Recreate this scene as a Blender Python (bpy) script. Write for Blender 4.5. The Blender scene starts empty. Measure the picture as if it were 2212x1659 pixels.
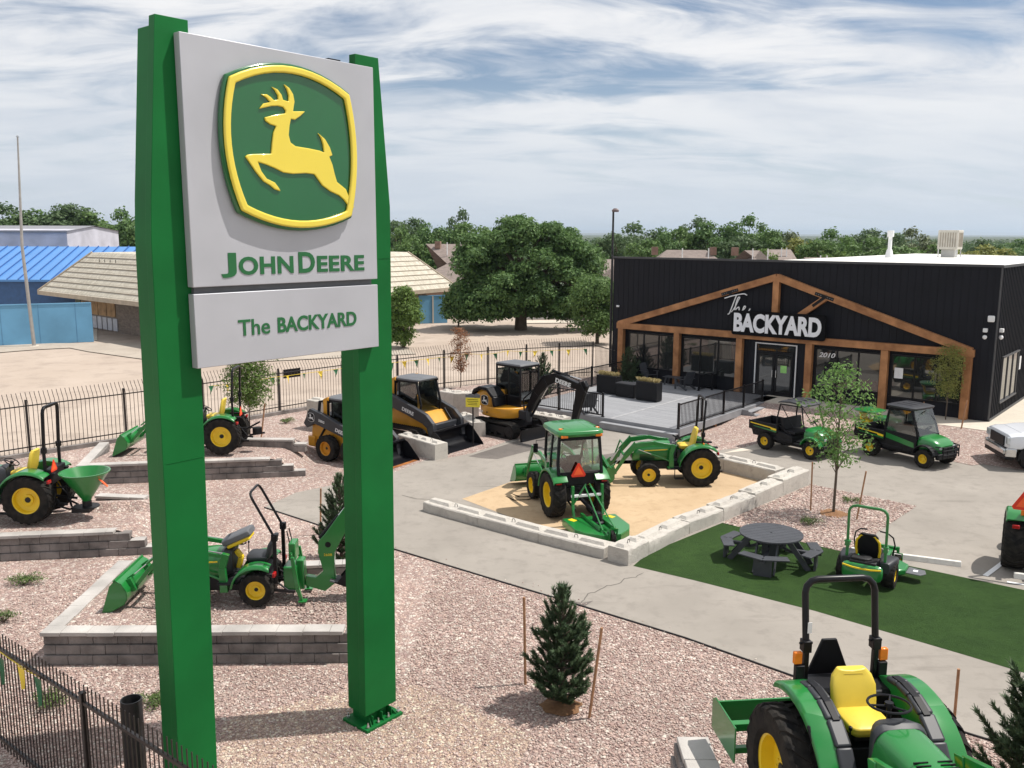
import bpy, bmesh, math, random
from math import sin, cos, pi, radians, atan, atan2, sqrt, hypot
from mathutils import Vector, Matrix
import numpy as np
random.seed(7)
SC = bpy.context.scene
COL = SC.collection

# ---------------------------------------------------------------- camera
CH, CF, CPX, CPY, CYH, CR = 8.0, 1925.0, 1106.0, 829.5, 505.0, radians(0.2)
CP = atan((CPY - CYH) / CF)
cd = bpy.data.cameras.new('camera'); cam = bpy.data.objects.new('camera', cd); COL.objects.link(cam)
cd.sensor_width = 36.0; cd.lens = CF / 2212.0 * 36.0; cd.clip_start = 0.2; cd.clip_end = 60000
cam.matrix_world = Matrix.Translation((0, 0, CH)) @ Matrix.Rotation(pi / 2 - CP, 4, 'X') @ Matrix.Rotation(CR, 4, 'Z')
SC.camera = cam

# ---------------------------------------------------------------- sky and sun
SUN_EL, SUN_AZ = radians(61), radians(9.5)          # azimuth measured from +X towards +Y
sd = Vector((cos(SUN_EL) * cos(SUN_AZ), cos(SUN_EL) * sin(SUN_AZ), sin(SUN_EL)))
W = bpy.data.worlds.new('World'); SC.world = W; W.use_nodes = True
nt = W.node_tree; nt.nodes.clear()
def N(t, **k):
    n = nt.nodes.new(t)
    for a, v in k.items(): setattr(n, a, v)
    return n
def math_node(op, a, b=None, c=None, clamp=False):
    n = N('ShaderNodeMath', operation=op, use_clamp=clamp)
    for i, v in enumerate((a, b, c)):
        if v is None: continue
        if isinstance(v, (int, float)): n.inputs[i].default_value = v
        else: nt.links.new(v, n.inputs[i])
    return n.outputs[0]
sky = N('ShaderNodeTexSky', sky_type='NISHITA', sun_disc=False)
sky.sun_elevation = SUN_EL; sky.sun_rotation = pi / 2 - SUN_AZ; sky.altitude = 1400; sky.dust_density = 1.2
tc = N('ShaderNodeTexCoord'); sep = N('ShaderNodeSeparateXYZ')
nt.links.new(tc.outputs['Generated'], sep.inputs[0])
zz = math_node('ADD', math_node('MAXIMUM', sep.outputs[2], 0.0), 0.22)
px_ = math_node('DIVIDE', sep.outputs[0], zz); py_ = math_node('DIVIDE', sep.outputs[1], zz)
cmb = N('ShaderNodeCombineXYZ'); nt.links.new(px_, cmb.inputs[0]); nt.links.new(py_, cmb.inputs[1])
def cloud(scale, rot, sx, sy, det, rough, dist, loc=(0, 0, 0)):
    m = N('ShaderNodeMapping'); m.inputs['Rotation'].default_value = (0, 0, rot); m.inputs['Scale'].default_value = (sx, sy, 1); m.inputs['Location'].default_value = loc
    nt.links.new(cmb.outputs[0], m.inputs[0])
    n = N('ShaderNodeTexNoise'); n.inputs['Scale'].default_value = scale; n.inputs['Detail'].default_value = det
    n.inputs['Roughness'].default_value = rough; n.inputs['Distortion'].default_value = dist
    nt.links.new(m.outputs[0], n.inputs['Vector']); return n.outputs[0]
def ramp(v, a, b, lo=0.0, hi=1.0):
    n = N('ShaderNodeMapRange', interpolation_type='SMOOTHSTEP'); n.inputs[1].default_value = a; n.inputs[2].default_value = b
    n.inputs[3].default_value = lo; n.inputs[4].default_value = hi; nt.links.new(v, n.inputs[0]); return n.outputs[0]
c1 = cloud(0.9, radians(-24), 0.70, 1.35, 9, 0.52, 0.7, (2.2, 9.1, 0))
c2 = cloud(3.2, radians(-14), 0.65, 1.5, 9, 0.60, 0.9, (4.7, 2.2, 0))
c3 = cloud(1.4, radians(15), 0.8, 1.5, 7, 0.55, 0.4, (9.1, 3.0, 0))
def gap(x0, z0, sx, sz, tilt, k):      # a clearer stretch in the cloud deck
    dx = math_node('SUBTRACT', sep.outputs[0], x0); dz = math_node('ADD', math_node('SUBTRACT', sep.outputs[2], z0), math_node('MULTIPLY', dx, tilt))
    e = math_node('ADD', math_node('POWER', math_node('ABSOLUTE', math_node('DIVIDE', dx, sx)), 2.0), math_node('POWER', math_node('ABSOLUTE', math_node('DIVIDE', dz, sz)), 2.0))
    return math_node('MULTIPLY', math_node('EXPONENT', math_node('MULTIPLY', e, -1.0)), k)
dens = math_node('ADD', math_node('MULTIPLY', c1, 0.62), math_node('MULTIPLY', c2, 0.38))
dens = math_node('SUBTRACT', dens, math_node('ADD', math_node('ADD', gap(.05, .168, .32, .046, .05, .155), gap(-.55, .06, .26, .03, 0, .10)), gap(.0, .255, .35, .02, .12, .09)))
cov = ramp(dens, 0.315, 0.475)
shade = ramp(math_node('ADD', math_node('MULTIPLY', c3, 0.6), math_node('MULTIPLY', c2, 0.4)), 0.38, 0.62)
cc = N('ShaderNodeMix', data_type='RGBA'); nt.links.new(shade, cc.inputs[0])
cc.inputs[6].default_value = (7.5, 7.9, 8.6, 1); cc.inputs[7].default_value = (10.0, 10.0, 10.1, 1)
mx = N('ShaderNodeMix', data_type='RGBA'); nt.links.new(cov, mx.inputs[0]); nt.links.new(sky.outputs[0], mx.inputs[6]); nt.links.new(cc.outputs[2], mx.inputs[7])
# a pale milky band of thin cloud low over the horizon
hz = ramp(sep.outputs[2], 0.02, 0.20, 1.0, 0.0)
mh = N('ShaderNodeMix', data_type='RGBA'); nt.links.new(math_node('MULTIPLY', hz, 0.72), mh.inputs[0])
nt.links.new(mx.outputs[2], mh.inputs[6]); mh.inputs[7].default_value = (6.9, 7.6, 8.4, 1)
bg = N('ShaderNodeBackground'); bg.inputs[1].default_value = 0.083; nt.links.new(mh.outputs[2], bg.inputs[0])
wo = N('ShaderNodeOutputWorld'); nt.links.new(bg.outputs[0], wo.inputs[0])
sl = bpy.data.lights.new('sun', 'SUN'); sl.energy = 4.7; sl.angle = radians(0.6); sl.color = (1.0, 0.95, 0.88)
so = bpy.data.objects.new('sun', sl); COL.objects.link(so); so.rotation_euler = sd.to_track_quat('Z', 'Y').to_euler(); so.location = (60, 10, 120)
SC.view_settings.view_transform = 'Standard'; SC.view_settings.look = 'None'; SC.view_settings.exposure = 0.17; SC.view_settings.gamma = 1.0
SC.cycles.use_denoising = True; SC.cycles.max_bounces = 8; SC.cycles.transparent_max_bounces = 12

# ---------------------------------------------------------------- survey helpers: a sight line from the photo to a point of known height
def ray(x, y):
    u = (x - CPX) / CF; v = -(y - CPY) / CF
    u, v = u * cos(CR) - v * sin(CR), u * sin(CR) + v * cos(CR)
    return Vector((u, cos(CP) + v * sin(CP), -sin(CP) + v * cos(CP)))
def G(x, y, z=0.0):
    d = ray(x, y); t = (z - CH) / d.z
    return Vector((d.x * t, d.y * t, z))
def D(x, y, dist):            # point on the sight line at a given forward distance
    d = ray(x, y); t = dist / d.y
    return Vector((d.x * t, dist, CH + d.z * t))

# ---------------------------------------------------------------- objects
def thing(name, label, cat, loc=(0, 0, 0), rz=0.0, group=None, kind=None, scale=1.0):
    o = bpy.data.objects.new(name, None); COL.objects.link(o); o.empty_display_size = 0.3
    o.location = loc; o.rotation_euler = (0, 0, rz); o.scale = (scale,) * 3
    return tag(o, label, cat, group, kind)
def tag(o, label=None, cat=None, group=None, kind=None):
    if label: o['label'] = label
    if cat: o['category'] = cat
    if group: o['group'] = group
    if kind: o['kind'] = kind
    return o
def link(name, me, mat=None, parent=None, loc=None, rot=None):
    o = bpy.data.objects.new(name, me); COL.objects.link(o)
    if mat and not me.materials: me.materials.append(mat)
    if parent: o.parent = parent
    if loc is not None: o.location = loc
    if rot is not None: o.rotation_euler = rot
    return o
def clone(o, parent=None, loc=None, rz=None, label=None):
    c = o.copy(); COL.objects.link(c); c.parent = parent
    if loc is not None: c.location = loc
    if rz is not None: c.rotation_euler = (0, 0, rz)
    if label: c['label'] = label
    for ch in list(o.children): clone(ch, c)
    return c

class MB:
    def __init__(s): s.v = []; s.f = []; s.m = Matrix()
    def add(s, vs, fs):
        b = len(s.v); m = s.m
        s.v += [tuple(m @ Vector(p)) for p in vs]; s.f += [tuple(b + i for i in f) for f in fs]; return s
    def box(s, c, d, rot=(0, 0, 0), tx=1.0, ty=1.0):
        from mathutils import Euler
        R = Euler(rot).to_matrix(); hx, hy, hz_ = d[0] / 2, d[1] / 2, d[2] / 2
        vs = [(-hx, -hy, -hz_), (hx, -hy, -hz_), (hx, hy, -hz_), (-hx, hy, -hz_), (-hx * tx, -hy * ty, hz_), (hx * tx, -hy * ty, hz_), (hx * tx, hy * ty, hz_), (-hx * tx, hy * ty, hz_)]
        C = Vector(c)
        return s.add([R @ Vector(p) + C for p in vs], [(0, 3, 2, 1), (4, 5, 6, 7), (0, 1, 5, 4), (1, 2, 6, 5), (2, 3, 7, 6), (3, 0, 4, 7)])
    def prism(s, pts, a0, a1, axis='y'):
        n = len(pts)
        def P(p, a): return (p[0], a, p[1]) if axis == 'y' else ((a, p[0], p[1]) if axis == 'x' else (p[0], p[1], a))
        vs = [P(p, a0) for p in pts] + [P(p, a1) for p in pts]
        fs = [tuple(range(n)), tuple(range(2 * n - 1, n - 1, -1))] + [(i, i + n, (i + 1) % n + n, (i + 1) % n) for i in range(n)]
        return s.add(vs, fs)
    def beam(s, pts, w, y0, y1, axis='y'):     # polyline of given width(s), extruded
        n = len(pts); ws = w if isinstance(w, (list, tuple)) else [w] * n
        L = []; Rr = []
        for i, p in enumerate(pts):
            a = Vector(pts[max(i - 1, 0)]); b = Vector(pts[min(i + 1, n - 1)]); t = (b - a).normalized()
            if 0 < i < n - 1:
                t0 = (Vector(p) - a).normalized(); t1 = (b - Vector(p)).normalized(); k = 1 / max(0.5, sqrt(max(0.05, (1 + t0.dot(t1)) / 2)))
            else: k = 1
            nn = Vector((-t.y, t.x)) * ws[i] / 2 * k
            L.append((p[0] + nn.x, p[1] + nn.y)); Rr.append((p[0] - nn.x, p[1] - nn.y))
        for i in range(n - 1):
            s.prism([L[i], L[i + 1], Rr[i + 1], Rr[i]], y0, y1, axis)
        return s
    def tube(s, pts, r, n=8, closed=False, sq=False):
        P = [Vector(p) for p in pts]; m = len(P); rs = r if isinstance(r, (list, tuple)) else [r] * m
        up = None; rings = []
        for i in range(m):
            if closed: t = (P[(i + 1) % m] - P[i - 1]).normalized()
            else: t = (P[min(i + 1, m - 1)] - P[max(i - 1, 0)]).normalized()
            if up is None:
                up = Vector((0, 0, 1)) if abs(t.z) < 0.9 else Vector((1, 0, 0))
            sd_ = t.cross(up)
            if sd_.length < 1e-5: sd_ = t.cross(Vector((0.3, 1, 0.1)))
            sd_.normalize(); up = sd_.cross(t).normalized()
            off = pi / 4 if (sq or n == 4) else 0; k = 1.4142 if (sq or n == 4) else 1
            rings.append([P[i] + (sd_ * cos(2 * pi * j / n + off) + up * sin(2 * pi * j / n + off)) * rs[i] * k for j in range(n)])
        return s.rings(rings, closed)
    def rings(s, rings, closed=False, cap=True):
        n = len(rings[0]); m = len(rings); vs = [p for R in rings for p in R]; fs = []
        for i in range(m if closed else m - 1):
            for j in range(n):
                a = i * n + j; b = i * n + (j + 1) % n; c = ((i + 1) % m) * n + (j + 1) % n; d = ((i + 1) % m) * n + j
                fs.append((a, b, c, d))
        if not closed and cap: fs += [tuple(range(n - 1, -1, -1)), tuple(range((m - 1) * n, m * n))]
        return s.add(vs, fs)
    def cyl(s, a, b, r, r2=None, n=16): return s.tube([a, b], [r, r if r2 is None else r2], n if n != 4 else 5)
    def lathe(s, prof, n=32, axis='y', c=(0, 0, 0), closed=False):
        rings = []
        for r, h in prof:
            R = []
            for j in range(n):
                a = 2 * pi * j / n
                p = (r * cos(a), h, r * sin(a)) if axis == 'y' else (r * cos(a), r * sin(a), h)
                R.append((p[0] + c[0], p[1] + c[1], p[2] + c[2]))
            rings.append(R)
        return s.rings(rings, closed, cap=False)
    def build(s, name, mat, parent=None, bevel=0.0, smooth=35, seg=2, loc=None, rot=None):
        me = bpy.data.meshes.new(name); me.from_pydata(s.v, [], s.f); me.update()
        bm = bmesh.new(); bm.from_mesh(me); bmesh.ops.recalc_face_normals(bm, faces=bm.faces); bm.to_mesh(me); bm.free()
        if smooth:
            me.shade_smooth(); me.set_sharp_from_angle(angle=radians(smooth))
        o = link(name, me, mat, parent, loc, rot)
        if bevel:
            b = o.modifiers.new('b', 'BEVEL'); b.width = bevel; b.segments = seg; b.limit_method = 'ANGLE'; b.angle_limit = radians(40)
        return o
def rr(x, cy, cz, w, h, k=0.35, n=20, top=1.0):   # rounded cross-section ring in the yz plane
    R = []
    for j in range(n):
        a = 2 * pi * j / n; ca, sa = cos(a), sin(a)
        yy = math.copysign(abs(ca) ** k, ca) * w / 2; z_ = math.copysign(abs(sa) ** k, sa) * h / 2
        if sa > 0: yy *= 1 - (1 - top) * sa
        R.append((x, cy + yy, cz + z_))
    return R
def rz_ring(z, cx, cy, w, d, k=0.35, n=20):
    R = []
    for j in range(n):
        a = 2 * pi * j / n; ca, sa = cos(a), sin(a)
        R.append((cx + math.copysign(abs(ca) ** k, ca) * w / 2, cy + math.copysign(abs(sa) ** k, sa) * d / 2, z))
    return R
def sheet(name, pts, mat, z=None, kind='structure', label=None, cat=None, parent=None):
    P = [Vector((p[0], p[1], z if z is not None else p[2])) for p in pts]
    me = bpy.data.meshes.new(name); me.from_pydata(P, [], [tuple(range(len(P)))]); me.update()
    bm = bmesh.new(); bm.from_mesh(me); bmesh.ops.triangulate(bm, faces=bm.faces)
    for f in bm.faces:
        if f.normal.z < 0: f.normal_flip()
    bm.to_mesh(me); bm.free()
    o = link(name, me, mat, parent)
    return tag(o, label, cat, None, kind)
def text_obj(name, body, mat, parent, loc, xdir, updir, width, height, depth=0.01, bold=0.0, shear=0.0, space=1.0):
    cu = bpy.data.curves.new(name, 'FONT'); cu.body = body; cu.extrude = 0.5; cu.offset = bold; cu.shear = shear; cu.space_character = space; cu.resolution_u = 4
    t = bpy.data.objects.new('t', cu); COL.objects.link(t)
    dg = bpy.context.evaluated_depsgraph_get(); me = bpy.data.meshes.new_from_object(t.evaluated_get(dg))
    bpy.data.objects.remove(t); bpy.data.curves.remove(cu)
    xs = [v.co.x for v in me.vertices]; ys = [v.co.y for v in me.vertices]
    x0, x1, y0, y1 = min(xs), max(xs), min(ys), max(ys); X = Vector(xdir).normalized(); U = Vector(updir).normalized(); Z = X.cross(U)
    L = Vector(loc)
    for v in me.vertices:
        v.co = L + X * ((v.co.x - x0) / (x1 - x0) * width) + U * ((v.co.y - y0) / (y1 - y0) * height) + Z * (v.co.z * depth)
    return link(name, me, mat, parent)

# ---------------------------------------------------------------- materials
def mat_nodes(name):
    m = bpy.data.materials.new(name); m.use_nodes = True; t = m.node_tree; b = t.nodes['Principled BSDF']; return m, t, b
def vary(t, sock, col, var, scale, coord='Object', det=5, col2=None):
    c = t.nodes.new('ShaderNodeTexCoord'); n = t.nodes.new('ShaderNodeTexNoise'); n.inputs['Scale'].default_value = scale; n.inputs['Detail'].default_value = det
    t.links.new(c.outputs[coord], n.inputs['Vector'])
    r = t.nodes.new('ShaderNodeMapRange'); r.inputs[1].default_value = 0.32; r.inputs[2].default_value = 0.68; t.links.new(n.outputs[0], r.inputs[0])
    x = t.nodes.new('ShaderNodeMix'); x.data_type = 'RGBA'
    x.inputs[6].default_value = tuple(c_ * (1 - var) for c_ in col) + (1,); x.inputs[7].default_value = (tuple(min(1, c_ * (1 + var)) for c_ in col) if col2 is None else col2) + (1,)
    t.links.new(r.outputs[0], x.inputs[0]); t.links.new(x.outputs[2], sock); return n, x
def M(name, col, rough=0.5, metal=0.0, var=0.12, vs=3.0, bump=0.0, bs=60.0, coat=0.0, spec=0.5, coord='Object', col2=None):
    m, t, b = mat_nodes(name); b.inputs['Roughness'].default_value = rough; b.inputs['Metallic'].default_value = metal
    b.inputs['Coat Weight'].default_value = coat; b.inputs['Coat Roughness'].default_value = 0.08; b.inputs['Specular IOR Level'].default_value = spec
    vary(t, b.inputs['Base Color'], col, var, vs, coord, col2=col2)
    if bump:
        c = t.nodes.new('ShaderNodeTexCoord'); n = t.nodes.new('ShaderNodeTexNoise'); n.inputs['Scale'].default_value = bs; n.inputs['Detail'].default_value = 6
        t.links.new(c.outputs[coord], n.inputs['Vector']); bp = t.nodes.new('ShaderNodeBump'); bp.inputs['Strength'].default_value = bump; bp.inputs['Distance'].default_value = 0.02
        t.links.new(n.outputs[0], bp.inputs['Height']); t.links.new(bp.outputs[0], b.inputs['Normal'])
    return m
def gravel_mat(name, palette, size, bumpd=0.03, dirt=(0.22, 0.16, 0.135)):
    m, t, b = mat_nodes(name); b.inputs['Roughness'].default_value = 0.85; b.inputs['Specular IOR Level'].default_value = 0.25
    g = t.nodes.new('ShaderNodeNewGeometry')
    nz = t.nodes.new('ShaderNodeTexNoise'); nz.inputs['Scale'].default_value = 1.3 / size; nz.inputs['Detail'].default_value = 2
    t.links.new(g.outputs['Position'], nz.inputs['Vector'])
    wv = t.nodes.new('ShaderNodeVectorMath'); wv.operation = 'MULTIPLY_ADD'; wv.inputs[1].default_value = (size * 0.9,) * 3
    t.links.new(nz.outputs['Color'], wv.inputs[0]); t.links.new(g.outputs['Position'], wv.inputs[2])
    v = t.nodes.new('ShaderNodeTexVoronoi'); v.inputs['Scale'].default_value = 1 / size; t.links.new(wv.outputs[0], v.inputs['Vector'])
    v2 = t.nodes.new('ShaderNodeTexVoronoi'); v2.feature = 'DISTANCE_TO_EDGE'; v2.inputs['Scale'].default_value = 1 / size; t.links.new(wv.outputs[0], v2.inputs['Vector'])
    s = t.nodes.new('ShaderNodeSeparateColor'); t.links.new(v.outputs['Color'], s.inputs[0])
    r = t.nodes.new('ShaderNodeValToRGB'); r.color_ramp.interpolation = 'CONSTANT'; e = r.color_ramp.elements
    e[0].position = 0; e[0].color = palette[0] + (1,); e[1].position = 1 / len(palette); e[1].color = palette[1] + (1,)
    for i in range(2, len(palette)): x = e.new(i / len(palette)); x.color = palette[i] + (1,)
    t.links.new(s.outputs[0], r.inputs[0])
    big = t.nodes.new('ShaderNodeTexNoise'); big.inputs['Scale'].default_value = 0.55; big.inputs['Detail'].default_value = 5; t.links.new(g.outputs['Position'], big.inputs['Vector'])
    br = t.nodes.new('ShaderNodeMapRange'); br.inputs[1].default_value = 0.35; br.inputs[2].default_value = 0.7; br.inputs[3].default_value = 0.86; br.inputs[4].default_value = 1.12; t.links.new(big.outputs[0], br.inputs[0])
    mv = t.nodes.new('ShaderNodeVectorMath'); mv.operation = 'SCALE'; t.links.new(r.outputs[0], mv.inputs[0]); t.links.new(br.outputs[0], mv.inputs['Scale'])
    er = t.nodes.new('ShaderNodeMapRange'); er.inputs[1].default_value = 0.0; er.inputs[2].default_value = 0.14; t.links.new(v2.outputs['Distance'], er.inputs[0])
    mx = t.nodes.new('ShaderNodeMix'); mx.data_type = 'RGBA'; mx.inputs[6].default_value = dirt + (1,); t.links.new(er.outputs[0], mx.inputs[0]); t.links.new(mv.outputs[0], mx.inputs[7])
    t.links.new(mx.outputs[2], b.inputs['Base Color'])
    # faceted stones: height from edge distance plus a random tilt per stone
    h = t.nodes.new('ShaderNodeMath'); h.operation = 'MINIMUM'; h.inputs[1].default_value = 0.28; t.links.new(v2.outputs['Distance'], h.inputs[0])
    h2 = t.nodes.new('ShaderNodeMath'); h2.operation = 'MULTIPLY_ADD'; h2.inputs[1].default_value = 2.4; t.links.new(h.outputs[0], h2.inputs[0])
    h3 = t.nodes.new('ShaderNodeMath'); h3.operation = 'MULTIPLY'; h3.inputs[1].default_value = 0.8; t.links.new(s.outputs[1], h3.inputs[0]); t.links.new(h3.outputs[0], h2.inputs[2])
    bp = t.nodes.new('ShaderNodeBump'); bp.inputs['Strength'].default_value = 1.0; bp.inputs['Distance'].default_value = bumpd
    t.links.new(h2.outputs[0], bp.inputs['Height']); t.links.new(bp.outputs[0], b.inputs['Normal'])
    return m
def ground_mat(name, ca, cb, cc, s1, s2, bump=0.3, bscale=30, stain=None, rough=0.9, cracks=0):
    m, t, b = mat_nodes(name); b.inputs['Roughness'].default_value = rough; b.inputs['Specular IOR Level'].default_value = 0.2
    g = t.nodes.new('ShaderNodeNewGeometry')
    def noise(sc, det=6, ro=0.6, mp=None):
        n = t.nodes.new('ShaderNodeTexNoise'); n.inputs['Scale'].default_value = sc; n.inputs['Detail'].default_value = det; n.inputs['Roughness'].default_value = ro
        if mp:
            q = t.nodes.new('ShaderNodeMapping'); q.inputs['Rotation'].default_value = (0, 0, mp[0]); q.inputs['Scale'].default_value = (mp[1], mp[2], 1); t.links.new(g.outputs['Position'], q.inputs[0]); t.links.new(q.outputs[0], n.inputs['Vector'])
        else: t.links.new(g.outputs['Position'], n.inputs['Vector'])
        return n
    def mr(o, a, c):
        r = t.nodes.new('ShaderNodeMapRange'); r.inputs[1].default_value = a; r.inputs[2].default_value = c; t.links.new(o, r.inputs[0]); return r.outputs[0]
    def mix(f, A, B):
        x = t.nodes.new('ShaderNodeMix'); x.data_type = 'RGBA'; t.links.new(f, x.inputs[0])
        for i, q in ((6, A), (7, B)):
            if isinstance(q, tuple): x.inputs[i].default_value = q + (1,)
            else: t.links.new(q, x.inputs[i])
        return x.outputs[2]
    c1_ = mix(mr(noise(s1).outputs[0], 0.35, 0.65), ca, cb)
    c2_ = mix(mr(noise(s2, 8, 0.7).outputs[0], 0.5, 0.72), c1_, cc)
    if stain: c2_ = mix(mr(noise(0.8, 7, 0.65, (0.35, 0.35, 2.2)).outputs[0], 0.60, 0.76), c2_, stain)
    if cracks:
        v = t.nodes.new('ShaderNodeTexVoronoi'); v.feature = 'DISTANCE_TO_EDGE'; v.inputs['Scale'].default_value = cracks
        nn = noise(1.5, 6); w = t.nodes.new('ShaderNodeVectorMath'); w.operation = 'MULTIPLY_ADD'; w.inputs[1].default_value = (1.1,) * 3; t.links.new(nn.outputs['Color'], w.inputs[0]); t.links.new(g.outputs['Position'], w.inputs[2]); t.links.new(w.outputs[0], v.inputs['Vector'])
        cr = mr(v.outputs['Distance'], 0.0022, 0.0012); c2_ = mix(cr, c2_, tuple(x * 0.62 for x in ca))
    t.links.new(c2_, b.inputs['Base Color'])
    bp = t.nodes.new('ShaderNodeBump'); bp.inputs['Strength'].default_value = bump; bp.inputs['Distance'].default_value = 0.03
    t.links.new(noise(bscale, 8, 0.7).outputs[0], bp.inputs['Height']); t.links.new(bp.outputs[0], b.inputs['Normal'])
    return m
def leaf_mat(name, a, b_, trans=0.33):
    m, t, b = mat_nodes(name); b.inputs['Roughness'].default_value = 0.6; b.inputs['Specular IOR Level'].default_value = 0.3
    g = t.nodes.new('ShaderNodeNewGeometry'); x = t.nodes.new('ShaderNodeMix'); x.data_type = 'RGBA'; x.inputs[6].default_value = a + (1,); x.inputs[7].default_value = b_ + (1,)
    t.links.new(g.outputs['Random Per Island'], x.inputs[0]); t.links.new(x.outputs[2], b.inputs['Base Color'])
    tr = t.nodes.new('ShaderNodeBsdfTranslucent'); t.links.new(x.outputs[2], tr.inputs[0]); ms = t.nodes.new('ShaderNodeMixShader'); ms.inputs[0].default_value = trans
    t.links.new(b.outputs[0], ms.inputs[1]); t.links.new(tr.outputs[0], ms.inputs[2]); t.links.new(ms.outputs[0], t.nodes['Material Output'].inputs[0])
    return m
def glass_mat(name, tint=(0.75, 0.85, 0.82), refl=1.0):
    m = bpy.data.materials.new(name); m.use_nodes = True; t = m.node_tree; t.nodes.clear()
    tr = t.nodes.new('ShaderNodeBsdfTransparent'); tr.inputs[0].default_value = tint + (1,)
    gl = t.nodes.new('ShaderNodeBsdfGlossy'); gl.inputs['Roughness'].default_value = 0.03; gl.inputs[0].default_value = (refl,) * 3 + (1,)
    fr = t.nodes.new('ShaderNodeLayerWeight'); fr.inputs[0].default_value = 0.35
    mp = t.nodes.new('ShaderNodeMapRange'); mp.inputs[3].default_value = 0.10; mp.inputs[4].default_value = 0.75; t.links.new(fr.outputs['Fresnel'], mp.inputs[0])
    ms = t.nodes.new('ShaderNodeMixShader'); t.links.new(mp.outputs[0], ms.inputs[0]); t.links.new(tr.outputs[0], ms.inputs[1]); t.links.new(gl.outputs[0], ms.inputs[2])
    o = t.nodes.new('ShaderNodeOutputMaterial'); t.links.new(ms.outputs[0], o.inputs[0]); return m
m_green = M('green_paint', (0.012, 0.175, 0.032), 0.28, 0, 0.06, 2.0, coat=0.5)
m_signgreen = M('sign_green_paint', (0.005, 0.122, 0.026), 0.5, 0, 0.14, 0.9, 0.05, 300, spec=0.18)
m_logogreen = M('logo_green_plastic', (0.010, 0.115, 0.030), 0.16, 0, 0.04, 2, coat=0.6)
m_yellow = M('yellow_paint', (0.80, 0.56, 0.02), 0.35, 0, 0.06, 3)
m_logoyel = M('logo_yellow_plastic', (0.78, 0.62, 0.06), 0.25, 0, 0.03, 2, coat=0.5)
m_cat = M('industrial_yellow_paint', (0.58, 0.27, 0.02), 0.38, 0, 0.10, 3)
m_black = M('black_plastic', (0.007, 0.007, 0.009), 0.5, 0, 0.25, 5, spec=0.25)
m_steelb = M('black_steel_paint', (0.005, 0.005, 0.007), 0.34, 0, 0.2, 4, spec=0.3)
m_rubber = M('tyre_rubber', (0.012, 0.012, 0.013), 0.85, 0, 0.35, 7, 0.3, 80, spec=0.2, col2=(0.030, 0.026, 0.022))
m_dark = M('dark_metal', (0.014, 0.014, 0.016), 0.55, 0.2, 0.3, 8)
m_cast = M('charcoal_cladding', (0.028, 0.030, 0.036), 0.45, 0, 0.15, 4)
m_chrome = M('bright_metal', (0.62, 0.62, 0.62), 0.22, 0.9, 0.1, 5)
m_seat = M('yellow_vinyl', (0.70, 0.52, 0.06), 0.42, 0, 0.05, 3, 0.1, 150)
m_grey = M('grey_plastic', (0.11, 0.115, 0.125), 0.5, 0, 0.12, 4, 0.15, 200)
m_red = M('red_reflective', (0.75, 0.04, 0.015), 0.35, 0, 0.05, 5)
m_orange = M('orange_reflective', (0.95, 0.13, 0.03), 0.45, 0, 0.05, 5)
m_amber = M('amber_lens', (0.85, 0.22, 0.02), 0.2, 0, 0.1, 12)
m_redl = M('red_lens', (0.35, 0.01, 0.01), 0.15, 0, 0.1, 12)
m_white = M('white_paint', (0.78, 0.78, 0.78), 0.4, 0, 0.05, 3)
m_lens = M('clear_lens', (0.55, 0.58, 0.6), 0.08, 0.3, 0.2, 12)
m_glass = glass_mat('window_glass'); m_dglass = glass_mat('tinted_glass', (0.32, 0.38, 0.38), 0.9)
m_rust = M('worn_orange_steel', (0.42, 0.13, 0.03), 0.6, 0.2, 0.5, 2.0, 0.2, 40, col2=(0.62, 0.24, 0.06))
m_wood = M('stake_wood', (0.36, 0.19, 0.10), 0.8, 0, 0.3, 6, 0.2, 60)
PINK = [(0.52, 0.38, 0.35), (0.41, 0.28, 0.255), (0.59, 0.47, 0.435), (0.33, 0.22, 0.205), (0.48, 0.35, 0.315), (0.65, 0.56, 0.51), (0.43, 0.33, 0.305), (0.53, 0.38, 0.335), (0.37, 0.265, 0.25)]
PINK = [(r_ * .93, g_ * .955, b_ * .92) for r_, g_, b_ in PINK]
m_gravel = gravel_mat('pink_gravel', PINK, 0.065, 0.014)
m_tan = gravel_mat('tan_gravel', [tuple(x * k for x, k in zip(p, (1.02, 1.02, 0.90))) for p in PINK], 0.055, 0.013)
# ================================================================ GROUND
m_dirt = ground_mat('dry_lot_dirt', (0.375, 0.305, 0.25), (0.455, 0.38, 0.318), (0.30, 0.245, 0.205), 0.09, 0.5, 0.4, 9, stain=(0.33, 0.27, 0.22))
m_conc = ground_mat('worn_asphalt_paving', (0.262, 0.238, 0.210), (0.315, 0.286, 0.253), (0.228, 0.206, 0.182), 0.35, 2.2, 0.15, 60, stain=(0.19, 0.171, 0.15))
m_patch = ground_mat('dark_asphalt', (0.13, 0.115, 0.105), (0.17, 0.15, 0.135), (0.11, 0.10, 0.09), 0.6, 3, 0.2, 60)
m_walk = ground_mat('concrete_walk', (0.52, 0.47, 0.39), (0.58, 0.52, 0.44), (0.46, 0.41, 0.35), 0.5, 3, 0.12, 60)
m_sand = ground_mat('yellow_sand', (0.45, 0.325, 0.20), (0.52, 0.385, 0.245), (0.39, 0.275, 0.165), 0.5, 2.5, 0.5, 7, stain=(0.36, 0.25, 0.15))
m_turf = ground_mat('artificial_turf', (0.026, 0.062, 0.012), (0.040, 0.088, 0.018), (0.020, 0.050, 0.010), 0.8, 5, 1.0, 260)
m_field = ground_mat('far_fields', (0.06, 0.085, 0.05), (0.10, 0.11, 0.075), (0.045, 0.065, 0.04), 0.004, 0.02, 0.1, 1)
ZP = 0.004
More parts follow.
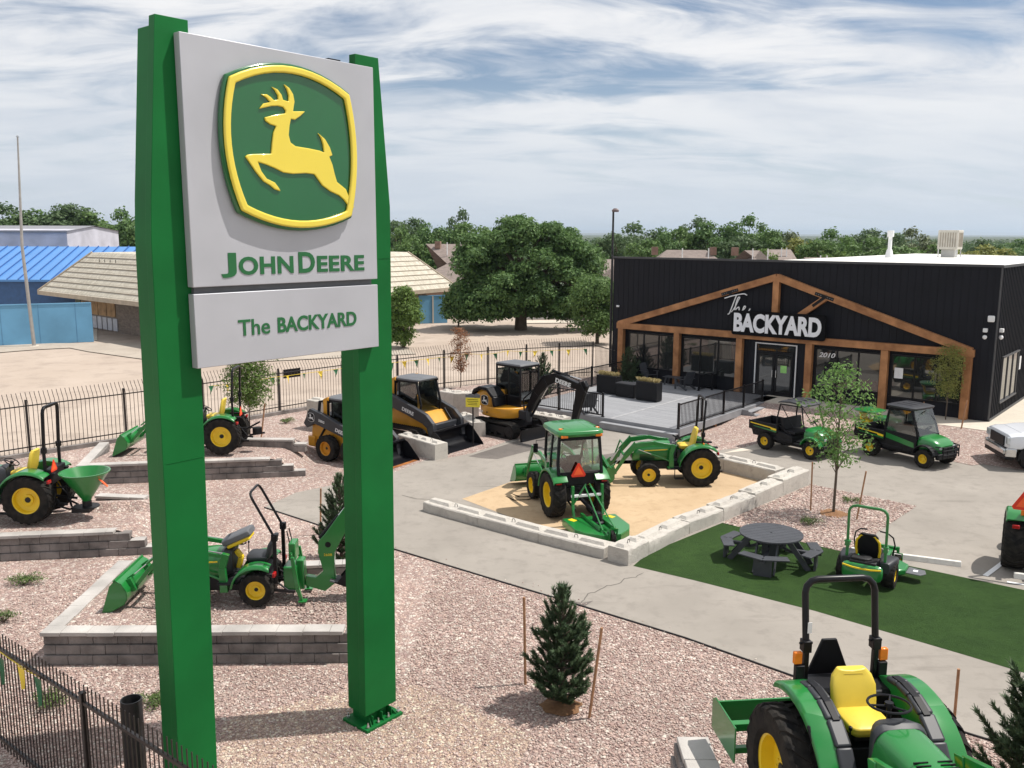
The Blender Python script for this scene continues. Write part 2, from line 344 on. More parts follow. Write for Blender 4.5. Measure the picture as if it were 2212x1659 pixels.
def px(L, z=0.0): return [G(x, y, z) for x, y in L]
sheet('terrain', [(-25500, -1200), (25500, -1200), (25500, 29200), (-25500, 29200)], m_field, -0.3)
sheet('dirt_lot', [(-140, -20), (70, -20), (90, 60), (60, 130), (-140, 130)], m_dirt, -0.02)
FENCE = [G(x, y, 1.8) for x, y in [(-190, 908), (56, 877), (267, 851), (436, 829), (601, 807), (739, 789), (858, 776), (959, 765), (1054, 758), (1137, 752.5), (1208, 749.5), (1281, 746)]]
gp = [(p.x, p.y) for p in FENCE] + [(8, 47), (9, 20), (14, 8), (0, 4), (-7, 8.5), (-26, 21)]
sheet('gravel_yard', gp, m_gravel, 0.0)
sheet('gravel_front_strip', [tuple(G(*p)) for p in [(470, 1659), (480, 1560), (700, 1500), (900, 1480), (1150, 1590), (1100, 1700), (900, 1800), (480, 1800)]], m_tan, ZP)
# paved yard: western edge follows the gravel
FZ = 0.42
pave = px([(571, 1096), (640, 1064), (780, 1035), (858, 1018), (921, 993), (965, 990), (1020, 979), (1100, 952), (1180, 929), (1280, 905)]) + [Vector((8.5, 46, 0)), Vector((14, 43, 0)), Vector((30, 47, 0)), Vector((70, 60, 0)), Vector((60, -8, 0))] + px([(2400, 1681), (2212, 1620), (2104, 1589), (1850, 1509), (1700, 1456), (1480, 1378), (1263, 1311), (1084, 1257), (864, 1190), (760, 1159), (670, 1128)])
sheet('paved_yard', pave, m_conc, ZP)
sheet('asphalt_patch', px([(1012, 986), (1105, 957), (1178, 931), (1215, 930), (1195, 960), (1075, 992), (1040, 990)]), m_patch, 2 * ZP)
sheet('asphalt_patch_by_tractor', px([(1300, 983), (1345, 976), (1420, 990), (1380, 1002), (1310, 1003)]), m_patch, 2 * ZP)
sheet('sand_pit', px([(998, 1078), (1165, 1020), (1230, 1003), (1300, 996), (1560, 990), (1600, 1010), (1645, 1020), (1690, 1042), (1395, 1176), (1280, 1175), (1150, 1135)]), m_sand, 2 * ZP)
sheet('turf', px([(1368, 1223), (1400, 1195), (1560, 1130), (1810, 1190), (1960, 1222), (2212, 1275), (2400, 1315), (2400, 1500), (2212, 1454), (2100, 1420), (1760, 1320), (1500, 1254)]), m_turf, 2 * ZP)
isle = px([(1560, 1130), (1600, 1112), (1752, 1047), (1980, 1094), (1895, 1150), (1880, 1172), (1850, 1193), (1810, 1190)])
sheet('gravel_island', isle, m_gravel, 3 * ZP)
sheet('gravel_by_deck', px([(1440, 955), (1470, 945), (1560, 918), (1640, 905), (1800, 905), (1860, 915), (1860, 938), (1760, 930), (1700, 950), (1640, 962), (1560, 972), (1545, 977), (1500, 965)]), m_gravel, 2 * ZP)
sheet('walk', px([(1560, 980), (1650, 970), (1700, 956), (1760, 936), (1860, 945), (2000, 962), (2150, 978), (2300, 995), (2300, 980), (2150, 962), (2040, 945), (1860, 925), (1760, 920), (1690, 940), (1640, 958)]), m_walk, 3 * ZP)
sheet('gravel_strip', px([(2050, 952), (2150, 964), (2300, 985), (2300, 945), (2150, 928), (2060, 918), (1960, 908), (1860, 900), (1800, 905), (1830, 918), (1900, 930)]), m_gravel, 2 * ZP)
sheet('gravel_edge_strip', px([(2055, 975), (2150, 988), (2160, 998), (2100, 1006), (2060, 998)]), m_gravel, 4 * ZP)
# parking lines
def line(name, a, b, w, z=4 * ZP):
    a = Vector(a); b = Vector(b); d = (b - a).normalized(); n = Vector((-d.y, d.x, 0)) * w / 2
    sheet(name, [a + n, b + n, b - n, a - n], m_white, z)
line('parking_line', G(2128, 1245), G(2215, 1180), 0.12); line('parking_line', G(2175, 1258), G(2260, 1272), 0.10)
def ribbon(name, L, w, mat, z):
    P = [Vector((p.x, p.y, z)) for p in L]; vs = []
    for i, p in enumerate(P):
        t = (P[min(i + 1, len(P) - 1)] - P[max(i - 1, 0)]).normalized(); n = Vector((-t.y, t.x, 0)) * w / 2 * (1 if 0 < i < len(P) - 1 else .3); vs += [p + n, p - n]
    me = bpy.data.meshes.new(name); me.from_pydata(vs, [], [(2 * i, 2 * i + 1, 2 * i + 3, 2 * i + 2) for i in range(len(P) - 1)]); me.update(); tag(link(name, me, mat), None, None, None, 'structure')
m_crack = M('crack_filler', (.10, .09, .078), .9); m_scuff = M('tyre_scuff', (.165, .148, .128), .9, 0, .3, 4)
rk = random.Random(4)
ck = [(1392, 1238), (1372, 1247), (1350, 1251), (1335, 1262), (1310, 1266), (1290, 1278), (1268, 1283), (1262, 1296), (1250, 1309)]
ribbon('pavement_crack', [G(x + rk.uniform(-2, 2), y + rk.uniform(-1, 1)) for (xa, ya), (xb, yb) in zip(ck, ck[1:]) for t_ in (0, .33, .66) for x, y in [(xa + (xb - xa) * t_, ya + (yb - ya) * t_)]], .022, m_crack, 2 * ZP)
sheet('dark_patch', px([(1222, 1296), (1258, 1303), (1282, 1298), (1262, 1311), (1240, 1304)]), m_patch, 2 * ZP)
for pts in ([(1092, 1072), (1110, 1081), (1140, 1080), (1170, 1072), (1186, 1063)], [(1104, 1066), (1122, 1074), (1150, 1073), (1176, 1064)], [(1148, 1040), (1166, 1046), (1188, 1043)], [(868, 1070), (900, 1078), (930, 1079)]):
    ribbon('tyre_mark', [G(*p) for p in pts], .10, m_scuff, 2 * ZP)
# black steel edging between gravel and path
mb = MB(); E_ = px([(571, 1097), (670, 1129), (760, 1160), (864, 1191), (1084, 1258), (1263, 1312), (1480, 1379), (1700, 1457), (1850, 1510), (2104, 1590), (2300, 1649)])
for a, b in zip(E_, E_[1:]):
    d = (b - a); mb.box((a + b) / 2 + Vector((0, 0, 0.012)), (d.length, 0.025, 0.035), (0, 0, atan2(d.y, d.x)))
tag(mb.build('edging', m_dark), None, None, None, 'structure')
# distant ridges
mhill = M('distant_hills', (0.13, 0.15, 0.13), 0.9, 0, 0.4, 0.001, coord='Object')
def ridge(name, y0, depth, x0, x1, hfun, n=120):
    vs = []; fs = []
    for i in range(n + 1):
        x = x0 + (x1 - x0) * i / n; h = hfun(i / n)
        for k, (yy, q) in enumerate(((y0, -0.1), (y0 + depth * .3, .6), (y0 + depth * .5, 1), (y0 + depth, -0.1))): vs.append((x, yy, h * q))
    for i in range(n):
        for k in range(3): a = i * 4 + k; fs.append((a, a + 4, a + 5, a + 1))
    me = bpy.data.meshes.new(name); me.from_pydata(vs, [], fs); me.update(); me.shade_smooth(); tag(link(name, me, mhill), None, None, None, 'structure')
rs = np.random.RandomState(3); ph = rs.rand(8) * 6
def fb(t, a, b_, c): return a + b_ * (sin(9 * t + ph[0]) + .5 * sin(21 * t + ph[1]) + .25 * sin(47 * t + ph[2]) + .15 * sin(110 * t + ph[3])) + c
ridge('distant_mesa', 26000, 3000, -16000, 22000, lambda t: fb(t, 115, 14, 0) + (35 if .62 < t < .8 else 0))
ridge('distant_hill', 9000, 2500, -5000, 9000, lambda t: fb(t, 14, 6, 0))

# ================================================================ PYLON SIGN
SD = ray(2750, 510); SD = Vector((SD.x, SD.y, 0)).normalized(); SN = Vector((SD.y, -SD.x, 0))     # along the panel, and its front normal
SO = G(829, 1565) - SN * 0.05
sign = thing('pylon_sign', 'tall grey dealer sign with yellow leaping deer emblem between two green columns', 'sign', SO, atan2(SD.y, SD.x))
# local frame: x along the panel, -y towards the viewer, z up
m_panel = M('brushed_grey_panel', (0.45, 0.455, 0.49), 0.42, 0.2, 0.05, 1.2, 0.05, 260)
def column(name, prof, zb):
    e = MB()
    def ring_at(z, xl, xr, y0, y1): return [(xl, y0, z), (xr, y0, z), (xr, y1, z), (xl, y1, z)]
    def lerp(z):
        for (z0, a0, b0), (z1, a1, b1) in zip(prof, prof[1:]):
            if z0 <= z <= z1: t = (z - z0) / (z1 - z0); return a0 + (a1 - a0) * t, b0 + (b1 - b0) * t
        return prof[-1][1:]
    zs = sorted({zb, prof[-1][0]} | {p[0] for p in prof if p[0] > zb})
    e.rings([ring_at(z, *lerp(z), 0.03, 0.17) for z in zs])
    f = MB(); zs2 = [z for z in zs if z < 10.4] + [10.46]
    f.rings([ring_at(z, lerp(z)[0] + 0.035, lerp(z)[1] - 0.035, 0.165, 0.50) for z in zs2])
    g = MB(); g.box(((prof[0][1] + prof[0][2]) / 2, 0.26, (zb + 10.3) / 2), (0.3, 0.40, 10.2 - zb))
    c = e.build(name, m_signgreen, sign, 0.006); f.build('column_back', m_signgreen, c, 0.006); return c
column('column', [(0, -3.56, -3.00), (7.9, -3.47, -2.87), (8.4, -3.44, -2.86), (10.56, -3.25, -2.82)], 0.0)
column('column', [(0, -0.32, 0.35), (8.4, -0.24, 0.43), (10.56, -0.19, 0.25)], 0.24)
seam = MB(); seam.box((0.14, 0.028, 7.62), (0.52, 0.006, 0.008)); seam.box((-3.2, 0.028, 5.1), (0.5, 0.006, 0.008)); seam.build('seam', m_signgreen, sign)
for cx in (0.02,):
    b = MB(); b.box((cx, 0.24, 0.03), (0.78, 0.62, 0.05)); b.box((cx, 0.24, 0.15), (0.36, 0.26, 0.24))
    for sx in (-1, 0, 1):
        b.prism([(cx + sx * 0.2 - 0.008, 0.055), (cx + sx * 0.2 + 0.008, 0.055), (cx + sx * 0.2 + 0.008, 0.2), (cx + sx * 0.2 - 0.008, 0.2)], -0.0, 0.5)
        b.add([(cx + sx * 0.28, -0.05, 0.05), (cx + sx * 0.28 + .015, -0.05, 0.05), (cx + sx * 0.2 + .015, 0.12, 0.22), (cx + sx * 0.2, 0.12, 0.22), (cx + sx * 0.2, 0.12, 0.05), (cx + sx * .2 + .015, 0.12, 0.05)], [(0, 1, 2, 3), (0, 3, 4), (1, 5, 2), (0, 4, 5, 1)])
    bp = b.build('base_plate', m_signgreen, sign, 0.004)
    for ax in (-0.32, -0.1, 0.12, 0.34):
        for ay in (-0.01, 0.49):
            q = MB(); q.cyl((cx + ax, ay, 0.05), (cx + ax, ay, 0.09), 0.03, n=6); q.cyl((cx + ax, ay, 0.09), (cx + ax, ay, 0.14), 0.014); q.build('bolt', m_chrome, bp)
PB = MB(); PB.box((-1.505, -0.045, (7.32 + 10.38) / 2), (3.05, 0.13, 3.06)); panel = PB.build('upper_panel', m_panel, sign, 0.008)
PB = MB(); PB.box((-1.505, -0.045, (6.29 + 7.235) / 2), (3.05, 0.13, 0.945)); lower = PB.build('lower_panel', m_panel, sign, 0.008)
q = MB(); q.box((-1.505, 0.0, 7.278), (2.94, 0.06, 0.082)); q.build('spacer', m_grey, sign)
q = MB(); q.box((-0.36, 0.33, 10.42), (0.22, 0.08, 0.14)); q.box((-0.25, 0.3, 10.36), (0.3, 0.05, 0.06)); q.build('bracket', m_dark, sign)
def spline(P, sub=5):
    out = []; n = len(P)
    for i in range(n):
        a, b, c, d = (Vector(P[(i + k - 1) % n]) for k in range(4))
        for j in range(sub):
            t = j / sub; out.append(tuple(0.5 * ((2 * b) + (c - a) * t + (2 * a - 5 * b + 4 * c - d) * t * t + (3 * b - a - 3 * c + d) * t ** 3)))
    return out
def bow(a, b, h, n=12):         # shallow outward arc between two corners
    a = Vector(a); b = Vector(b); d = b - a; nn = Vector((-d.y, d.x)).normalized(); return [tuple(a + d * (i / n) + nn * h * 4 * (i / n) * (1 - i / n)) for i in range(n)]
def shield(k):                  # k = inset
    c = [(-2.395 + k, 9.952 - k * .75), (-0.405 - k, 9.952 - k * .75), (-0.42 - k, 8.215 + k * .8), (-2.30 + k, 8.255 + k * .8)]
    top = bow(c[0], c[1], 0.262 - k * .3); rt = bow(c[1], c[2], 0.125 - k * .15); bt = bow(c[2], c[3], 0.205 - k * .3); lt = bow(c[3], c[0], 0.155 - k * .1)
    return top + rt + bt + lt
def flatring(o, i_, y0, y1, name, mat, parent, bev):
    n = len(o); vs = [(p[0], y0, p[1]) for p in o] + [(p[0], y0, p[1]) for p in i_] + [(p[0], y1, p[1]) for p in o] + [(p[0], y1, p[1]) for p in i_]; fs = []
    for j in range(n):
        k = (j + 1) % n; fs += [(j, k, n + k, n + j), (2 * n + j, 3 * n + j, 3 * n + k, 2 * n + k), (j, 2 * n + j, 2 * n + k, k), (n + j, n + k, 3 * n + k, 3 * n + j)]
    return MB().add(vs, fs).build(name, mat, parent, bev, seg=4)
sh = MB(); sh.prism(shield(0.0), -0.11, -0.19); emblem = sh.build('emblem', m_logogreen, sign, 0.03, seg=4); emblem.location.x = -0.085
flatring(shield(0.035), shield(0.125), -0.185, -0.235, 'emblem_border', m_logoyel, emblem, 0.024)
deer = [(-2.17, 8.966), (-2.135, 8.99), (-2.058, 9.004), (-1.776, 9.026), (-1.765, 9.09), (-1.757, 9.16), (-1.727, 9.304), (-1.681, 9.385), (-1.774, 9.402), (-1.844, 9.438), (-1.856, 9.479), (-1.684, 9.533), (-1.53, 9.562), (-1.520, 9.60), (-1.56, 9.640), (-1.64, 9.648), (-1.742, 9.634), (-1.928, 9.581), (-1.863, 9.654), (-1.76, 9.682), (-1.809, 9.727), (-1.898, 9.767), (-1.806, 9.775), (-1.746, 9.748), (-1.700, 9.712), (-1.633, 9.728), (-1.635, 9.781), (-1.68, 9.843), (-1.729, 9.879), (-1.637, 9.857), (-1.577, 9.796), (-1.556, 9.733), (-1.472, 9.722), (-1.465, 9.80), (-1.489, 9.874), (-1.535, 9.937), (-1.450, 9.898), (-1.393, 9.825), (-1.374, 9.733), (-1.404, 9.602), (-1.308, 9.612), (-1.204, 9.622), (-1.288, 9.551), (-1.378, 9.495), (-1.442, 9.501), (-1.468, 9.412), (-1.487, 9.289), (-1.463, 9.195), (-1.383, 9.152), (-1.162, 9.139), (-0.982, 9.122), (-0.905, 9.103), (-0.921, 9.21), (-0.952, 9.297), (-1.005, 9.36), (-0.884, 9.285), (-0.806, 9.182), (-0.762, 9.074), (-0.818, 9.052), (-0.768, 8.948), (-0.733, 8.821), (-0.696, 8.715), (-0.541, 8.622), (-0.480, 8.497), (-0.391, 8.367), (-0.453, 8.337), (-0.583, 8.475), (-0.665, 8.528), (-0.818, 8.578), (-0.955, 8.655), (-1.03, 8.74), (-1.085, 8.797), (-1.221, 8.805), (-1.443, 8.785), (-1.593, 8.795), (-1.738, 8.848), (-1.861, 8.884), (-1.985, 8.908), (-1.937, 8.794), (-1.86, 8.704), (-1.737, 8.660), (-1.687, 8.607), (-1.647, 8.548), (-1.741, 8.57), (-1.800, 8.612), (-1.913, 8.667), (-2.029, 8.789), (-2.123, 8.911)]
dm = MB(); dm.prism(deer, -0.185, -0.215); dm.build('deer_figure', m_logoyel, emblem, 0.012, seg=3)
m_letter = M('green_lettering', (0.012, 0.12, 0.035), 0.4, 0, 0.05, 4)
def sign_word(w, x0, x1, z0, z1, bold, par, y=-0.112, sp=1.0): return text_obj('lettering', w, m_letter, par, (x0, y, z0), (1, 0, 0), (0, 0, 1), x1 - x0, z1 - z0, 0.012, bold, 0, sp)
sign_word('J', -2.625, -2.40, 7.425, 7.745, 0.03, panel)
sign_word('OHN', -2.365, -1.505, 7.452, 7.692, 0.03, panel, sp=1.05)
sign_word('D', -1.418, -1.14, 7.452, 7.742, 0.03, panel)
sign_word('EERE', -1.10, -0.238, 7.456, 7.683, 0.03, panel, sp=1.05)
sign_word('The', -2.415, -1.925, 6.652, 6.868, 0.012, lower)
sign_word('BACKYARD', -1.80, -0.412, 6.648, 6.862, 0.028, lower)

# ================================================================ BLACK BUILDING
BA = G(2134, 911, FZ); r_ = ray(-1229, 500); BD = Vector((r_.x, r_.y, 0)).normalized()       # along the front, right corner to left
KB = (8 - FZ) / 8
def fpt(u, z, off=0.0): return BA + BD * u
bang = atan2(-BD.y, -BD.x)      # local +x runs from left corner to right corner along the front, -y faces the yard
BLEN = 19.57 * KB; BORG = BA + BD * BLEN; BORG.z = FZ
m_clad = bpy.data.materials.new('black_rib_cladding'); m_clad = M('black_rib_cladding', (0.007, 0.0075, 0.012), 0.62, 0, 0.15, 0.8, spec=0.25)
m_timber = M('stained_timber', (0.36, 0.150, 0.052), 0.65, 0, 0.30, 1.8, 0.25, 25, coord='Object', col2=(0.50, 0.235, 0.095))
m_roof = M('white_membrane_roof', (0.74, 0.73, 0.69), 0.6, 0, 0.06, 1.0)
m_bwin = M('dark_window_glass', (0.02, 0.022, 0.022), 0.03, 0, 0.2, 1, spec=1.0); m_bwin.node_tree.nodes['Principled BSDF'].inputs['IOR'].default_value = 1.65
bld = thing('store_building', 'black metal store building with a timber truss front and white letters', 'building', BORG, bang)
def U(u): return BLEN - u * KB           # measured u (from right corner) to local x
def Zf(z): return z * KB
H = 6.72 * KB; BDEP = 21.0
HW = 0.0
b = MB()
b.prism([(0.005, -.5), (BLEN - .005, -.5), (BLEN - .005, H - .06), (BLEN / 2, H + .02), (0.005, H - 1.1)], .12, BDEP); b.box((BLEN / 2, .06, H / 2 - .25), (BLEN - .01, .118, H + .499)); shell = b.build('wall', m_clad, bld, smooth=0)
rb = MB()
x = 0.02
while x < BLEN: rb.box((x, -0.006, H / 2 - 0.25), (0.03, 0.014, H + 0.49)); x += 0.305
y = 0.15
while y < BDEP: rb.box((BLEN + 0.012, y, H / 2 - 0.2), (0.026, 0.05, H + 0.36)); y += 0.30
m_claddec = M('grey_rib_trim', (0.055, 0.055, 0.06), 0.5, 0, 0.1, 2)
rb.build('cladding_rib', m_clad, shell)
rr_ = MB(); rr_.box((BLEN / 2, -0.02, H + 0.0), (BLEN + .1, 0.09, 0.10)); rr_.box((BLEN + 0.02, BDEP / 2, H - 0.02), (0.09, BDEP, 0.10)); rr_.box((BLEN + 0.005, -0.005, H / 2), (0.05, 0.05, H - .12)); rr_.box((BLEN + 0.03, BDEP / 2, -0.05), (0.04, BDEP, .3)); rr_.build('trim', m_claddec, bld)
rf = MB(); zr = H + 0.055; rf.add([(0, .13, H - 1.07), (BLEN / 2, .13, H + .045), (BLEN, .13, H - .03), (BLEN, BDEP, H - .03), (BLEN / 2, BDEP, H + .045), (0, BDEP, H - 1.07)], [(0, 1, 4, 5), (1, 2, 3, 4)])
rf.build('roof', m_roof, bld, smooth=0)
# timber frame, 0.3 m proud of the wall
tf = -0.30
def timber(name, pts, w, y0=tf, y1=-0.03, parent=bld): return MB().beam(pts, w, y0, y1).build(name, m_timber, parent, 0.008)
zc = 2.94 * KB
for u in (0.96, 4.46, 8.02, 11.66, 15.28, 18.84):
    q = MB(); q.box((U(u), -0.165, Zf(1.39)), (0.31, 0.27, Zf(2.76))); q.build('post', m_timber, bld, 0.01)
q = MB(); q.box((U((0.74 + 19.1) / 2), -0.165, zc), ((19.1 - 0.74) * KB, 0.27, 0.31)); q.build('chord', m_timber, bld, 0.01)
apx = (U(9.85), Zf(5.94)); 
q = MB(); q.beam([(U(0.85), Zf(3.02)), apx], 0.31, -0.297, -0.033); q.build('rafter', m_timber, bld, 0.008)
q = MB(); q.beam([(U(19.0), Zf(3.02)), apx], 0.31, -0.294, -0.036); q.build('rafter', m_timber, bld, 0.008)
q = MB(); q.box((U(9.85), -0.163, Zf(4.95)), (0.30, 0.25, Zf(1.7))); q.build('king_post', m_timber, bld, 0.008)
q = MB(); q.beam([(U(8.6), Zf(4.12)), (U(7.35), Zf(5.05))], 0.26, -0.285, -0.04); q.build('brace', m_timber, bld, 0.008)
for (ua, za, ub, zb_) in ((12.74, 4.96, 11.83, 5.24), (7.86, 5.24, 6.95, 4.97)):
    q = MB(); q.beam([(U(ua), Zf(za)), (U(ub), Zf(zb_))], 0.15, -0.312, -0.296)
    if ua > 10: q.beam([(U(12.3), Zf(5.05)), (U(12.0), Zf(4.82))], 0.13, -0.309, -0.297)
    else: q.beam([(U(7.4), Zf(5.05)), (U(7.95), Zf(4.62))], 0.13, -0.309, -0.297)
    pl = q.build('bracket_plate', m_steelb, bld)
    q = MB()
    for t in (.08, .2, .32, .68, .8, .92):
        xx = U(ua + (ub - ua) * t); z_ = Zf(za + (zb_ - za) * t); q.cyl((xx, -0.312, z_), (xx, -0.325, z_), 0.028, n=8)
    q.build('bolt', m_grey, pl)
# windows and door
def window(u0, u1, z0, z1, n, y=-0.012, par=bld):
    x0, x1 = sorted((U(u0), U(u1))); f = MB(); z0 = Zf(z0); z1 = Zf(z1)
    f.box(((x0 + x1) / 2, y - 0.02, z0 - 0.03), (x1 - x0 + 0.12, 0.06, 0.06)); f.box(((x0 + x1) / 2, y - 0.02, z1 + 0.03), (x1 - x0 + 0.12, 0.06, 0.06))
    for i in range(n + 1): f.box((x0 + (x1 - x0) * i / n, y - 0.018, (z0 + z1) / 2), (0.07, 0.055, z1 - z0))
    w = f.build('window', m_steelb, par); g = MB()
    for i in range(n):
        a = x0 + (x1 - x0) * i / n + 0.035; c_ = x0 + (x1 - x0) * (i + 1) / n - 0.035; g.box(((a + c_) / 2, y - 0.008, (z0 + z1) / 2), (c_ - a, 0.012, z1 - z0))
    g.build('pane', m_bwin, w, smooth=0); return w
window(4.15, 1.2, 0.66, 2.53, 3); w3 = window(7.73, 4.68, 0.78, 2.53, 3); window(15.0, 11.9, 0.7, 2.53, 3); window(18.4, 15.55, 0.7, 2.53, 3)
q = MB(); x0, x1 = U(10.85), U(8.72)
q.box((x0, -0.03, Zf(1.3)), (0.05, 0.05, Zf(2.6))); q.box((x1, -0.03, Zf(1.3)), (0.05, 0.05, Zf(2.6))); q.box(((x0 + x1) / 2, -0.031, Zf(2.6)), (x1 - x0 + .05, 0.05, 0.05)); df = q.build('door_frame', m_white, bld)
for i in (0, 1):
    a = x0 + 0.12 + (x1 - x0 - 0.24) / 2 * i; c_ = a + (x1 - x0 - 0.24) / 2 - 0.03; q = MB(); z1 = Zf(2.2)
    q.box((a + .05, -0.03, z1 / 2), (.1, .05, z1)); q.box((c_ - .05, -0.03, z1 / 2), (.1, .05, z1)); q.box(((a + c_) / 2, -0.03, .1), (c_ - a - .2, .05, .2)); q.box(((a + c_) / 2, -0.03, z1 - .06), (c_ - a - .2, .05, .12))
    dr = q.build('door', m_steelb, df); MB().box(((a + c_) / 2, -0.028, z1 / 2 + .04), (c_ - a - .2, .02, z1 - .32)).build('pane', m_bwin, dr, smooth=0)
    hx = c_ - .08 if i == 0 else a + .08; MB().box((hx, -0.09, 1.05), (.03, .05, .35)).build('handle', m_chrome, dr, .005)
    if i == 1: MB().box(((a + c_) / 2, -0.045, 1.3), (.3, .004, .34)).build('notice', M('green_paper', (.30, .62, .18), .7), dr)
MB().box(((x0 + x1) / 2, -0.028, Zf(2.38)), (x1 - x0 - .2, .02, .26)).build('transom', m_bwin, df, smooth=0)
MB().box((U(3.85), -0.035, Zf(1.75)), (.36, .004, .46)).build('notice', m_white, bld)
text_obj('house_number', '2010', m_white, bld, (U(7.6), -0.04, Zf(2.17)), (1, 0, 0), (0, 0, 1), .76, .22, .006, .01, .3)
# lit sign on the front
def outline_box(x0, x1, z0, z1, r, y0, y1):
    P = []
    for cx, cz, a0 in ((x1 - r, z1 - r, 0), (x0 + r, z1 - r, 90), (x0 + r, z0 + r, 180), (x1 - r, z0 + r, 270)):
        for k in range(6): a = radians(a0 + k * 18); P.append((cx + r * cos(a), cz + r * sin(a)))
    return MB().prism(P, y0, y1)
sg = outline_box(U(12.02), U(7.2), Zf(2.98), Zf(4.22), .12, -0.33, -0.47).build('store_sign', M('matte_black_board', (.006, .006, .007), .8, spec=.1), bld, .01)
m_letw = M('white_letter', (.80, .81, .84), .4, 0, .04, 3)
text_obj('lettering', 'BACKYARD', m_letw, sg, (U(11.9), -0.474, Zf(3.14)), (1, 0, 0), (0, 0, 1), (11.9 - 7.38) * KB, Zf(.96), .04, .045)
m_letw2 = m_white
def stroke(pts, r, ox, oz, s):
    P = [(ox + x * s, -0.42, oz + z * s) for x, z in pts]; return MB().tube(P, r, 6)
def catmull(P, sub=6):
    out = []
    for i in range(len(P) - 1):
        a, b, c, d = Vector(P[max(i - 1, 0)]), Vector(P[i]), Vector(P[i + 1]), Vector(P[min(i + 2, len(P) - 1)])
        for j in range(sub): t = j / sub; out.append(tuple(.5 * ((2 * b) + (c - a) * t + (2 * a - 5 * b + 4 * c - d) * t * t + (3 * b - a - 3 * c + d) * t ** 3)))
    return out + [tuple(P[-1])]
sc = MB(); ox, oz, s = U(12.5), Zf(3.98), 1.0
for st in ([(0.0, .78), (.12, .82), (.35, .9), (.75, 1.0), (1.0, 1.04), (1.15, .98)], [(.62, .98), (.5, .65), (.36, .25), (.28, .05), (.2, .0)],
           [(.38, .12), (.52, .3), (.7, .68), (.78, .85), (.7, .84), (.62, .6), (.56, .3), (.55, .1), (.64, .3), (.76, .38), (.78, .26), (.78, .14), (.86, .1), (.96, .22)],
           [(.92, .2), (1.05, .32), (1.1, .42), (1.04, .44), (.98, .3), (1.0, .14), (1.12, .1), (1.26, .2), (1.34, .34)]):
    P = [(ox + x * s, -0.40, oz + z * s * .98) for x, z in catmull(st)]; sc.tube(P, .028, 6)
sc.build('script_lettering', m_letw2, sg)
# side window, cameras, lights, roof units
q = MB(); ys = (1.55, 4.6); 
for yy in np.linspace(ys[0], ys[1], 4): q.box((BLEN + .04, yy, 1.55), (.06, .07, 1.9))
q.box((BLEN + .05, sum(ys) / 2, .58), (.10, 3.25, .07)); q.box((BLEN + .05, sum(ys) / 2, 2.52), (.10, 3.25, .06)); sw = q.build('side_window', m_claddec, bld)
MB().box((BLEN + .03, sum(ys) / 2, 1.55), (.012, 3.05, 1.86)).build('pane', m_bwin, sw, smooth=0)
MB().box((BLEN + .04, 5.2, 1.9), (.02, .3, .6)).build('notice', m_white, bld)
MB().box((U(.22), -.10, Zf(4.48)), (.26, .10, .26)).build('wall_light', m_white, bld, .04)
for (xx, yy) in ((U(.4), -.14), (BLEN + .14, .25)):
    q = MB(); q.box((xx, yy, Zf(3.98)), (.16, .16, .16)); q.lathe([(.0, .05), (.07, .03), (.09, -.04), (.06, -.11), (0, -.13)], 14, 'z', (xx, yy, Zf(3.72))); q.build('security_camera', m_white, bld, .02)
q = MB(); q.box((.35, -.06, Zf(4.0)), (.16, .1, .1)); q.build('security_camera', m_white, bld, .02)
ac = thing('evaporative_cooler', 'beige louvred cooler box standing on the white roof', 'roof cooler', BORG + Vector((0, 0, 0)), bang)
RC = D(2052, 531, 50.0)
ac.location = (RC.x, RC.y, 0); zb_ = H + FZ + .02
q = MB(); q.box((0, 0, zb_ + .45 + .5), (1.05, 1.05, 1.05)); cb = q.build('cabinet', M('beige_metal', (.52, .49, .43), .5), ac, .03)
for sx, sy in ((0, -1), (1, 0)):
    q = MB()
    for k in range(7):
        t = -.38 + k * .127
        q.box((t, -.53, zb_ + .95) if sx == 0 else (.53, t, zb_ + .95), (.05, .02, .78) if sx == 0 else (.02, .05, .78))
    q.build('louvre', M('louvre_brown', (.30, .26, .21), .6), cb)
for sx in (-1, 1):
    for sy in (-1, 1): q = MB(); q.box((sx * .46, sy * .46, zb_ + .2), (.05, .05, .5)); q.build('leg', m_chrome, ac)
q = MB(); q.box((0, 0, zb_ + .2), (.7, .7, .45), (0, 0, 0), 1, 1); q.build('duct', M('duct_metal', (.5, .49, .46), .5), ac, .02)
vt = D(1921, 548, 48.0); vp = thing('roof_vent', 'white vent pipe with a cap rising from the roof', 'vent', (vt.x, vt.y, 0), 0)
q = MB(); q.lathe([(.22, H + FZ), (.15, H + FZ + .4), (.1, H + FZ + .5), (.1, H + FZ + 1.15)], 14, 'z'); q.build('pipe', m_white, vp)
q = MB(); q.cyl((0, 0, H + FZ + 1.12), (0, 0, H + FZ + 1.45), .17); q.build('cap', m_white, vp, .01)
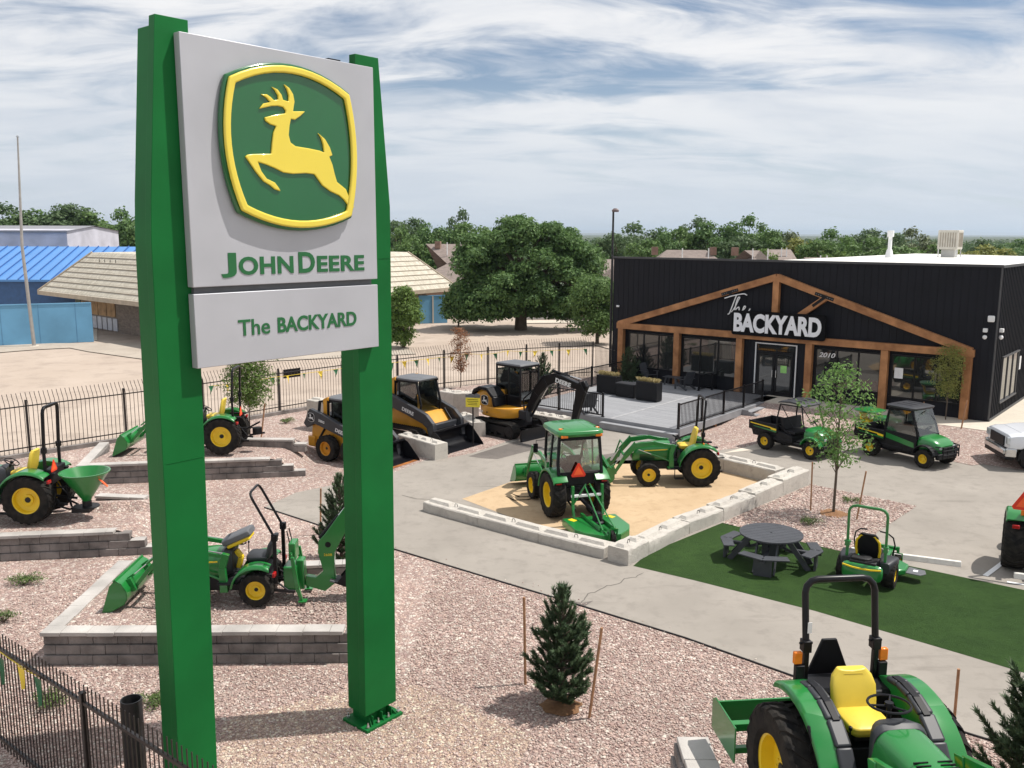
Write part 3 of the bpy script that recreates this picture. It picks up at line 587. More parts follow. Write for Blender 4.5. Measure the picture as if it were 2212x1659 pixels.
# floor-level apron and side walk around the store
ap = MB(); O2 = BORG
def bl(x, y, z): c_, s_ = cos(bang), sin(bang); return Vector((BORG.x + x * c_ - y * s_, BORG.y + x * s_ + y * c_, z))
ap.add([bl(9, 0, FZ), bl(BLEN + 4.5, 0, FZ), bl(BLEN + 4.5, -1.9, FZ), bl(9, -1.9, FZ), bl(9, -1.9, -.05), bl(BLEN + 4.5, -1.9, -.05), bl(BLEN, 0, FZ), bl(BLEN + 4.5, 22, FZ), bl(BLEN, 22, FZ)], [(0, 1, 2, 3), (3, 2, 5, 4), (6, 8, 7, 1)])
tag(ap.build('sidewalk', m_walk, smooth=0), None, None, None, 'structure')
sb = MB(); sb.add([bl(9, -1.9, FZ - .02), bl(BLEN + 4.5, -1.9, FZ - .02), bl(BLEN + 5, -6.0, .012), bl(9, -6.0, .012)], [(0, 1, 2, 3)])
tag(sb.build('gravel_slope', m_gravel, smooth=0), None, None, None, 'structure')

# ================================================================ DECK
m_deck = M('grey_composite_deck', (0.255, 0.26, 0.275), 0.7, 0, 0.12, 1.5)
def plank_mat(base):
    m, t, b = mat_nodes('deck_boards'); b.inputs['Roughness'].default_value = .7
    c = t.nodes.new('ShaderNodeTexCoord'); mp = t.nodes.new('ShaderNodeMapping'); mp.inputs['Scale'].default_value = (1, 1, 1); t.links.new(c.outputs['Object'], mp.inputs[0])
    br = t.nodes.new('ShaderNodeTexBrick'); br.offset = .37; br.inputs['Scale'].default_value = 1; br.inputs['Mortar Size'].default_value = .006; br.inputs['Brick Width'].default_value = 3.6; br.inputs['Row Height'].default_value = .14
    br.inputs['Color1'].default_value = tuple(x * .9 for x in base) + (1,); br.inputs['Color2'].default_value = tuple(x * 1.1 for x in base) + (1,); br.inputs['Mortar'].default_value = (.06, .06, .065, 1)
    t.links.new(mp.outputs[0], br.inputs['Vector']); t.links.new(br.outputs['Color'], b.inputs['Base Color']); return m
m_boards = plank_mat((0.27, 0.275, 0.29))
deck = thing('deck', 'raised grey plank deck with black railings in front of the store', 'deck', BORG, bang)
ci, si = cos(-bang), sin(-bang)
def LB(p): dx, dy = p.x - BORG.x, p.y - BORG.y; return (dx * ci - dy * si, dx * si + dy * ci)
dfl = LB(G(1300, 903, FZ)); dfr = LB(G(1465, 926, FZ)); rend = LB(G(1668, 864, FZ)); dl2 = LB(G(1134, 874, FZ))
print('deck local', dfl, dfr, rend, dl2)
xr = (dfr[0] + rend[0]) / 2; yf = (dfl[1] + dfr[1]) / 2; xl = dfl[0] + .0
T = FZ
q = MB(); q.prism([(xl, yf), (xr, yf), (xr, -0.31), (1.1, -0.31), (1.7, yf + .0)], -0.16, 0.0, 'z'); q.build('floor', m_boards, deck, smooth=0)
q = MB(); q.box(((xl + xr) / 2, yf + (-0.31 - yf) / 2, 0.004), (.0, .0, .0)); 
q = MB(); q.box((xr + .02, (yf + -1.9) / 2, -.13), (.05, -yf - 1.9, .30)); q.box((1.7 / 2 + xl / 2, yf - .02, -.19), (xl - 1.7, .05, .36)); q.build('fascia', m_deck, deck, .004)
strip = MB(); strip.box((xl + .35, (yf - 2) / 2, .006), (.14, -yf - 2, .006)); strip.build('border_board', M('light_board', (.33, .33, .34), .7), deck)
q = MB()
q.box(((xl + xr) / 2, yf - .17, -.17), (xr - xl, .34, .06)); q.box(((xl + xr) / 2, yf - .32, -.29), (xr - xl, .03, .22)); q.box(((xl + xr) / 2, yf - .0, -.08), (xr - xl, .03, .15))
q.build('step', m_deck, deck, .005)
for k in range(3):
    q = MB(); q.box((xr + .3 + k * .28, -3.4, -.10 - k * .12), (.3, 1.6, .05)); q.box((xr + .2 + k * .28, -4.2, -.16 - k * .12), (.3, .04, .3)); q.build('step', m_deck, deck, .004)
for t in np.linspace(yf + 1.8, -3.6, 4): q = MB(); q.box((xr - .1, t, -.3), (.12, .12, .34)); q.build('support_post', m_timber, deck)
def railing(pts, posts_at, h=1.0, sp=.11, parent=deck):
    L = [Vector(p) for p in pts]
    for a, b_ in zip(L, L[1:]):
        d = b_ - a; ln = d.length; dd = d.normalized(); q = MB(); ang = atan2(dd.y, dd.x)
        for z_ in (.08, h - .03): q.box((a + b_) / 2 + Vector((0, 0, z_)), (ln, .045, .045), (0, 0, ang))
        k = sp
        while k < ln - .05: q.box(a + dd * k + Vector((0, 0, h / 2)), (.02, .02, h - .1)); k += sp
        q.build('railing', m_steelb, parent)
    for p in L: q = MB(); q.box(p + Vector((0, 0, h / 2 + .02)), (.075, .075, h + .04)); q.box(p + Vector((0, 0, .01)), (.13, .13, .02)); q.build('post', m_steelb, parent)
yy = yf + .08; n = 4
railing([(xr - .08, yy + ( -1.9 - yy) * i / n, 0) for i in range(n + 1)], 1)
railing([(xl - .1, yf + .08, 0), (xl - 2.4, yf + .08, 0), (xl - 4.8, yf + .08, 0), (xl - 4.8, yf + 3.2, 0)], 1)
railing([(xl - 4.8, yf + 3.2, 0), (xl - 4.8, yf + 6.0, 0), (xl - 4.8, -.5, 0)], 1)
pr = LB(G(1509, 844, FZ)); railing([(pr[0], pr[1], 0), (pr[0] + .2, pr[1] + 2.2, 0), (pr[0] + .4, -.6, 0)], 1, .8)
# ================================================================ VEHICLES  (local frame: +x forward, +y left, z up)
_cache = {}
def part(mb, name, mat, parent, bevel=0.0, smooth=35, seg=2): return mb.build(name, mat, parent, bevel, smooth, seg)
def wheel(parent, pos, R, Wd, rr_, side, rim=None, nl=20, tread='ag', steer=0.0, spokes=0, name='wheel'):
    """rim mesh with its tyre as a child; side = +1 when the outer face looks to +y"""
    rim = rim or m_yellow; key = (R, Wd, rr_, rim.name, nl, tread, spokes)
    if key not in _cache:
        w = Wd / 2; q = MB()
        prof = [(rr_ * 1.02, -w * .8), (rr_ * .94, -w * .7), (rr_ * .9, w * .05), (rr_ * .72, w * .02), (rr_ * .62, -w * .05), (rr_ * .40, w * .05), (rr_ * .38, w * .30), (rr_ * .22, w * .34), (rr_ * .2, w * .1), (0.001, w * .1)]
        if spokes: prof = [(rr_ * 1.02, -w * .8), (rr_ * .92, -w * .6), (rr_ * .9, w * .3), (rr_ * .78, w * .32), (rr_ * .76, -w * .2), (0.001, -w * .2)]
        q.lathe([(rr_ * 1.02, w * .82), (rr_ * .93, w * .72)] + [(r, h) for r, h in prof[2:]], 32)
        q.lathe([(rr_ * 1.02, -w * .82), (rr_ * .93, -w * .7), (rr_ * .9, w * .04), (0.001, -w * .1)], 24)
        for i in range(8 if not spokes else 5):
            a = 2 * pi * i / (8 if not spokes else 5); c, s_ = cos(a), sin(a)
            if spokes:
                for da in (-.16, .16):
                    q.m = Matrix.Rotation(-(a + da), 4, 'Y'); q.box((rr_ * .5, w * .28, 0), (rr_ * .75, w * .2, rr_ * .11)); q.m = Matrix()
            else: q.cyl((c * rr_ * .30, w * .33, s_ * rr_ * .30), (c * rr_ * .30, w * .40, s_ * rr_ * .30), rr_ * .03, n=6)
        if spokes: q.lathe([(rr_ * .22, w * .1), (rr_ * .22, w * .42), (.001, w * .42)], 16)
        me1 = q.build('tmp', rim, None); 
        t = MB(); ag = tread == 'ag'; k = .955 if ag else .965
        t.lathe([(rr_ * .98, -w * .82), (rr_ * 1.12, -w * .98), (R * .80, -w * 1.0), (R * .92, -w * .96), (R * k, -w * .80), (R * (k + .012), 0), (R * k, w * .80), (R * .92, w * .96), (R * .80, w * 1.0), (rr_ * 1.12, w * .98), (rr_ * .98, w * .82)], 44)
        for sgn in (-1, 1):
            for i in range(nl):
                a = 2 * pi * (i + (.5 if sgn > 0 else 0)) / nl
                if ag: st = [(0.02, .0, R * .93, R), (.45, .10, R * .93, R), (.80, .20, R * .93, R * .995), (1.0, .26, R * .86, R * .93)]; dt = .055
                elif tread == 'block': st = [(.08, 0, R * .93, R), (.5, .02, R * .93, R), (.82, .05, R * .92, R * .99), (1.0, .07, R * .86, R * .93)]; dt = .075 * 20 / nl * .9
                else: st = [(.05, 0, R * .95, R * .995), (.92, 0.04, R * .94, R * .985)]; dt = .05 * 20 / nl
                vs = []
                for (yy, da, r0, r1) in st:
                    for rr2, s2 in ((r0, -1), (r1, -.8), (r1, .8), (r0, 1)):
                        an = a - da + s2 * dt; vs.append((rr2 * cos(an), sgn * yy * w, rr2 * sin(an)))
                fs = [(0, 1, 2, 3), tuple(len(vs) - 4 + j for j in (3, 2, 1, 0))]
                for j in range(len(st) - 1):
                    for kx in range(4): b0 = j * 4; fs.append((b0 + kx, b0 + (kx + 1) % 4, b0 + 4 + (kx + 1) % 4, b0 + 4 + kx))
                t.add(vs, fs)
        me2 = t.build('tmp', m_rubber, None, smooth=30)
        h = MB(); h.lathe([(rr_ * .19, w * .11), (rr_ * .19, w * .36), (rr_ * .12, w * .38), (.001, w * .38)], 14); me3 = h.build('tmp', m_dark, None)
        _cache[key] = [o.data for o in (me1, me2, me3)]
        for o in (me1, me2, me3): bpy.data.objects.remove(o)
    d = _cache[key]; o = link(name, d[0], None, parent, pos, (0, 0, (0 if side > 0 else pi) + steer)); link('tyre', d[1], None, o); link('hub', d[2], None, o)
    return o
def seat(parent, x, z, mat, y=0, w=.48, back=.5, name='seat', face=1):
    q = MB(); q.m = Matrix.Translation((x, y, z)) @ Matrix.Scale(face, 4, (1, 0, 0))
    q.rings([rz_ring(-.02, .02, 0, w * .8, .42), rz_ring(.04, .02, 0, w, .5), rz_ring(.10, .02, 0, w, .5), rz_ring(.125, .02, 0, w * .85, .4)])
    P = [(-.17, .04), (-.215, .16), (-.25, .32), (-.30, back), (-.325, back + .08)]; ws = [w * .92, w, w * 1.0, w * .88, w * .6]
    rings = []
    for (a, b_), ww in zip(P, ws):
        R = []
        for j in range(20):
            an = 2 * pi * j / 20; ca, sa = cos(an), sin(an)
            R.append((a + math.copysign(abs(sa) ** .6, sa) * .055, math.copysign(abs(ca) ** .5, ca) * ww / 2, b_ + abs(ca) * .02))
        rings.append(R)
    q.rings(rings); o = q.build(name, mat, parent, 0.012)
    q = MB(); q.m = Matrix.Translation((x, y, z)) @ Matrix.Scale(face, 4, (1, 0, 0)); q.box((0, 0, -.06), (.3, .3, .1)); q.build('seat_base', m_black, o)
    q = MB(); q.m = Matrix.Translation((x, y, z)) @ Matrix.Scale(face, 4, (1, 0, 0)); q.tube([(-.20, -w * .28, .18), (-.245, -w * .3, .34), (-.262, -w * .2, .47), (-.262, w * .2, .47), (-.245, w * .3, .34), (-.20, w * .28, .18)], .006, 5); q.build('seat_piping', mat, o)
    return o
def steering(parent, x, z, mat=None, r=.19, tilt=.45, y=0):
    q = MB(); m = Matrix.Translation((x, y, z)) @ Matrix.Rotation(-tilt, 4, 'Y'); q.m = m
    q.tube([(r * cos(a), r * sin(a), 0) for a in np.linspace(0, 2 * pi, 25)[:-1]], .014, 6, closed=True)
    for a in (0.5, 2.6, 4.7): q.tube([(0, 0, -.02), (r * cos(a), r * sin(a), 0)], .012, 6)
    q.cyl((0, 0, -.03), (0, 0, .02), .045); q.cyl((0, 0, -.32), (0, 0, -.02), .025); return q.build('steering_wheel', m_black, parent)
def smv(parent, x, y, z, s=.18, lean=0.1, face=-1):
    q = MB(); q.prism([(y - s, z - s * .5), (y - s * .85, z - s * .75), (y + s * .85, z - s * .75), (y + s, z - s * .5), (y + s * .12, z + s * 1.05), (y - s * .12, z + s * 1.05)], x, x + face * .006, 'x'); o = q.build('warning_triangle', m_red, parent)
    q = MB(); q.prism([(y - s * .66, z - s * .48), (y + s * .66, z - s * .48), (y, z + s * .66)], x + face * .006, x + face * .009, 'x'); q.build('triangle_panel', m_orange, o); return o
def bucket(parent, x, z, w, s=1.0, rot=0.0, mat=None, name='bucket', edge=None):
    """loader bucket; x,z = rear pin; opens forward"""
    mat = mat or m_green; q = MB(); q.m = Matrix.Translation((x, 0, z)) @ Matrix.Rotation(rot, 4, 'Y') @ Matrix.Scale(s, 4)
    out = [(.10, .26), (.02, .16), (.0, -.02), (.05, -.16), (.16, -.24), (.62, -.27), (.62, -.255), (.17, -.222), (.065, -.15), (.016, -.02), (.035, .15), (.11, .248)]
    q.prism(out, -w / 2 / s, w / 2 / s); side = [(.10, .26), (.02, .16), (.0, -.02), (.05, -.16), (.16, -.24), (.62, -.26), (.60, -.20), (.24, .20)]
    for sg in (-1, 1): q.prism(side, sg * w / 2 / s, sg * (w / 2 / s - .015))
    q.box((.105, 0, .25), (.06, w / s, .05)); o = q.build(name, mat, parent, .004)
    q = MB(); q.m = Matrix.Translation((x, 0, z)) @ Matrix.Rotation(rot, 4, 'Y') @ Matrix.Scale(s, 4); q.box((.57, 0, -.275), (.14, w / s + .02, .016)); q.build('cutting_edge', edge or m_dark, o)
    for sg in (-1, 1): q = MB(); q.m = Matrix.Translation((x, 0, z)) @ Matrix.Rotation(rot, 4, 'Y') @ Matrix.Scale(s, 4); q.box((-.03, sg * .3 * w / s / 1.0, .02), (.1, .12, .26)); q.build('bucket_bracket', mat, o, .005)
    return o
def cylinder_ram(parent, a, b, r=.028, body=None, name='hydraulic_ram'):
    a, b = Vector(a), Vector(b); mid = a + (b - a) * .58; q = MB(); q.cyl(a, mid, r, n=12); q.cyl(a - (b - a) * .03, a + (b - a) * .03, r * 1.3, n=12); o = q.build(name, body or m_green, parent)
    q = MB(); q.cyl(mid, b, r * .5, n=10); q.build('ram_rod', m_chrome, o); return o
def loader(parent, y, masts, knee, pin, w=1.5, bs=1.0, brot=0.0, th=.085, mat=None):
    mat = mat or m_green; yk = y
    for sg in (-1, 1):
        q = MB(); q.beam([(masts[0], masts[1] - .75), (masts[0] + .02, masts[1] - .25), (masts[0] - .06, masts[1] + .05)], [.16, .13, .15], sg * (y - .015), sg * (y + .085)); mo = q.build('loader_mast', mat, parent, .008)
        q = MB(); q.beam([(masts[0] - .02, masts[1]), ((masts[0] * .5 + knee[0] * .5), (masts[1] + knee[1]) / 2 + .09), knee, ((knee[0] + pin[0]) / 2 + .03, (knee[1] + pin[1]) / 2 + .02), pin], [th * 1.1, th * 1.5, th * 1.9, th * 1.35, th], sg * (y), sg * (y + .07)); bo = q.build('loader_arm', mat, parent, .01)
        cylinder_ram(parent, (masts[0] + .08, sg * (y + .035), masts[1] - .48), (knee[0] - .12, sg * (y + .035), knee[1] - .12), .026)
        cylinder_ram(parent, (knee[0] + .02, sg * (y + .035), knee[1] + .10), (pin[0] + .0, sg * (y + .035), pin[1] + .28), .024)
        q = MB(); q.beam([(pin[0] + .0, pin[1] + .28), (pin[0] + .12, pin[1] + .2), (pin[0], pin[1])], .05, sg * (y + .01), sg * (y + .06)); q.build('bucket_link', mat, parent)
        q = MB(); q.tube([(masts[0], sg * (y + .04), masts[1] + .06), (masts[0] * .4 + knee[0] * .6, sg * (y + .035), (masts[1] + knee[1]) / 2 + .16), (knee[0] + .02, sg * (y + .035), knee[1] + .13)], .012, 5); q.build('hydraulic_line', m_chrome, bo)
    q = MB(); t = .45; q.cyl((knee[0] * (1 - t) + pin[0] * t, -y, knee[1] * (1 - t) + pin[1] * t), (knee[0] * (1 - t) + pin[0] * t, y, knee[1] * (1 - t) + pin[1] * t), .04, n=12); q.build('torque_tube', mat, parent)
    return bucket(parent, pin[0] + .06, pin[1] + .06, w, bs, brot, mat)
def rops(parent, x, y, z0, z1, lean=0.05, mat=None, t=.032, fold=None, zj=None, corner=.13, arms=0):
    mat = mat or m_steelb; zj = zj or (z0 + (z1 - z0) * .38)
    for sg in (-1, 1):
        q = MB(); q.box((x - lean * .2, sg * y, (z0 + zj) / 2), (.07, .06, zj - z0)); o = q.build('rops_post', mat, parent, .008)
        q = MB(); q.box((x - lean * .3, sg * y, zj), (.12, .10, .14)); q.cyl((x - lean * .3, sg * (y - .08), zj + .03), (x - lean * .3, sg * (y + .08), zj + .03), .018, n=8); q.build('rops_hinge', mat, o, .01)
    dx, dz = (fold if fold else (-lean, z1 - zj)); L = hypot(dx, dz); ux, uz = dx / L, dz / L; pts = []
    c = corner; P0 = (x - lean * .3, -y, zj)
    top = (P0[0] + dx, P0[2] + dz)
    pts = [P0, (top[0] - ux * c, -y, top[1] - uz * c)]
    for a in (30, 60): a = radians(a); pts.append((top[0] - ux * c * (1 - sin(a)), -y + c * (1 - cos(a)), top[1] - uz * c * (1 - sin(a))))
    pts += [(top[0], -y + c, top[1]), (top[0], y - c, top[1])]
    for a in (60, 30): a = radians(a); pts.append((top[0] - ux * c * (1 - sin(a)), y - c * (1 - cos(a)), top[1] - uz * c * (1 - sin(a))))
    pts += [(top[0] - ux * c, y, top[1] - uz * c), (P0[0], y, zj)]
    q = MB(); q.tube(pts, t, 4 if arms == 0 else 12, sq=arms == 0); return q.build('roll_bar', mat, parent, .008 if arms == 0 else 0)
def fender(parent, x0, y, R, w, a0=15, a1=165, mat=None, th=.02, flat=0.0, inner=True, top=None):
    """arched mud guard over a wheel; y = centre line (signed)"""
    mat = mat or m_green; q = MB(); n = 14; sg = 1 if y > 0 else -1; ring = []
    for i in range(n + 1):
        a = radians(a0 + (a1 - a0) * i / n); r = R * (1 + flat * max(0, sin(a)) ** 4 * 0)
        cx, cz = x0 + r * cos(a) * 1.02, R * 0 + r * sin(a)
        yo, yi = y + sg * w / 2, y - sg * w / 2
        ring.append([(cx + .03 * cos(a), yo, cz - .05), (cx + .02 * cos(a), yo - sg * .01, cz + .0), (cx, yo - sg * .04, cz + .03), (cx, yi, cz + .03), (cx - th * cos(a), yi, cz + .03 - th), (cx - th * cos(a), yo - sg * .05, cz + .03 - th), (cx - th * cos(a) + .01, yo - sg * .03, cz - .05)])
    q.rings(ring)
    if inner:
        P = [(x0 + R * cos(radians(a0 + (a1 - a0) * i / n)) * 1.0, R * sin(radians(a0 + (a1 - a0) * i / n)) + .02) for i in range(n + 1)]
        P = [p for p in P if p[1] > .15]; q.prism(P, y - sg * w / 2, y - sg * (w / 2 - .02))
    return q
def tractor(name, label, loc, heading, c, cat='tractor', group=None, base=None):
    T = thing(name, label, cat, loc, heading, group)
    R, Wd, r, w, wb, ty, fy = c['R'], c['W'], c['r'], c['w'], c['wb'], c['ty'], c['fy']
    hb, ht, hw, hx, nx = c['hb'], c['ht'], c['hw'], c['hx'], c['nx']       # hood bottom, top, width, rear x, nose x
    for sg in (-1, 1):
        wheel(T, (0, sg * ty, R), R, Wd, R * c.get('rim', .56), sg, nl=c.get('nl', 20), tread=c.get('tread', 'ag'))
        wheel(T, (wb, sg * fy, r), r, w, r * .58, sg, nl=16, tread=c.get('tread', 'ag'), steer=c.get('steer', 0))
    q = MB(); q.box((wb * .45, 0, R * .95), (wb * 1.25, hw * .55, .28)); q.box((.0, 0, R * 1.05), (.55, ty * 1.1, .42)); q.cyl((0, -ty, R), (0, ty, R), .09); q.box((wb, 0, r * 1.05), (.2, fy * 1.5, .14)); q.cyl((wb, -fy, r), (wb, fy, r), .055); q.build('chassis', m_dark, T, .02)
    # bonnet
    L = nx - hx; q = MB()
    secs = [(0, 1.0, 1.0), (.25, 1.0, .99), (.55, .98, .95), (.8, .95, .86), (.93, .90, .76), (1.0, .78, .60)]
    q.rings([rr(hx + L * t, 0, hb + (ht - hb) * kh / 2, hw * kw, (ht - hb) * kh, .42, 24, .80) for t, kw, kh in secs]); hood = q.build('bonnet', c.get('mat', m_green), T, .006)
    q = MB(); q.box((nx - .03, 0, hb + (ht - hb) * .30), (.1, hw * .72, (ht - hb) * .46), (0, .15, 0)); q.build('grille', m_black, T, .02)
    for sg in (-1, 1):
        q = MB(); q.box((nx - .02, sg * hw * .27, hb + (ht - hb) * .50), (.08, hw * .24, (ht - hb) * .14), (0, .25, 0)); q.build('headlight', m_lens, T, .02)
        q = MB(); q.box((hx + L * .40, sg * hw * .502, hb + (ht - hb) * .60), (L * .62, .008, .03), (0, .05, 0)); q.build('side_stripe', m_yellow, hood)
        q = MB(); 
        for k in range(5): q.box((hx + L * .62, sg * hw * .488, hb + .06 + k * .04), (L * .4, .02, .018))
        q.build('side_grille', m_black, hood)
    if c.get('vents'):
        for sg in (-1, 1):
            q = MB()
            for k in range(9): q.box((hx + L * (.30 + k * .028), sg * hw * .2, ht - .012 - k * .002), (.012, hw * .24, .02), (0, .03, 0))
            q.build('bonnet_vent', m_black, hood)
    q = MB(); q.rings([rr(hx - .20, 0, hb + (ht - hb) * .56, hw * .72, (ht - hb) * .9, .45, 20), rr(hx - .05, 0, hb + (ht - hb) * .54, hw * .98, (ht - hb) * 1.04, .45, 20), rr(hx + .015, 0, hb + (ht - hb) * .5, hw * .99, (ht - hb) * .99, .45, 20)]); q.build('dashboard', c.get('dash', m_cast), T, .01)
    steering(T, hx - .26, ht + c.get('swz', .10), r=c.get('swr', .18), tilt=c.get('swt', .5))
    pz = c.get('pz', R * .85)
    q = MB(); q.box((hx * .62, 0, pz), (hx * .95, ty * 2 - Wd * .9, .05)); q.build('platform', m_green if not c.get('pblack') else m_black, T, .01)
    for sg in (-1, 1):
        q = MB(); q.box((hx * .78, sg * (ty - Wd * .35), pz + .035), (hx * .55, .34, .03)); q.build('foot_mat', m_black, T, .008)
    if c.get('step', 1):
        for sg in (-1, 1): q = MB(); q.box((hx * .75, sg * (ty), pz - .28), (.3, .16, .03)); q.box((hx * .75 - .14, sg * (ty - .02), pz - .14), (.02, .04, .28)); q.box((hx * .75 + .14, sg * (ty - .02), pz - .14), (.02, .04, .28)); q.build('step', m_dark, T)
    # mud guards
    fR = R * c.get('fk', 1.17)
    for sg in (-1, 1):
        q = fender(T, -.02, sg * (ty - c.get('fyo', .02)), fR, Wd * c.get('fw', 1.05), c.get('fa0', 8), c.get('fa1', 128)); f = q.build('fender', m_green, T, .008)
        f.location.z = R * .98
        q = MB(); q.box((-.30 * R / .6, sg * (ty - Wd * .62), R * 1.95), (.55 * R / .6, .12, .06)); 
        if c.get('console', 1): q.build('control_console', m_black, f, .02).location.z = -R * .98
        if not c.get('notl'): q = MB(); q.box((-fR * .74, sg * (ty + .02), R + fR * .62), (.06, .16, .09)); q.build('tail_light', m_redl, T, .015)
    if c.get('seat', 1):
        seat(T, c.get('sx', .12), c.get('sz', R * 1.55), c.get('seatm', m_seat), w=c.get('sw', .5), back=c.get('sb', .5))
        q = MB(); q.box((c.get('sx', .12), 0, (c.get('sz', R * 1.55) + R) / 2 - .05), (.45, .5, .35)); q.build('seat_pedestal', m_black, T, .02)
        q = MB(); q.tube([(c.get('sx', .12) + .32, -.27, pz), (c.get('sx', .12) + .30, -.29, pz + .62)], .010, 6); q.lathe([(.0, .03), (.022, .015), (.02, -.02), (0, -.03)], 8, 'z', (c.get('sx', .12) + .30, -.29, pz + .64)); q.build('gear_lever', m_black, T)
    if c.get('rops'): 
        k = c['rops']; rops(T, **k)
        for sg in (-1, 1):
            if c.get('flash', 1): q = MB(); q.box((k['x'] - .02, sg * (k['y'] + .10), k['z0'] + c.get('fz', .38)), (.06, .10, .15) if c.get('fz') else (.05, .075, .13)); q.build('flasher', m_amber, T, .012)
    # three-point hitch
    for sg in (-1, 1):
        q = MB(); q.beam([(-.15, R * .75), (-.62 - R * .3, R * .62)], .06, sg * .26, sg * .30); q.build('lift_arm', m_dark, T, .005)
        q = MB(); q.tube([(-.3, sg * .26, R * 1.35), (-.55 - R * .1, sg * .28, R * .68)], .02, 8); q.build('lift_link', m_dark, T)
    q = MB(); q.tube([(-.25, 0, R * 1.2), (-.75 - R * .3, 0, R * 1.25)], .022, 8); q.build('top_link', m_dark, T)
    return T
m_tgreen = m_green
CMP = dict(R=.62, W=.38, r=.38, w=.25, wb=1.68, ty=.60, fy=.58, hb=.74, ht=1.36, hw=.60, hx=.92, nx=2.15, rops=dict(x=-.06, y=.46, z0=.95, z1=2.80), sz=1.14, sx=.36, sb=.56, vents=0)

# --- open tractor with loader in the sand pit
def place(a, b_, heading, off):   # a = contact pixel of the near rear tyre; off = its local position
    p = G(*a); c_, s_ = cos(heading), sin(heading); return Vector((p.x - (off[0] * c_ - off[1] * s_), p.y - (off[0] * s_ + off[1] * c_), p.z))
hd = radians(182.5)
loc = place((1514, 1052), None, hd, (0, .72)); loc.z = 2 * ZP
t2 = tractor('tractor', 'open green tractor with front loader and yellow seat parked on the sand facing left', loc, hd, CMP, group='green tractors on display')
loader(t2, .42, (.92, 1.28), (2.12, 1.30), (2.75, .42), 1.55, 1.05, .35)
q = MB(); q.tube([(2.62, -.3, .9), (2.48, -.3, 1.32), (2.48, .3, 1.32), (2.62, .3, .9)], .025, 8); q.build('brush_guard', m_green, t2)
# --- cab tractor with rotary cutter
hd = radians(107)
CAB = dict(CMP); CAB.update(R=.66, W=.42, r=.42, w=.27, wb=1.85, ty=.66, fy=.60, seat=1, seatm=m_black, rops=None, ht=1.45, hx=.85, nx=2.35, sz=1.1, fa1=140, fk=1.14, console=0, flash=0, step=1)
loc = place((1199, 1116), None, hd, (0, .70)); loc.z = 2 * ZP; loc.x -= .11
t1 = tractor('tractor', 'green cab tractor with red warning triangle and rotary cutter, seen from behind on the sand', loc, hd, CAB, group='green tractors on display')
def cab(T, x0, x1, y, z0, z1, ry=None):
    q = MB(); yb, yt = y * .98, y * .90
    C = [(x0, z0), (x1, z0)]
    for sg in (-1, 1):
        q.tube([(x0 - .05, sg * yb, z0 + .15), (x0 + .02, sg * yb, z0 + .5), (x0 + .06, sg * yt, z1)], .04, 4, sq=True)
        q.tube([(x1, sg * yb * .72, z0), (x1 - .02, sg * yb * .9, z0 + .5), (x1 - .16, sg * yt, z1)], .035, 4, sq=True)
        q.tube([(x0 + .62, sg * yb * 1.02, z0 - .25), (x0 + .62, sg * yb, z0 + .5), (x0 + .56, sg * yt, z1)], .028, 4, sq=True)
        q.tube([(x0 + .62, sg * yb * 1.02, z0 - .25), (x1, sg * yb * .9, z0 - .25), (x1, sg * yb * .72, z0)], .028, 4, sq=True)
    q.box((x0 - .03, 0, z0 + .2), (.06, 2 * yb, .07)); q.box((x0 + .05, 0, z1 - .06), (.10, 2 * yt, .16)); q.box((x1 - .16, 0, z1 - .06), (.08, 2 * yt, .1)); q.build('cab_frame', m_black, T, .01)
    g = MB(); g.add([(x0 - .04, -yb, z0 + .2), (x0 - .04, yb, z0 + .2), (x0 + .05, yt, z1 - .1), (x0 + .05, -yt, z1 - .1)], [(0, 1, 2, 3)]); g.build('rear_window', m_glass, T, smooth=0)
    g = MB(); g.add([(x1 + .0, -yb * .72, z0), (x1 + .0, yb * .72, z0), (x1 - .15, yt, z1 - .1), (x1 - .15, -yt, z1 - .1)], [(0, 1, 2, 3)]); g.build('windscreen', m_glass, T, smooth=0)
    for sg in (-1, 1):
        g = MB(); g.add([(x0 + .62, sg * yb, z0 - .2), (x1 - .0, sg * yb * .85, z0 - .2), (x1 - .16, sg * yt, z1 - .1), (x0 + .58, sg * yt, z1 - .1)], [(0, 1, 2, 3)]); g.build('door_glass', m_glass, T, smooth=0)
        g = MB(); g.add([(x0 - .03, sg * yb, z0 + .25), (x0 + .6, sg * yb, z0 + .25), (x0 + .56, sg * yt, z1 - .1), (x0 + .05, sg * yt, z1 - .1)], [(0, 1, 2, 3)]); g.build('quarter_glass', m_glass, T, smooth=0)
        q = MB(); q.tube([(x1 - .1, sg * yt, z1 - .35), (x1 + .06, sg * (yt + .25), z1 - .4), (x1 + .06, sg * (yt + .25), z1 - .8)], .012, 6); q.box((x1 + .05, sg * (yt + .27), z1 - .62), (.03, .14, .26)); q.build('mirror', m_black, T, .006)
    q = MB(); zr = z1; q.rings([rz_ring(zr - .02, (x0 + x1) / 2 - .05, 0, x1 - x0 + .12, 2 * yt + .14, .28, 28), rz_ring(zr + .06, (x0 + x1) / 2 - .05, 0, x1 - x0 + .26, 2 * yt + .24, .28, 28), rz_ring(zr + .14, (x0 + x1) / 2 - .05, 0, x1 - x0 + .20, 2 * yt + .18, .28, 28), rz_ring(zr + .20, (x0 + x1) / 2 - .05, 0, x1 - x0 - .1, 2 * yt - .12, .28, 28)])
    ro = q.build('cab_roof', m_green, T, .01)
    for yy in (-.27, .27): q = MB(); q.box(((x0 + x1) / 2 - .05, yy, zr + .195), (x1 - x0 - .1, .02, .02)); q.build('roof_rib', m_green, ro, .008)
    for sg in (-1, 1): q = MB(); q.box((x0 - .13, sg * (yt - .08), zr + .01), (.05, .2, .075)); q.build('cab_light', m_amber, T, .01)
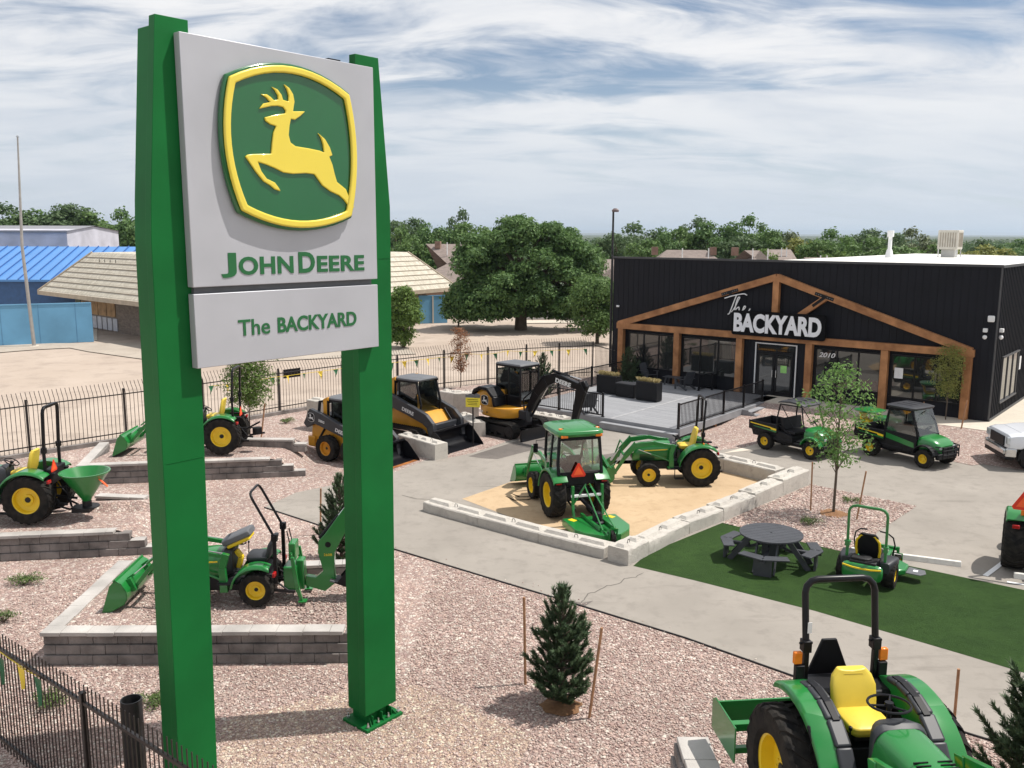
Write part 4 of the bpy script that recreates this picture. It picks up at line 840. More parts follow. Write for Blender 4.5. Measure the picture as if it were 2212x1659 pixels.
cab(t1, -.38, .92, .66, 1.15, 2.42)
q = MB(); q.box((-.40, 0, 1.18), (.10, 1.1, .36)); q.build('rear_panel', m_black, t1, .02)
smv(t1, -.50, .08, 1.42, .22)
loader(t1, .46, (1.0, 1.32), (2.35, 1.40), (2.95, .42), 1.65, 1.1, .15)
for sg in (-1, 1): q = MB(); q.m = Matrix.Translation((-.52, sg * .66, 1.16)) @ Matrix.Diagonal((.5, 1.2, .8, 1)); q.lathe([(.001, .085), (.06, .06), (.085, 0), (.06, -.06), (.001, -.085)], 16, 'z'); q.build('round_tail_light', m_redl, t1)
for sg in (-1, 1): q = MB(); q.box((-.28, sg * .52, 2.60), (.10, .16, .04)); q.build('roof_corner_lamp', m_amber, t1, .01)
rc = thing('rotary_cutter', 'green rotary cutter deck with A-frame and tail wheel hitched behind the cab tractor', 'mower deck', loc, hd)
q = MB(); q.prism([(-1.15, -.78), (-1.15, .78), (-2.1, .78), (-2.45, .62), (-2.75, .25), (-2.75, -.25), (-2.45, -.62), (-2.1, -.78)], .26, .30, 'z')
dk = q.build('deck_plate', m_green, rc, .008)
q = MB(); O_ = [(-1.15, -.78), (-1.15, .78), (-2.1, .78), (-2.45, .62), (-2.75, .25), (-2.75, -.25), (-2.45, -.62), (-2.1, -.78)]
for a, b_ in zip(O_, O_[1:] + O_[:1]):
    if a[0] == -1.15 and b_[0] == -1.15: continue
    d = Vector(b_) - Vector(a); m_ = (Vector(a) + Vector(b_)) / 2; q.box((m_.x, m_.y, .19), (d.length, .015, .16), (0, 0, atan2(d.y, d.x)))
q.build('skirt', m_green, rc)
q = MB(); q.lathe([(.0, .62), (.10, .60), (.14, .5), (.14, .38), (.2, .34), (.2, .30)], 18, 'z', (-1.75, 0, 0)); q.cyl((-1.75, 0, .48), (-1.45, 0, .52), .05); q.build('gearbox', m_black, rc, .01)
q = MB(); q.tube([(-.45, 0, .62), (-1.45, 0, .52)], [.05, .06], 12); q.build('drive_shaft', m_black, rc)
for sg in (-1, 1):
    q = MB(); q.beam([(-1.1, .30), (-1.02, .62), (-1.0, 1.15)], .07, sg * .40, sg * .47); q.build('frame_upright', m_green, rc, .005)
    q = MB(); q.tube([(-1.0, sg * .08, 1.12), (-2.55, sg * .18, .36)], .02, 8); q.build('brace', m_green, rc)
    q = MB(); q.beam([(-1.05, .34), (-2.45, .36)], .09, sg * .16, sg * .23); q.build('rail', m_green, rc, .005)
    q = MB(); q.tube([(-1.02, sg * .40, .66), (-1.0, sg * .05, 1.18)], .025, 8); q.build('a_frame', m_green, rc)
q = MB(); q.box((-1.0, 0, .86), (.07, .95, .07)); q.build('cross_bar', m_white, rc, .006)
for y_ in (-.56, .56): q = MB(); q.box((-1.35, y_, .303), (.22, .16, .004), (0, 0, .5)); q.build('decal', m_yellow, dk)
wheel(rc, (-2.72, 0, .2), .2, .12, .1, 1, rim=m_grey, nl=12, tread='turf', name='tail_wheel')
q = MB(); q.beam([(-2.45, .36), (-2.85, .44), (-2.78, .2)], .06, -.12, -.08); q.beam([(-2.45, .36), (-2.85, .44), (-2.78, .2)], .06, .08, .12); q.build('tail_fork', m_green, rc)

# --- foreground tractor (raised pad)
GZ = 1.10
hd = radians(-84)
FGT = dict(R=.74, W=.46, r=.5, w=.3, wb=2.05, ty=.80, fy=.75, hb=1.02, ht=1.70, hw=.62, hx=.84, nx=2.75, sz=1.30, sx=.06, sw=.54, sb=.42, console=0, vents=1, pz=.80, fa0=20, fa1=118, fk=1.27, fyo=.16, fw=.80, notl=1, nl=22,
           rops=dict(x=-.50, y=.425, z0=1.05, z1=2.73, zj=1.97, t=.040, corner=.15, arms=1, lean=.12), flash=1, fz=.78, swr=.215, swz=.13, swt=.06)
c0 = (G(1646, 1640, GZ + .74).x, G(1646, 1640, GZ + .74).y)
loc = Vector((c0[0] + 1.03 * 1.0, c0[1] - .02, GZ))
loc = Vector((4.04, 9.55, GZ))
FTLOC = loc.copy()
FSC = 1.03
t5 = tractor('tractor', 'largest green tractor with bright yellow seat and black roll bar in the near right corner', loc, hd, FGT, group='green tractors on display')
t5.scale = (FSC,) * 3
loader(t5, .42, (1.25, 1.55), (2.65, 1.75), (3.3, .6), 1.8, 1.2, .2, th=.12)
for sg in (-1, 1):   # wide console covers and grab rails on the guards
    q = MB(); arc = [(.97 * cos(radians(a)), .72 + .97 * sin(radians(a))) for a in (26, 46, 64, 80, 94, 106)]
    q.beam(arc, .07, sg * .43, sg * .61); cv = q.build('console_cover', m_cast, t5, .03, seg=3)
    q = MB(); q.beam([(1.011 * cos(radians(a)), .72 + 1.011 * sin(radians(a))) for a in (62, 76, 90, 102)], .012, sg * .47, sg * .55); q.build('console_tray', m_black, cv, .004)
    q = MB(); q.tube([(.62, sg * .76, 1.22), (.60, sg * .80, 1.40), (.46, sg * .81, 1.54), (.36, sg * .76, 1.52)], .022, 8); q.build('grab_rail', m_black, t5)
    q = MB(); q.box((-.5, sg * .505, 1.64), (.08, .11, .22)); q.build('lamp_housing', m_black, t5, .01)
q = MB(); q.prism([(-.27, 1.45), (.27, 1.45), (.09, 1.90), (-.09, 1.90)], -.84, -.80, 'x'); q.build('triangle_bracket', m_black, t5, .01)
q = MB(); q.box((-.42, 0, 1.25), (.5, 1.0, .6)); q.build('rear_housing', m_black, t5, .04)
q = MB(); q.box((-.46, -.425, 2.22), (.006, .05, .13)); q.build('white_sticker', m_white, t5)
for sg in (-1, 1): q = MB(); q.box((1.2, sg * .46, .95), (.5, .05, .4)); q.box((1.05, sg * .46, 1.2), (.3, .03, .08)); q.build('loader_bracket', m_green, t5, .01)
q = MB(); q.tube([(.85, -.36, 1.0), (1.1, -.40, 1.25), (1.3, -.42, 1.42), (1.7, -.40, 1.5)], .016, 6); q.tube([(.85, -.33, .95), (1.12, -.36, 1.2), (1.3, -.38, 1.38), (1.7, -.36, 1.46)], .016, 6); q.build('hydraulic_hose', m_black, t5)
bb = thing('box_blade', 'green box blade implement behind the near tractor beside the stone wall', 'box blade', loc, hd, scale=FSC)
for sg in (-1, 1): q = MB(); q.prism([(-1.0, .2), (-1.85, .2), (-1.85, .62), (-1.75, .68), (-1.0, .68)], sg * 1.05, sg * 1.03); q.build('side_plate', m_green, bb, .005)
q = MB(); q.box((-1.72, 0, .42), (.03, 2.06, .44)); q.build('blade', m_green, bb); q = MB(); q.box((-1.15, 0, .62), (.1, 2.06, .1)); q.box((-1.15, 0, .3), (.08, 2.0, .08)); q.build('frame_bar', m_green, bb, .006)
q = MB(); q.beam([(-1.1, .6), (-1.0, 1.2)], .08, -.06, .06); q.beam([(-1.0, 1.2), (-1.7, .6)], .06, -.03, .03); q.build('a_frame', m_green, bb, .005)

# --- sub-compact with backhoe on front terrace
TZ = .66
hd = radians(181.5)
SUB = dict(R=.34, W=.27, r=.24, w=.2, wb=1.30, ty=.44, fy=.42, hb=.50, ht=1.06, hw=.58, hx=.72, nx=1.62, sz=.82, sx=.02, seatm=m_cast, sw=.44, sb=.40, pz=.42, tread='block', rim=.58, nl=22, fk=1.45, fa0=10, fa1=120, console=0, step=0, flash=0,
           rops=dict(x=-.36, y=.37, z0=.42, z1=2.0, zj=1.38, fold=(.46, .90), t=.026, corner=.14, arms=1), swz=.16, pblack=1)
loc = place((552, 1311), None, hd, (0, .54)); p_ = G(552, 1311, TZ); loc = Vector((p_.x, p_.y + .54, TZ))
t3 = tractor('tractor', 'small green tractor with loader and backhoe on the front stone terrace, roll bar folded', loc, hd, SUB, group='green tractors on display')
loader(t3, .34, (.66, 1.0), (1.80, 1.04), (2.42, .36), 1.40, 1.05, .42, th=.065)
# backhoe operator seat turned up and armrest cover (yellow and grey)
q = MB(); q.m = Matrix.Translation((.44, 0, 1.30)) @ Matrix.Rotation(.42, 4, 'Y'); q.rings([rr(-.3, 0, 0, .42, .12, .5), rr(-.25, 0, 0, .46, .16, .5), rr(.25, 0, 0, .46, .16, .5), rr(.3, 0, 0, .42, .12, .5)]); 
sc_ = q.build('folded_seat_back', m_grey, t3, .01)
q = MB(); q.m = Matrix.Translation((.40, 0, 1.21)) @ Matrix.Rotation(.42, 4, 'Y'); q.box((0, 0, 0), (.5, .40, .09)); q.build('seat_shell', m_yellow, sc_, .03)
q = MB(); q.beam([(.46, .62), (.40, .85), (.50, 1.0)], .10, -.06, .06); q.build('lever_cover', m_yellow, t3, .02)
bh = thing('backhoe', 'green backhoe arm with black digging bucket attached behind the small terrace tractor', 'backhoe', loc, hd)
q = MB(); q.box((-.62, 0, .46), (.26, .5, .5)); q.box((-.80, 0, .50), (.16, .26, .62)); q.build('frame', m_green, bh, .02)
for sg in (-1, 1):
    q = MB(); q.beam([(-.70, .95), (-.78, .3), (-.86, .05)], [.07, .09, .05], sg * .30, sg * .36); st_ = q.build('stabilizer_leg', m_green, bh, .008); q = MB(); q.box((-.88, sg * .33, .03), (.16, .16, .03)); q.build('foot', m_green, st_)
    cylinder_ram(bh, (-.66, sg * .27, 1.0), (-.80, sg * .33, .30), .024)
q = MB(); q.box((-.66, .0, 1.0), (.14, .34, .36)); q.build('control_tower', m_green, bh, .02)
for i, y_ in enumerate((-.1, .1)): q = MB(); q.tube([(-.62, y_, 1.1), (-.56, y_, 1.42)], .012, 6); q.build('control_lever', m_black, bh)
boom = [(-.92, .34), (-1.22, .22), (-1.34, .42), (-1.28, 1.05), (-1.62, 1.55), (-1.92, 1.98)]
q = MB(); q.prism([(-.88, .25), (-1.28, .12), (-1.50, .30), (-1.48, .62), (-1.50, .95), (-1.86, 1.62), (-2.0, 2.02), (-1.90, 2.08), (-1.76, 1.95), (-1.30, 1.32), (-1.18, 1.20), (-1.16, .95), (-1.26, .55), (-1.10, .42), (-.90, .45)], -.07, .07); bo = q.build('boom', m_green, bh, .012)
q = MB(); q.prism([(-1.82, 2.10), (-1.98, 2.14), (-2.14, 1.9), (-2.05, .95), (-1.96, .78), (-1.88, .85), (-1.84, 1.5), (-1.78, 1.9)], -.055, .055); q.build('dipper', m_green, bh, .012)
cylinder_ram(bh, (-1.22, 0, 1.26), (-1.86, 0, 2.04), .036, m_black); cylinder_ram(bh, (-2.12, 0, 1.95), (-1.98, 0, 1.0), .03, m_green)
q = MB(); P = [(-1.98, .82), (-2.12, .58), (-2.02, .34), (-1.74, .26), (-1.52, .34), (-1.50, .38), (-1.74, .31), (-1.99, .38), (-2.06, .58), (-1.92, .78)]
q.prism(P, -.20, .20)
for sg in (-1, 1): q.prism([(-1.98, .82), (-2.12, .58), (-2.02, .34), (-1.74, .26), (-1.54, .34), (-1.80, .66)], sg * .20, sg * .185)
bk = q.build('digging_bucket', m_black, bh, .004)
for y_ in (-.16, -.05, .06, .16): q = MB(); q.box((-1.46, y_, .37), (.12, .04, .03), (0, -.3, 0)); q.build('tooth', m_grey, bk)
q = MB(); q.lathe([(.001, 0), (.06, 0), (.06, .004), (.001, .004)], 20, 'y', (-1.37, .072, 1.12)); q.build('round_decal', m_black, bo)
text_obj('model_decal', '260B', m_yellow, bo, (-1.28, .074, .88), (-1, 0, 0), (0, 0, 1), .17, .05, .004)
smv(bh, -2.02, .0, 2.28, .13)
# --- terrace tractor with loader at the back
hd = radians(182)
p_ = G(478, 982.5, TZ)
TB = dict(CMP); TB.update(rops=dict(x=-.34, y=.48, z0=.9, z1=2.85, zj=1.85), flash=0, fk=1.14)
t4 = tractor('tractor', 'green tractor with front loader on the rear stone terrace by the fence, folded lights', Vector((p_.x, p_.y + .72, TZ)), hd, TB, group='green tractors on display')
t4['label'] = 'green loader tractor on the rear stone terrace nearest the long fence'
loader(t4, .42, (.92, 1.22), (2.22, 1.25), (3.05, .42), 1.5, 1.05, .40)
smv(t4, -.52, .1, 1.35, .17)
q = MB(); q.tube([(-.6, .1, .7), (-1.15, .1, 1.0)], .03, 8); q.tube([(-.8, .15, .55), (-1.3, .1, .62)], .035, 8); q.lathe([(.0, -.1), (.16, -.1), (.16, .1), (.0, .1)], 14, 'z', (-1.05, .1, .7)); q.build('hitch_implement', m_black, t4)
# --- spreader tractor on middle terrace
p_ = G(60, 1133, TZ)
TSP = dict(CMP); TSP.update(R=.63, W=.40, rops=dict(x=-.36, y=.40, z0=.9, z1=2.95, zj=1.85, t=.035), flash=0)
SPL = Vector((p_.x, p_.y + .72, TZ)); 
t6 = tractor('tractor', 'green tractor cut by the left photo edge, with a seed spreader on its hitch', SPL, hd, TSP, group='green tractors on display')
smv(t6, -.52, .25, 1.40, .17); q = MB(); q.box((-.42, 0, 1.15), (.2, .8, .4)); q.build('rear_panel', m_black, t6, .03)
sp = thing('seed_spreader', 'wide green cone spreader hopper hanging behind the left terrace tractor', 'spreader', Vector((G(202, 1020, TZ + 1.08).x, SPL.y - .1, TZ)), hd, scale=1.14)
q = MB(); q.lathe([(.02, .38), (.09, .40), (.12, .46), (.52, 1.06), (.54, 1.06), (.545, 1.085), (.51, 1.085), (.10, .48), (.02, .46)], 40, 'z'); q.build('hopper', m_green, sp)
q = MB(); q.cyl((0, 0, .22), (0, 0, .40), .10); q.lathe([(.02, .24), (.26, .24), (.27, .27), (.02, .27)], 24, 'z'); q.box((.1, 0, .2), (.4, .3, .12)); q.build('spinner', m_dark, sp, .01)
q = MB(); q.tube([(.55, -.25, .35), (.3, -.2, .25), (.3, .2, .25), (.55, .25, .35)], .025, 8); q.tube([(.35, 0, .25), (.45, 0, .75)], .025, 8); q.build('frame', m_black, sp)
q = MB(); q.box((-.47, .16, .86), (.012, .10, .26), (0, .72, .25)); q.build('reflector', m_orange, sp)
# --- tractor at the right edge
p_ = G(2185, 1232); hd = radians(62)
TR = dict(CMP); TR.update(R=.70, W=.50, ty=.70, rops=dict(x=-.32, y=.50, z0=1.1, z1=2.6), fk=1.12)
t7 = tractor('tractor', 'green tractor cut by the right photo edge showing wide tyre and red triangle', Vector((p_.x + .75, p_.y - .1, ZP)), hd, TR, group='green tractors on display')
smv(t7, -.78, .60, 1.86, .26)
# ================================================================ CONSTRUCTION MACHINES
m_letd = M('white_decal', (.72, .72, .72), .5, 0, .03)
def decal(word, par, x, y, z, w, h, side=-1, mat=None, shear=0.0, bold=.02, slope=0.0):
    """word on a side face: side=-1 faces -y (reads towards +x), +1 faces +y"""
    if side < 0: return text_obj('lettering', word, mat or m_letd, par, (x, y, z), (1, 0, slope), (-slope, 0, 1), w, h, .004, bold, shear)
    return text_obj('lettering', word, mat or m_letd, par, (x, y, z), (-1, 0, slope), (slope, 0, 1), w, h, .004, bold, shear)
def deer_badge(par, x, y, z, s, side, mf=None, mg=None):
    """small leaping deer emblem in a rounded shield"""
    P = [((p[0] + 1.41) * s, (p[1] - 9.09) * s) for p in deer]; S_ = [((p[0] + 1.41) * s, (p[1] - 9.09) * s) for p in shield(-.02)]
    m_ = Matrix.Translation((x, y, z)) @ (Matrix() if side < 0 else Matrix.Rotation(pi, 4, 'Z'))
    q = MB(); q.m = m_; q.prism(S_, 0, -.003); o = q.build('badge', mg or m_letd, par, smooth=0)
    q = MB(); q.m = m_; q.prism([((p[0] + 1.41) * s * 1.0, (p[1] - 9.09) * s) for p in shield(.05)], -.003, -.006); i_ = q.build('badge_field', m_black, o, smooth=0)
    q = MB(); q.m = m_; q.prism(P, -.006, -.009); q.build('badge_figure', mf or m_letd, o, smooth=0)
def track(parent, x0, x1, y, w, h, mat=None, name='track', slope=0.0):
    q = MB(); r = h / 2; P = []; n = 9
    for i in range(n): a = pi / 2 + pi * i / (n - 1); P.append((x0 + r + r * cos(a), r + r * sin(a)))
    for i in range(n): a = -pi / 2 + pi * i / (n - 1); P.append((x1 - r + r * cos(a), r + r * sin(a) + (0)))
    n = len(P); inner = [(x0 + r + (px_2 - x0 - r) * .8 if px_2 < x0 + r else (x1 - r + (px_2 - x1 + r) * .8 if px_2 > x1 - r else px_2), r + (pz_ - r) * .8) for px_2, pz_ in P]
    vs = [(a, y - w / 2, b) for a, b in P] + [(a, y - w / 2, b) for a, b in inner] + [(a, y + w / 2, b) for a, b in P] + [(a, y + w / 2, b) for a, b in inner]; fs = []
    for j in range(n): k = (j + 1) % n; fs += [(j, k, n + k, n + j), (2 * n + j, 3 * n + j, 3 * n + k, 2 * n + k), (j, 2 * n + j, 2 * n + k, k), (n + j, n + k, 3 * n + k, 3 * n + j)]
    q.add(vs, fs)
    # lugs
    per = []; L = 0
    pts = [Vector((a, b)) for a, b in P] + [Vector(P[0])]
    for a, b in zip(pts, pts[1:]):
        d = b - a; ln = d.length; k = 0
        while L + .09 <= ln + 1e-9:
            L += .09; p = a + d * (L / ln); an = atan2(d.y, d.x); q.box((p.x, y, p.y), (.035, w, .035), (0, -an, 0))
        L -= ln
    o = q.build(name, m_rubber, parent, smooth=30)
    q = MB(); q.box(((x0 + x1) / 2, y, r), (x1 - x0 - h * .7, w * .55, h * .5)); q.build('track_frame', m_dark, o, .01)
    for cx, rr2 in [(x0 + r, r * .72), (x1 - r, r * .72)]: q = MB(); q.cyl((cx, y - w * .42, r), (cx, y + w * .42, r), rr2, n=20); q.cyl((cx, y - w * .46, r), (cx, y + w * .46, r), rr2 * .4, n=14); q.build('sprocket', m_dark, o, .006)
    for k in range(4): cx = x0 + h + (x1 - x0 - 2 * h) * k / 3; q = MB(); q.cyl((cx, y - w * .4, r * .42), (cx, y + w * .4, r * .42), r * .32, n=14); q.build('roller', m_dark, o)
    return o
# --- skid steer / track loader. near (visible) side is -y
def skid(label, loc, heading, tracked, word, num, bmat, group):
    T = thing('track_loader' if tracked else 'skid_steer', label, 'loader', loc, heading, group)
    if tracked:
        for sg in (-1, 1): track(T, -.75, 1.30, sg * .82, .36, .62)
        zb = .45
    else:
        for sg in (-1, 1):
            for x in (0, 1.05): wheel(T, (x, sg * .80, .42), .42, .30, .23, sg, rim=m_cat, nl=18)
        zb = .30
    q = MB(); q.prism([(-.85, zb), (-.95, zb + .35), (-.90, zb + .75), (-.2, zb + .95), (1.0, zb + .55), (1.42, zb + .10), (1.35, zb - .02), (-.6, zb - .05)], -.56, .56); q.build('body', m_cat, T, .03)
    q = MB(); q.box((-.88, 0, zb + .20), (.30, 1.3, .34)); q.build('rear_bumper', m_cat, T, .03)
    q = MB(); q.box((-.62, 0, zb + .86), (.5, .95, .36)); q.build('engine_cover', m_black, T, .04)
    # arms
    for sg in (-1, 1):
        y0, y1 = sg * .60, sg * .76
        q = MB(); q.beam([(-1.02, zb + .72), (-.72, zb + 1.06), (-.35, zb + .98), (.55, zb + .72), (1.25, zb + .50), (1.50, zb + .30), (1.62, zb - .20)], [.20, .44, .42, .36, .34, .30, .18], y0, y1); am = q.build('lift_arm', m_cast, T, .02)
        q = MB(); q.tube([(-.95, sg * .62, zb + .75), (-1.06, sg * .64, zb + 1.0), (-.98, sg * .64, zb + 1.18), (-.70, sg * .66, zb + 1.22)], .016, 6); q.build('hose', m_black, am)
        if sg < 0:
            if num: decal(num, am, -.42, -.765, zb + .93, .26, .075, slope=-.22)
            decal(word, am, .30, -.765, zb + .69, .52, .115, slope=-.26)
            deer_badge(am, -.74, -.765, zb + 1.02, .13, -1)
        cylinder_ram(T, (1.02, sg * .52, zb + .62), (1.62, sg * .45, zb + .02), .035, m_black)
        cylinder_ram(T, (-.55, sg * .58, zb + .35), (-.15, sg * .58, zb + .92), .035, m_black)
    q = MB(); q.box((1.42, 0, zb + .22), (.18, 1.3, .2)); q.build('cross_tube', m_cast, T, .03)
    # cab
    x0, x1, z0, z1 = -.28, .78, zb + .62, zb + 1.62
    q = MB()
    for sg in (-1, 1):
        q.beam([(x0, z0), (x0 + .02, z1)], .09, sg * .46, sg * .53); q.beam([(x1, z0 - .35), (x1 + .10, z0 + .25), (x1 - .10, z1)], .06, sg * .44, sg * .50); q.box(((x0 + x1) / 2 - .02, sg * .485, z1 - .03), (x1 - x0, .06, .07)); q.box(((x0 + x1) / 2, sg * .485, z0 + .02), (x1 - x0, .06, .08))
        q.box((x0 + .22, sg * .488, (z0 + z1) / 2), (.05, .05, z1 - z0))
    q.box((x0 + .02, 0, z1 - .08), (.07, 1.0, .12)); q.build('cab_frame', m_black, T, .012)
    g = MB(); g.box(((x0 + x1) / 2 + .1, -.478, (z0 + z1) / 2), (x1 - x0 - .3, .01, z1 - z0 - .1)); g.build('side_window', m_dglass, T, smooth=0)
    g = MB(); g.box(((x0 + x1) / 2 + .1, .478, (z0 + z1) / 2), (x1 - x0 - .3, .01, z1 - z0 - .1)); g.build('side_window', m_dglass, T, smooth=0)
    g = MB(); g.add([(x1 + .02, -.46, z0 - .3), (x1 + .02, .46, z0 - .3), (x1 + .09, .46, z0 + .25), (x1 + .09, -.46, z0 + .25), (x1 - .08, -.46, z1 - .05), (x1 - .08, .46, z1 - .05)], [(0, 1, 2, 3), (3, 2, 5, 4)]); g.build('cab_door_glass', m_dglass, T, smooth=0)
    q = MB(); q.beam([(x0 - .06, zb + .55), (x0 - .04, z1 - .02), (x0 + .10, z1 + .02)], .13, -.55, -.40); q.beam([(x0 - .06, zb + .55), (x0 - .04, z1 - .02), (x0 + .10, z1 + .02)], .13, .40, .55); q.build('cab_pillar', m_cat, T, .012)
    q = MB(); q.rings([rz_ring(z1, (x0 + x1) / 2 - .03, 0, x1 - x0 + .1, 1.04, .25), rz_ring(z1 + .05, (x0 + x1) / 2 - .03, 0, x1 - x0 + .12, 1.04, .25), rz_ring(z1 + .075, (x0 + x1) / 2 - .03, 0, x1 - x0 - .0, .92, .25)]); q.build('cab_roof', m_grey, T, .008)
    q = MB(); q.beam([(x0 - .42, zb + .95), (x0 - .34, z1 - .12), (x0 - .04, z1 - .06)], .08, -.50, -.44); q.build('light_bracket', m_black, T, .01)
    for sg in (-1, 1): q = MB(); q.box((x0 - .14, sg * .45, z1 - .12), (.10, .12, .11)); q.build('work_light', m_dark, T, .02)
    seat(T, .22, zb + .55, m_black, w=.44, back=.5)
    bo_ = bucket(T, 1.62, .30, 1.72, 1.25, -.02, m_steelb, edge=m_dark)
    if bmat is m_rust: q = MB(); q.box((1.62 + .46, 0, .30 - .298), (.52, 1.66, .012)); q.build('bucket_floor', m_rust, bo_)
    return T
hd = radians(-30); p_ = G(709, 995)
skid('yellow and black skid steer with four tyres and orange worn bucket, nearest the sign column', Vector((-6.05, 31.6, 0)), radians(-33), False, 'DEERE', '320G', m_rust, 'yellow loaders in the bays').scale = (1.12,) * 3
hd = radians(-37); p_ = G(862, 931)
CTLL = Vector((-3.95, 34.35, 0))
skid('yellow and black track loader with wide black bucket between concrete bay walls', CTLL, hd, True, 'DEERE', '', m_steelb, 'yellow loaders in the bays').scale = (1.18,) * 3
# --- mini excavator
hd = radians(-44); p_ = G(1066, 942)
EXL = Vector((-.1, 35.7, 0))
ex = thing('mini_excavator', 'yellow mini excavator with black cab, bent black boom and front blade', 'excavator', EXL, hd, scale=1.08)
for sg in (-1, 1): track(ex, -1.15, 1.15, sg * .80, .38, .56)
q = MB(); q.box((0, 0, .42), (1.3, 1.2, .26)); q.cyl((0, 0, .5), (0, 0, .68), .42, n=28); q.build('undercarriage', m_black, ex, .02)
q = MB(); q.beam([(1.0, .32), (1.52, .30)], .10, -.45, -.36); q.beam([(1.0, .32), (1.52, .30)], .10, .36, .45); q.build('blade_arm', m_black, ex)
q = MB(); q.prism([(1.50, .02), (1.46, .22), (1.50, .42), (1.56, .44), (1.53, .22), (1.60, .02)], -.98, .98); q.build('blade', m_steelb, ex, .004)
sw = thing('swing_body', None, None); del_keys = 0
sw.parent = ex
def xb(): return MB()
RB = ex
prof = []
q = MB()
def plan(z, k=1.0):
    R_ = []
    for a in range(0, 360, 15):
        a = radians(a); x = cos(a); y = sin(a); X = x * 1.18 if x < 0 else x * .80; Y = y * .92
        R_.append((math.copysign(abs(X) ** .8, X) * k * (1.0 if x > 0 else 1.0) - .02, math.copysign(min(abs(Y), .90), Y) * k, z))
    return R_
q.rings([plan(.68, .96), plan(.74), plan(1.0), plan(1.06, .98)]); q.build('platform_skirt', m_cat, ex, .02)
q = MB(); q.rings([rz_ring(1.04, -.62, .0, .98, 1.74, .45), rz_ring(1.45, -.60, .0, 1.0, 1.70, .45), rz_ring(1.62, -.55, 0, .8, 1.55, .5)]); q.build('engine_body', m_cat, ex, .02)
q = MB(); q.beam([(-1.15, 1.30), (-1.02, 1.58), (-.72, 1.72), (-.35, 1.70), (-.02, 1.42), (.05, 1.08)], .12, -.90, -.25); q.build('engine_hood', m_steelb, ex, .03)
q = MB()
for k in range(4): q.box((-1.12 + .002 * k, -.50, .95 + .10 * k), (.05, .5, .035))
q.build('vent', m_black, ex)
deer_badge(ex, -.45, -.873, 1.28, .17, -1); decal('50', ex, -.70, -.93, .80, .2, .10); decal('P', ex, -.30, -.93, .80, .09, .08, mat=m_black)
# cab (left half, +y), but seen over the body
x0, x1, y0, y1, z0, z1 = -.55, .68, -.12, .86, 1.02, 2.56
q = MB()
for (x, y) in ((x0, y0), (x0, y1), (x1, y0), (x1, y1), (.1, y0), (.1, y1)): q.box((x, y, (z0 + z1) / 2), (.07, .07, z1 - z0))
for z in (z0 + .05, z1 - .02):
    for y in (y0, y1): q.box(((x0 + x1) / 2, y, z), (x1 - x0 + .06, .075, .09))
    for x in (x0, x1): q.box((x, (y0 + y1) / 2, z), (.075, y1 - y0, .09))
for y in (y0, y1): q.box(((x0 + x1) / 2, y, 1.25), (x1 - x0, .05, .40))
q.build('cab_frame', m_steelb, ex, .02)
for y in (y0, y1):
    g = MB(); g.box(((x0 + .1) / 2, y, 1.92), (.1 - x0 - .08, .01, .92)); g.build('side_window', m_dglass, ex, smooth=0)
    g = MB(); g.box(((x1 + .1) / 2, y, 1.85), (x1 - .1 - .08, .01, 1.05)); g.build('side_window', m_dglass, ex, smooth=0)
for x in (x0, x1): g = MB(); g.box((x, (y0 + y1) / 2, 1.85), (.01, y1 - y0 - .08, 1.1)); g.build('cab_window', m_dglass, ex, smooth=0)
q = MB(); q.box(((x0 + x1) / 2, (y0 + y1) / 2, z1 + .045), (x1 - x0 + .1, y1 - y0 + .1, .07), (0, 0, 0), .93, .93); q.build('cab_roof', m_grey, ex, .02)
seat(ex, .0, 1.28, m_black, y=.37, w=.46, back=.55)
# boom, swung slightly
bp_ = MB(); bp_.box((.95, -.15, .82), (.45, .32, .34)); bp_.cyl((1.12, -.15, .58), (1.12, -.15, 1.10), .12); bp_.build('swing_post', m_cast, ex, .03)
by = -.15
q = MB(); q.beam([(1.15, 1.02), (1.55, 1.70), (2.0, 2.22), (2.45, 2.38), (3.60, 2.18)], [.22, .34, .40, .34, .22], by - .10, by + .10); bm_ = q.build('boom', m_steelb, ex, .02)
decal('DEERE', bm_, 2.50, by - .104, 2.235, .72, .16, slope=-.17, bold=.04)
q = MB(); q.prism([(3.45, 2.30), (3.78, 2.42), (3.92, 2.22), (3.80, 1.95), (3.42, .85), (3.30, .52), (3.18, .56), (3.24, 1.0), (3.42, 2.0)], by - .085, by + .085); q.build('dipper', m_steelb, ex, .02)
cylinder_ram(ex, (1.30, by, .85), (2.05, by, 1.98), .045, m_black); cylinder_ram(ex, (2.35, by, 2.60), (3.62, by, 2.44), .045, m_black); cylinder_ram(ex, (3.86, by, 2.15), (3.42, by, .95), .04, m_black)
q = MB(); q.tube([(1.5, by - .13, 1.9), (2.0, by - .14, 2.45), (2.6, by - .13, 2.62), (3.6, by - .13, 2.42), (3.92, by - .13, 2.0), (3.7, by - .13, 1.3)], .018, 6); q.tube([(1.0, by - .1, 1.0), (1.05, by - .2, 1.45), (1.5, by - .12, 1.85)], .03, 6); q.build('hose', m_black, ex)
q = MB(); Pb = [(3.26, .62), (3.55, .72), (3.70, .45), (3.62, .12), (3.35, -.0 + .04), (2.98, .12), (2.96, .18), (3.34, .10), (3.55, .18), (3.58, .44), (3.45, .6)]; q.prism(Pb, by - .25, by + .25)
for sg in (-1, 1): q.prism([(3.26, .62), (3.55, .72), (3.70, .45), (3.62, .12), (3.35, .04), (3.0, .14), (3.2, .4)], by + sg * .25, by + sg * .235)
q.build('digging_bucket', m_steelb, ex, .005)
bpy.data.objects.remove(sw)

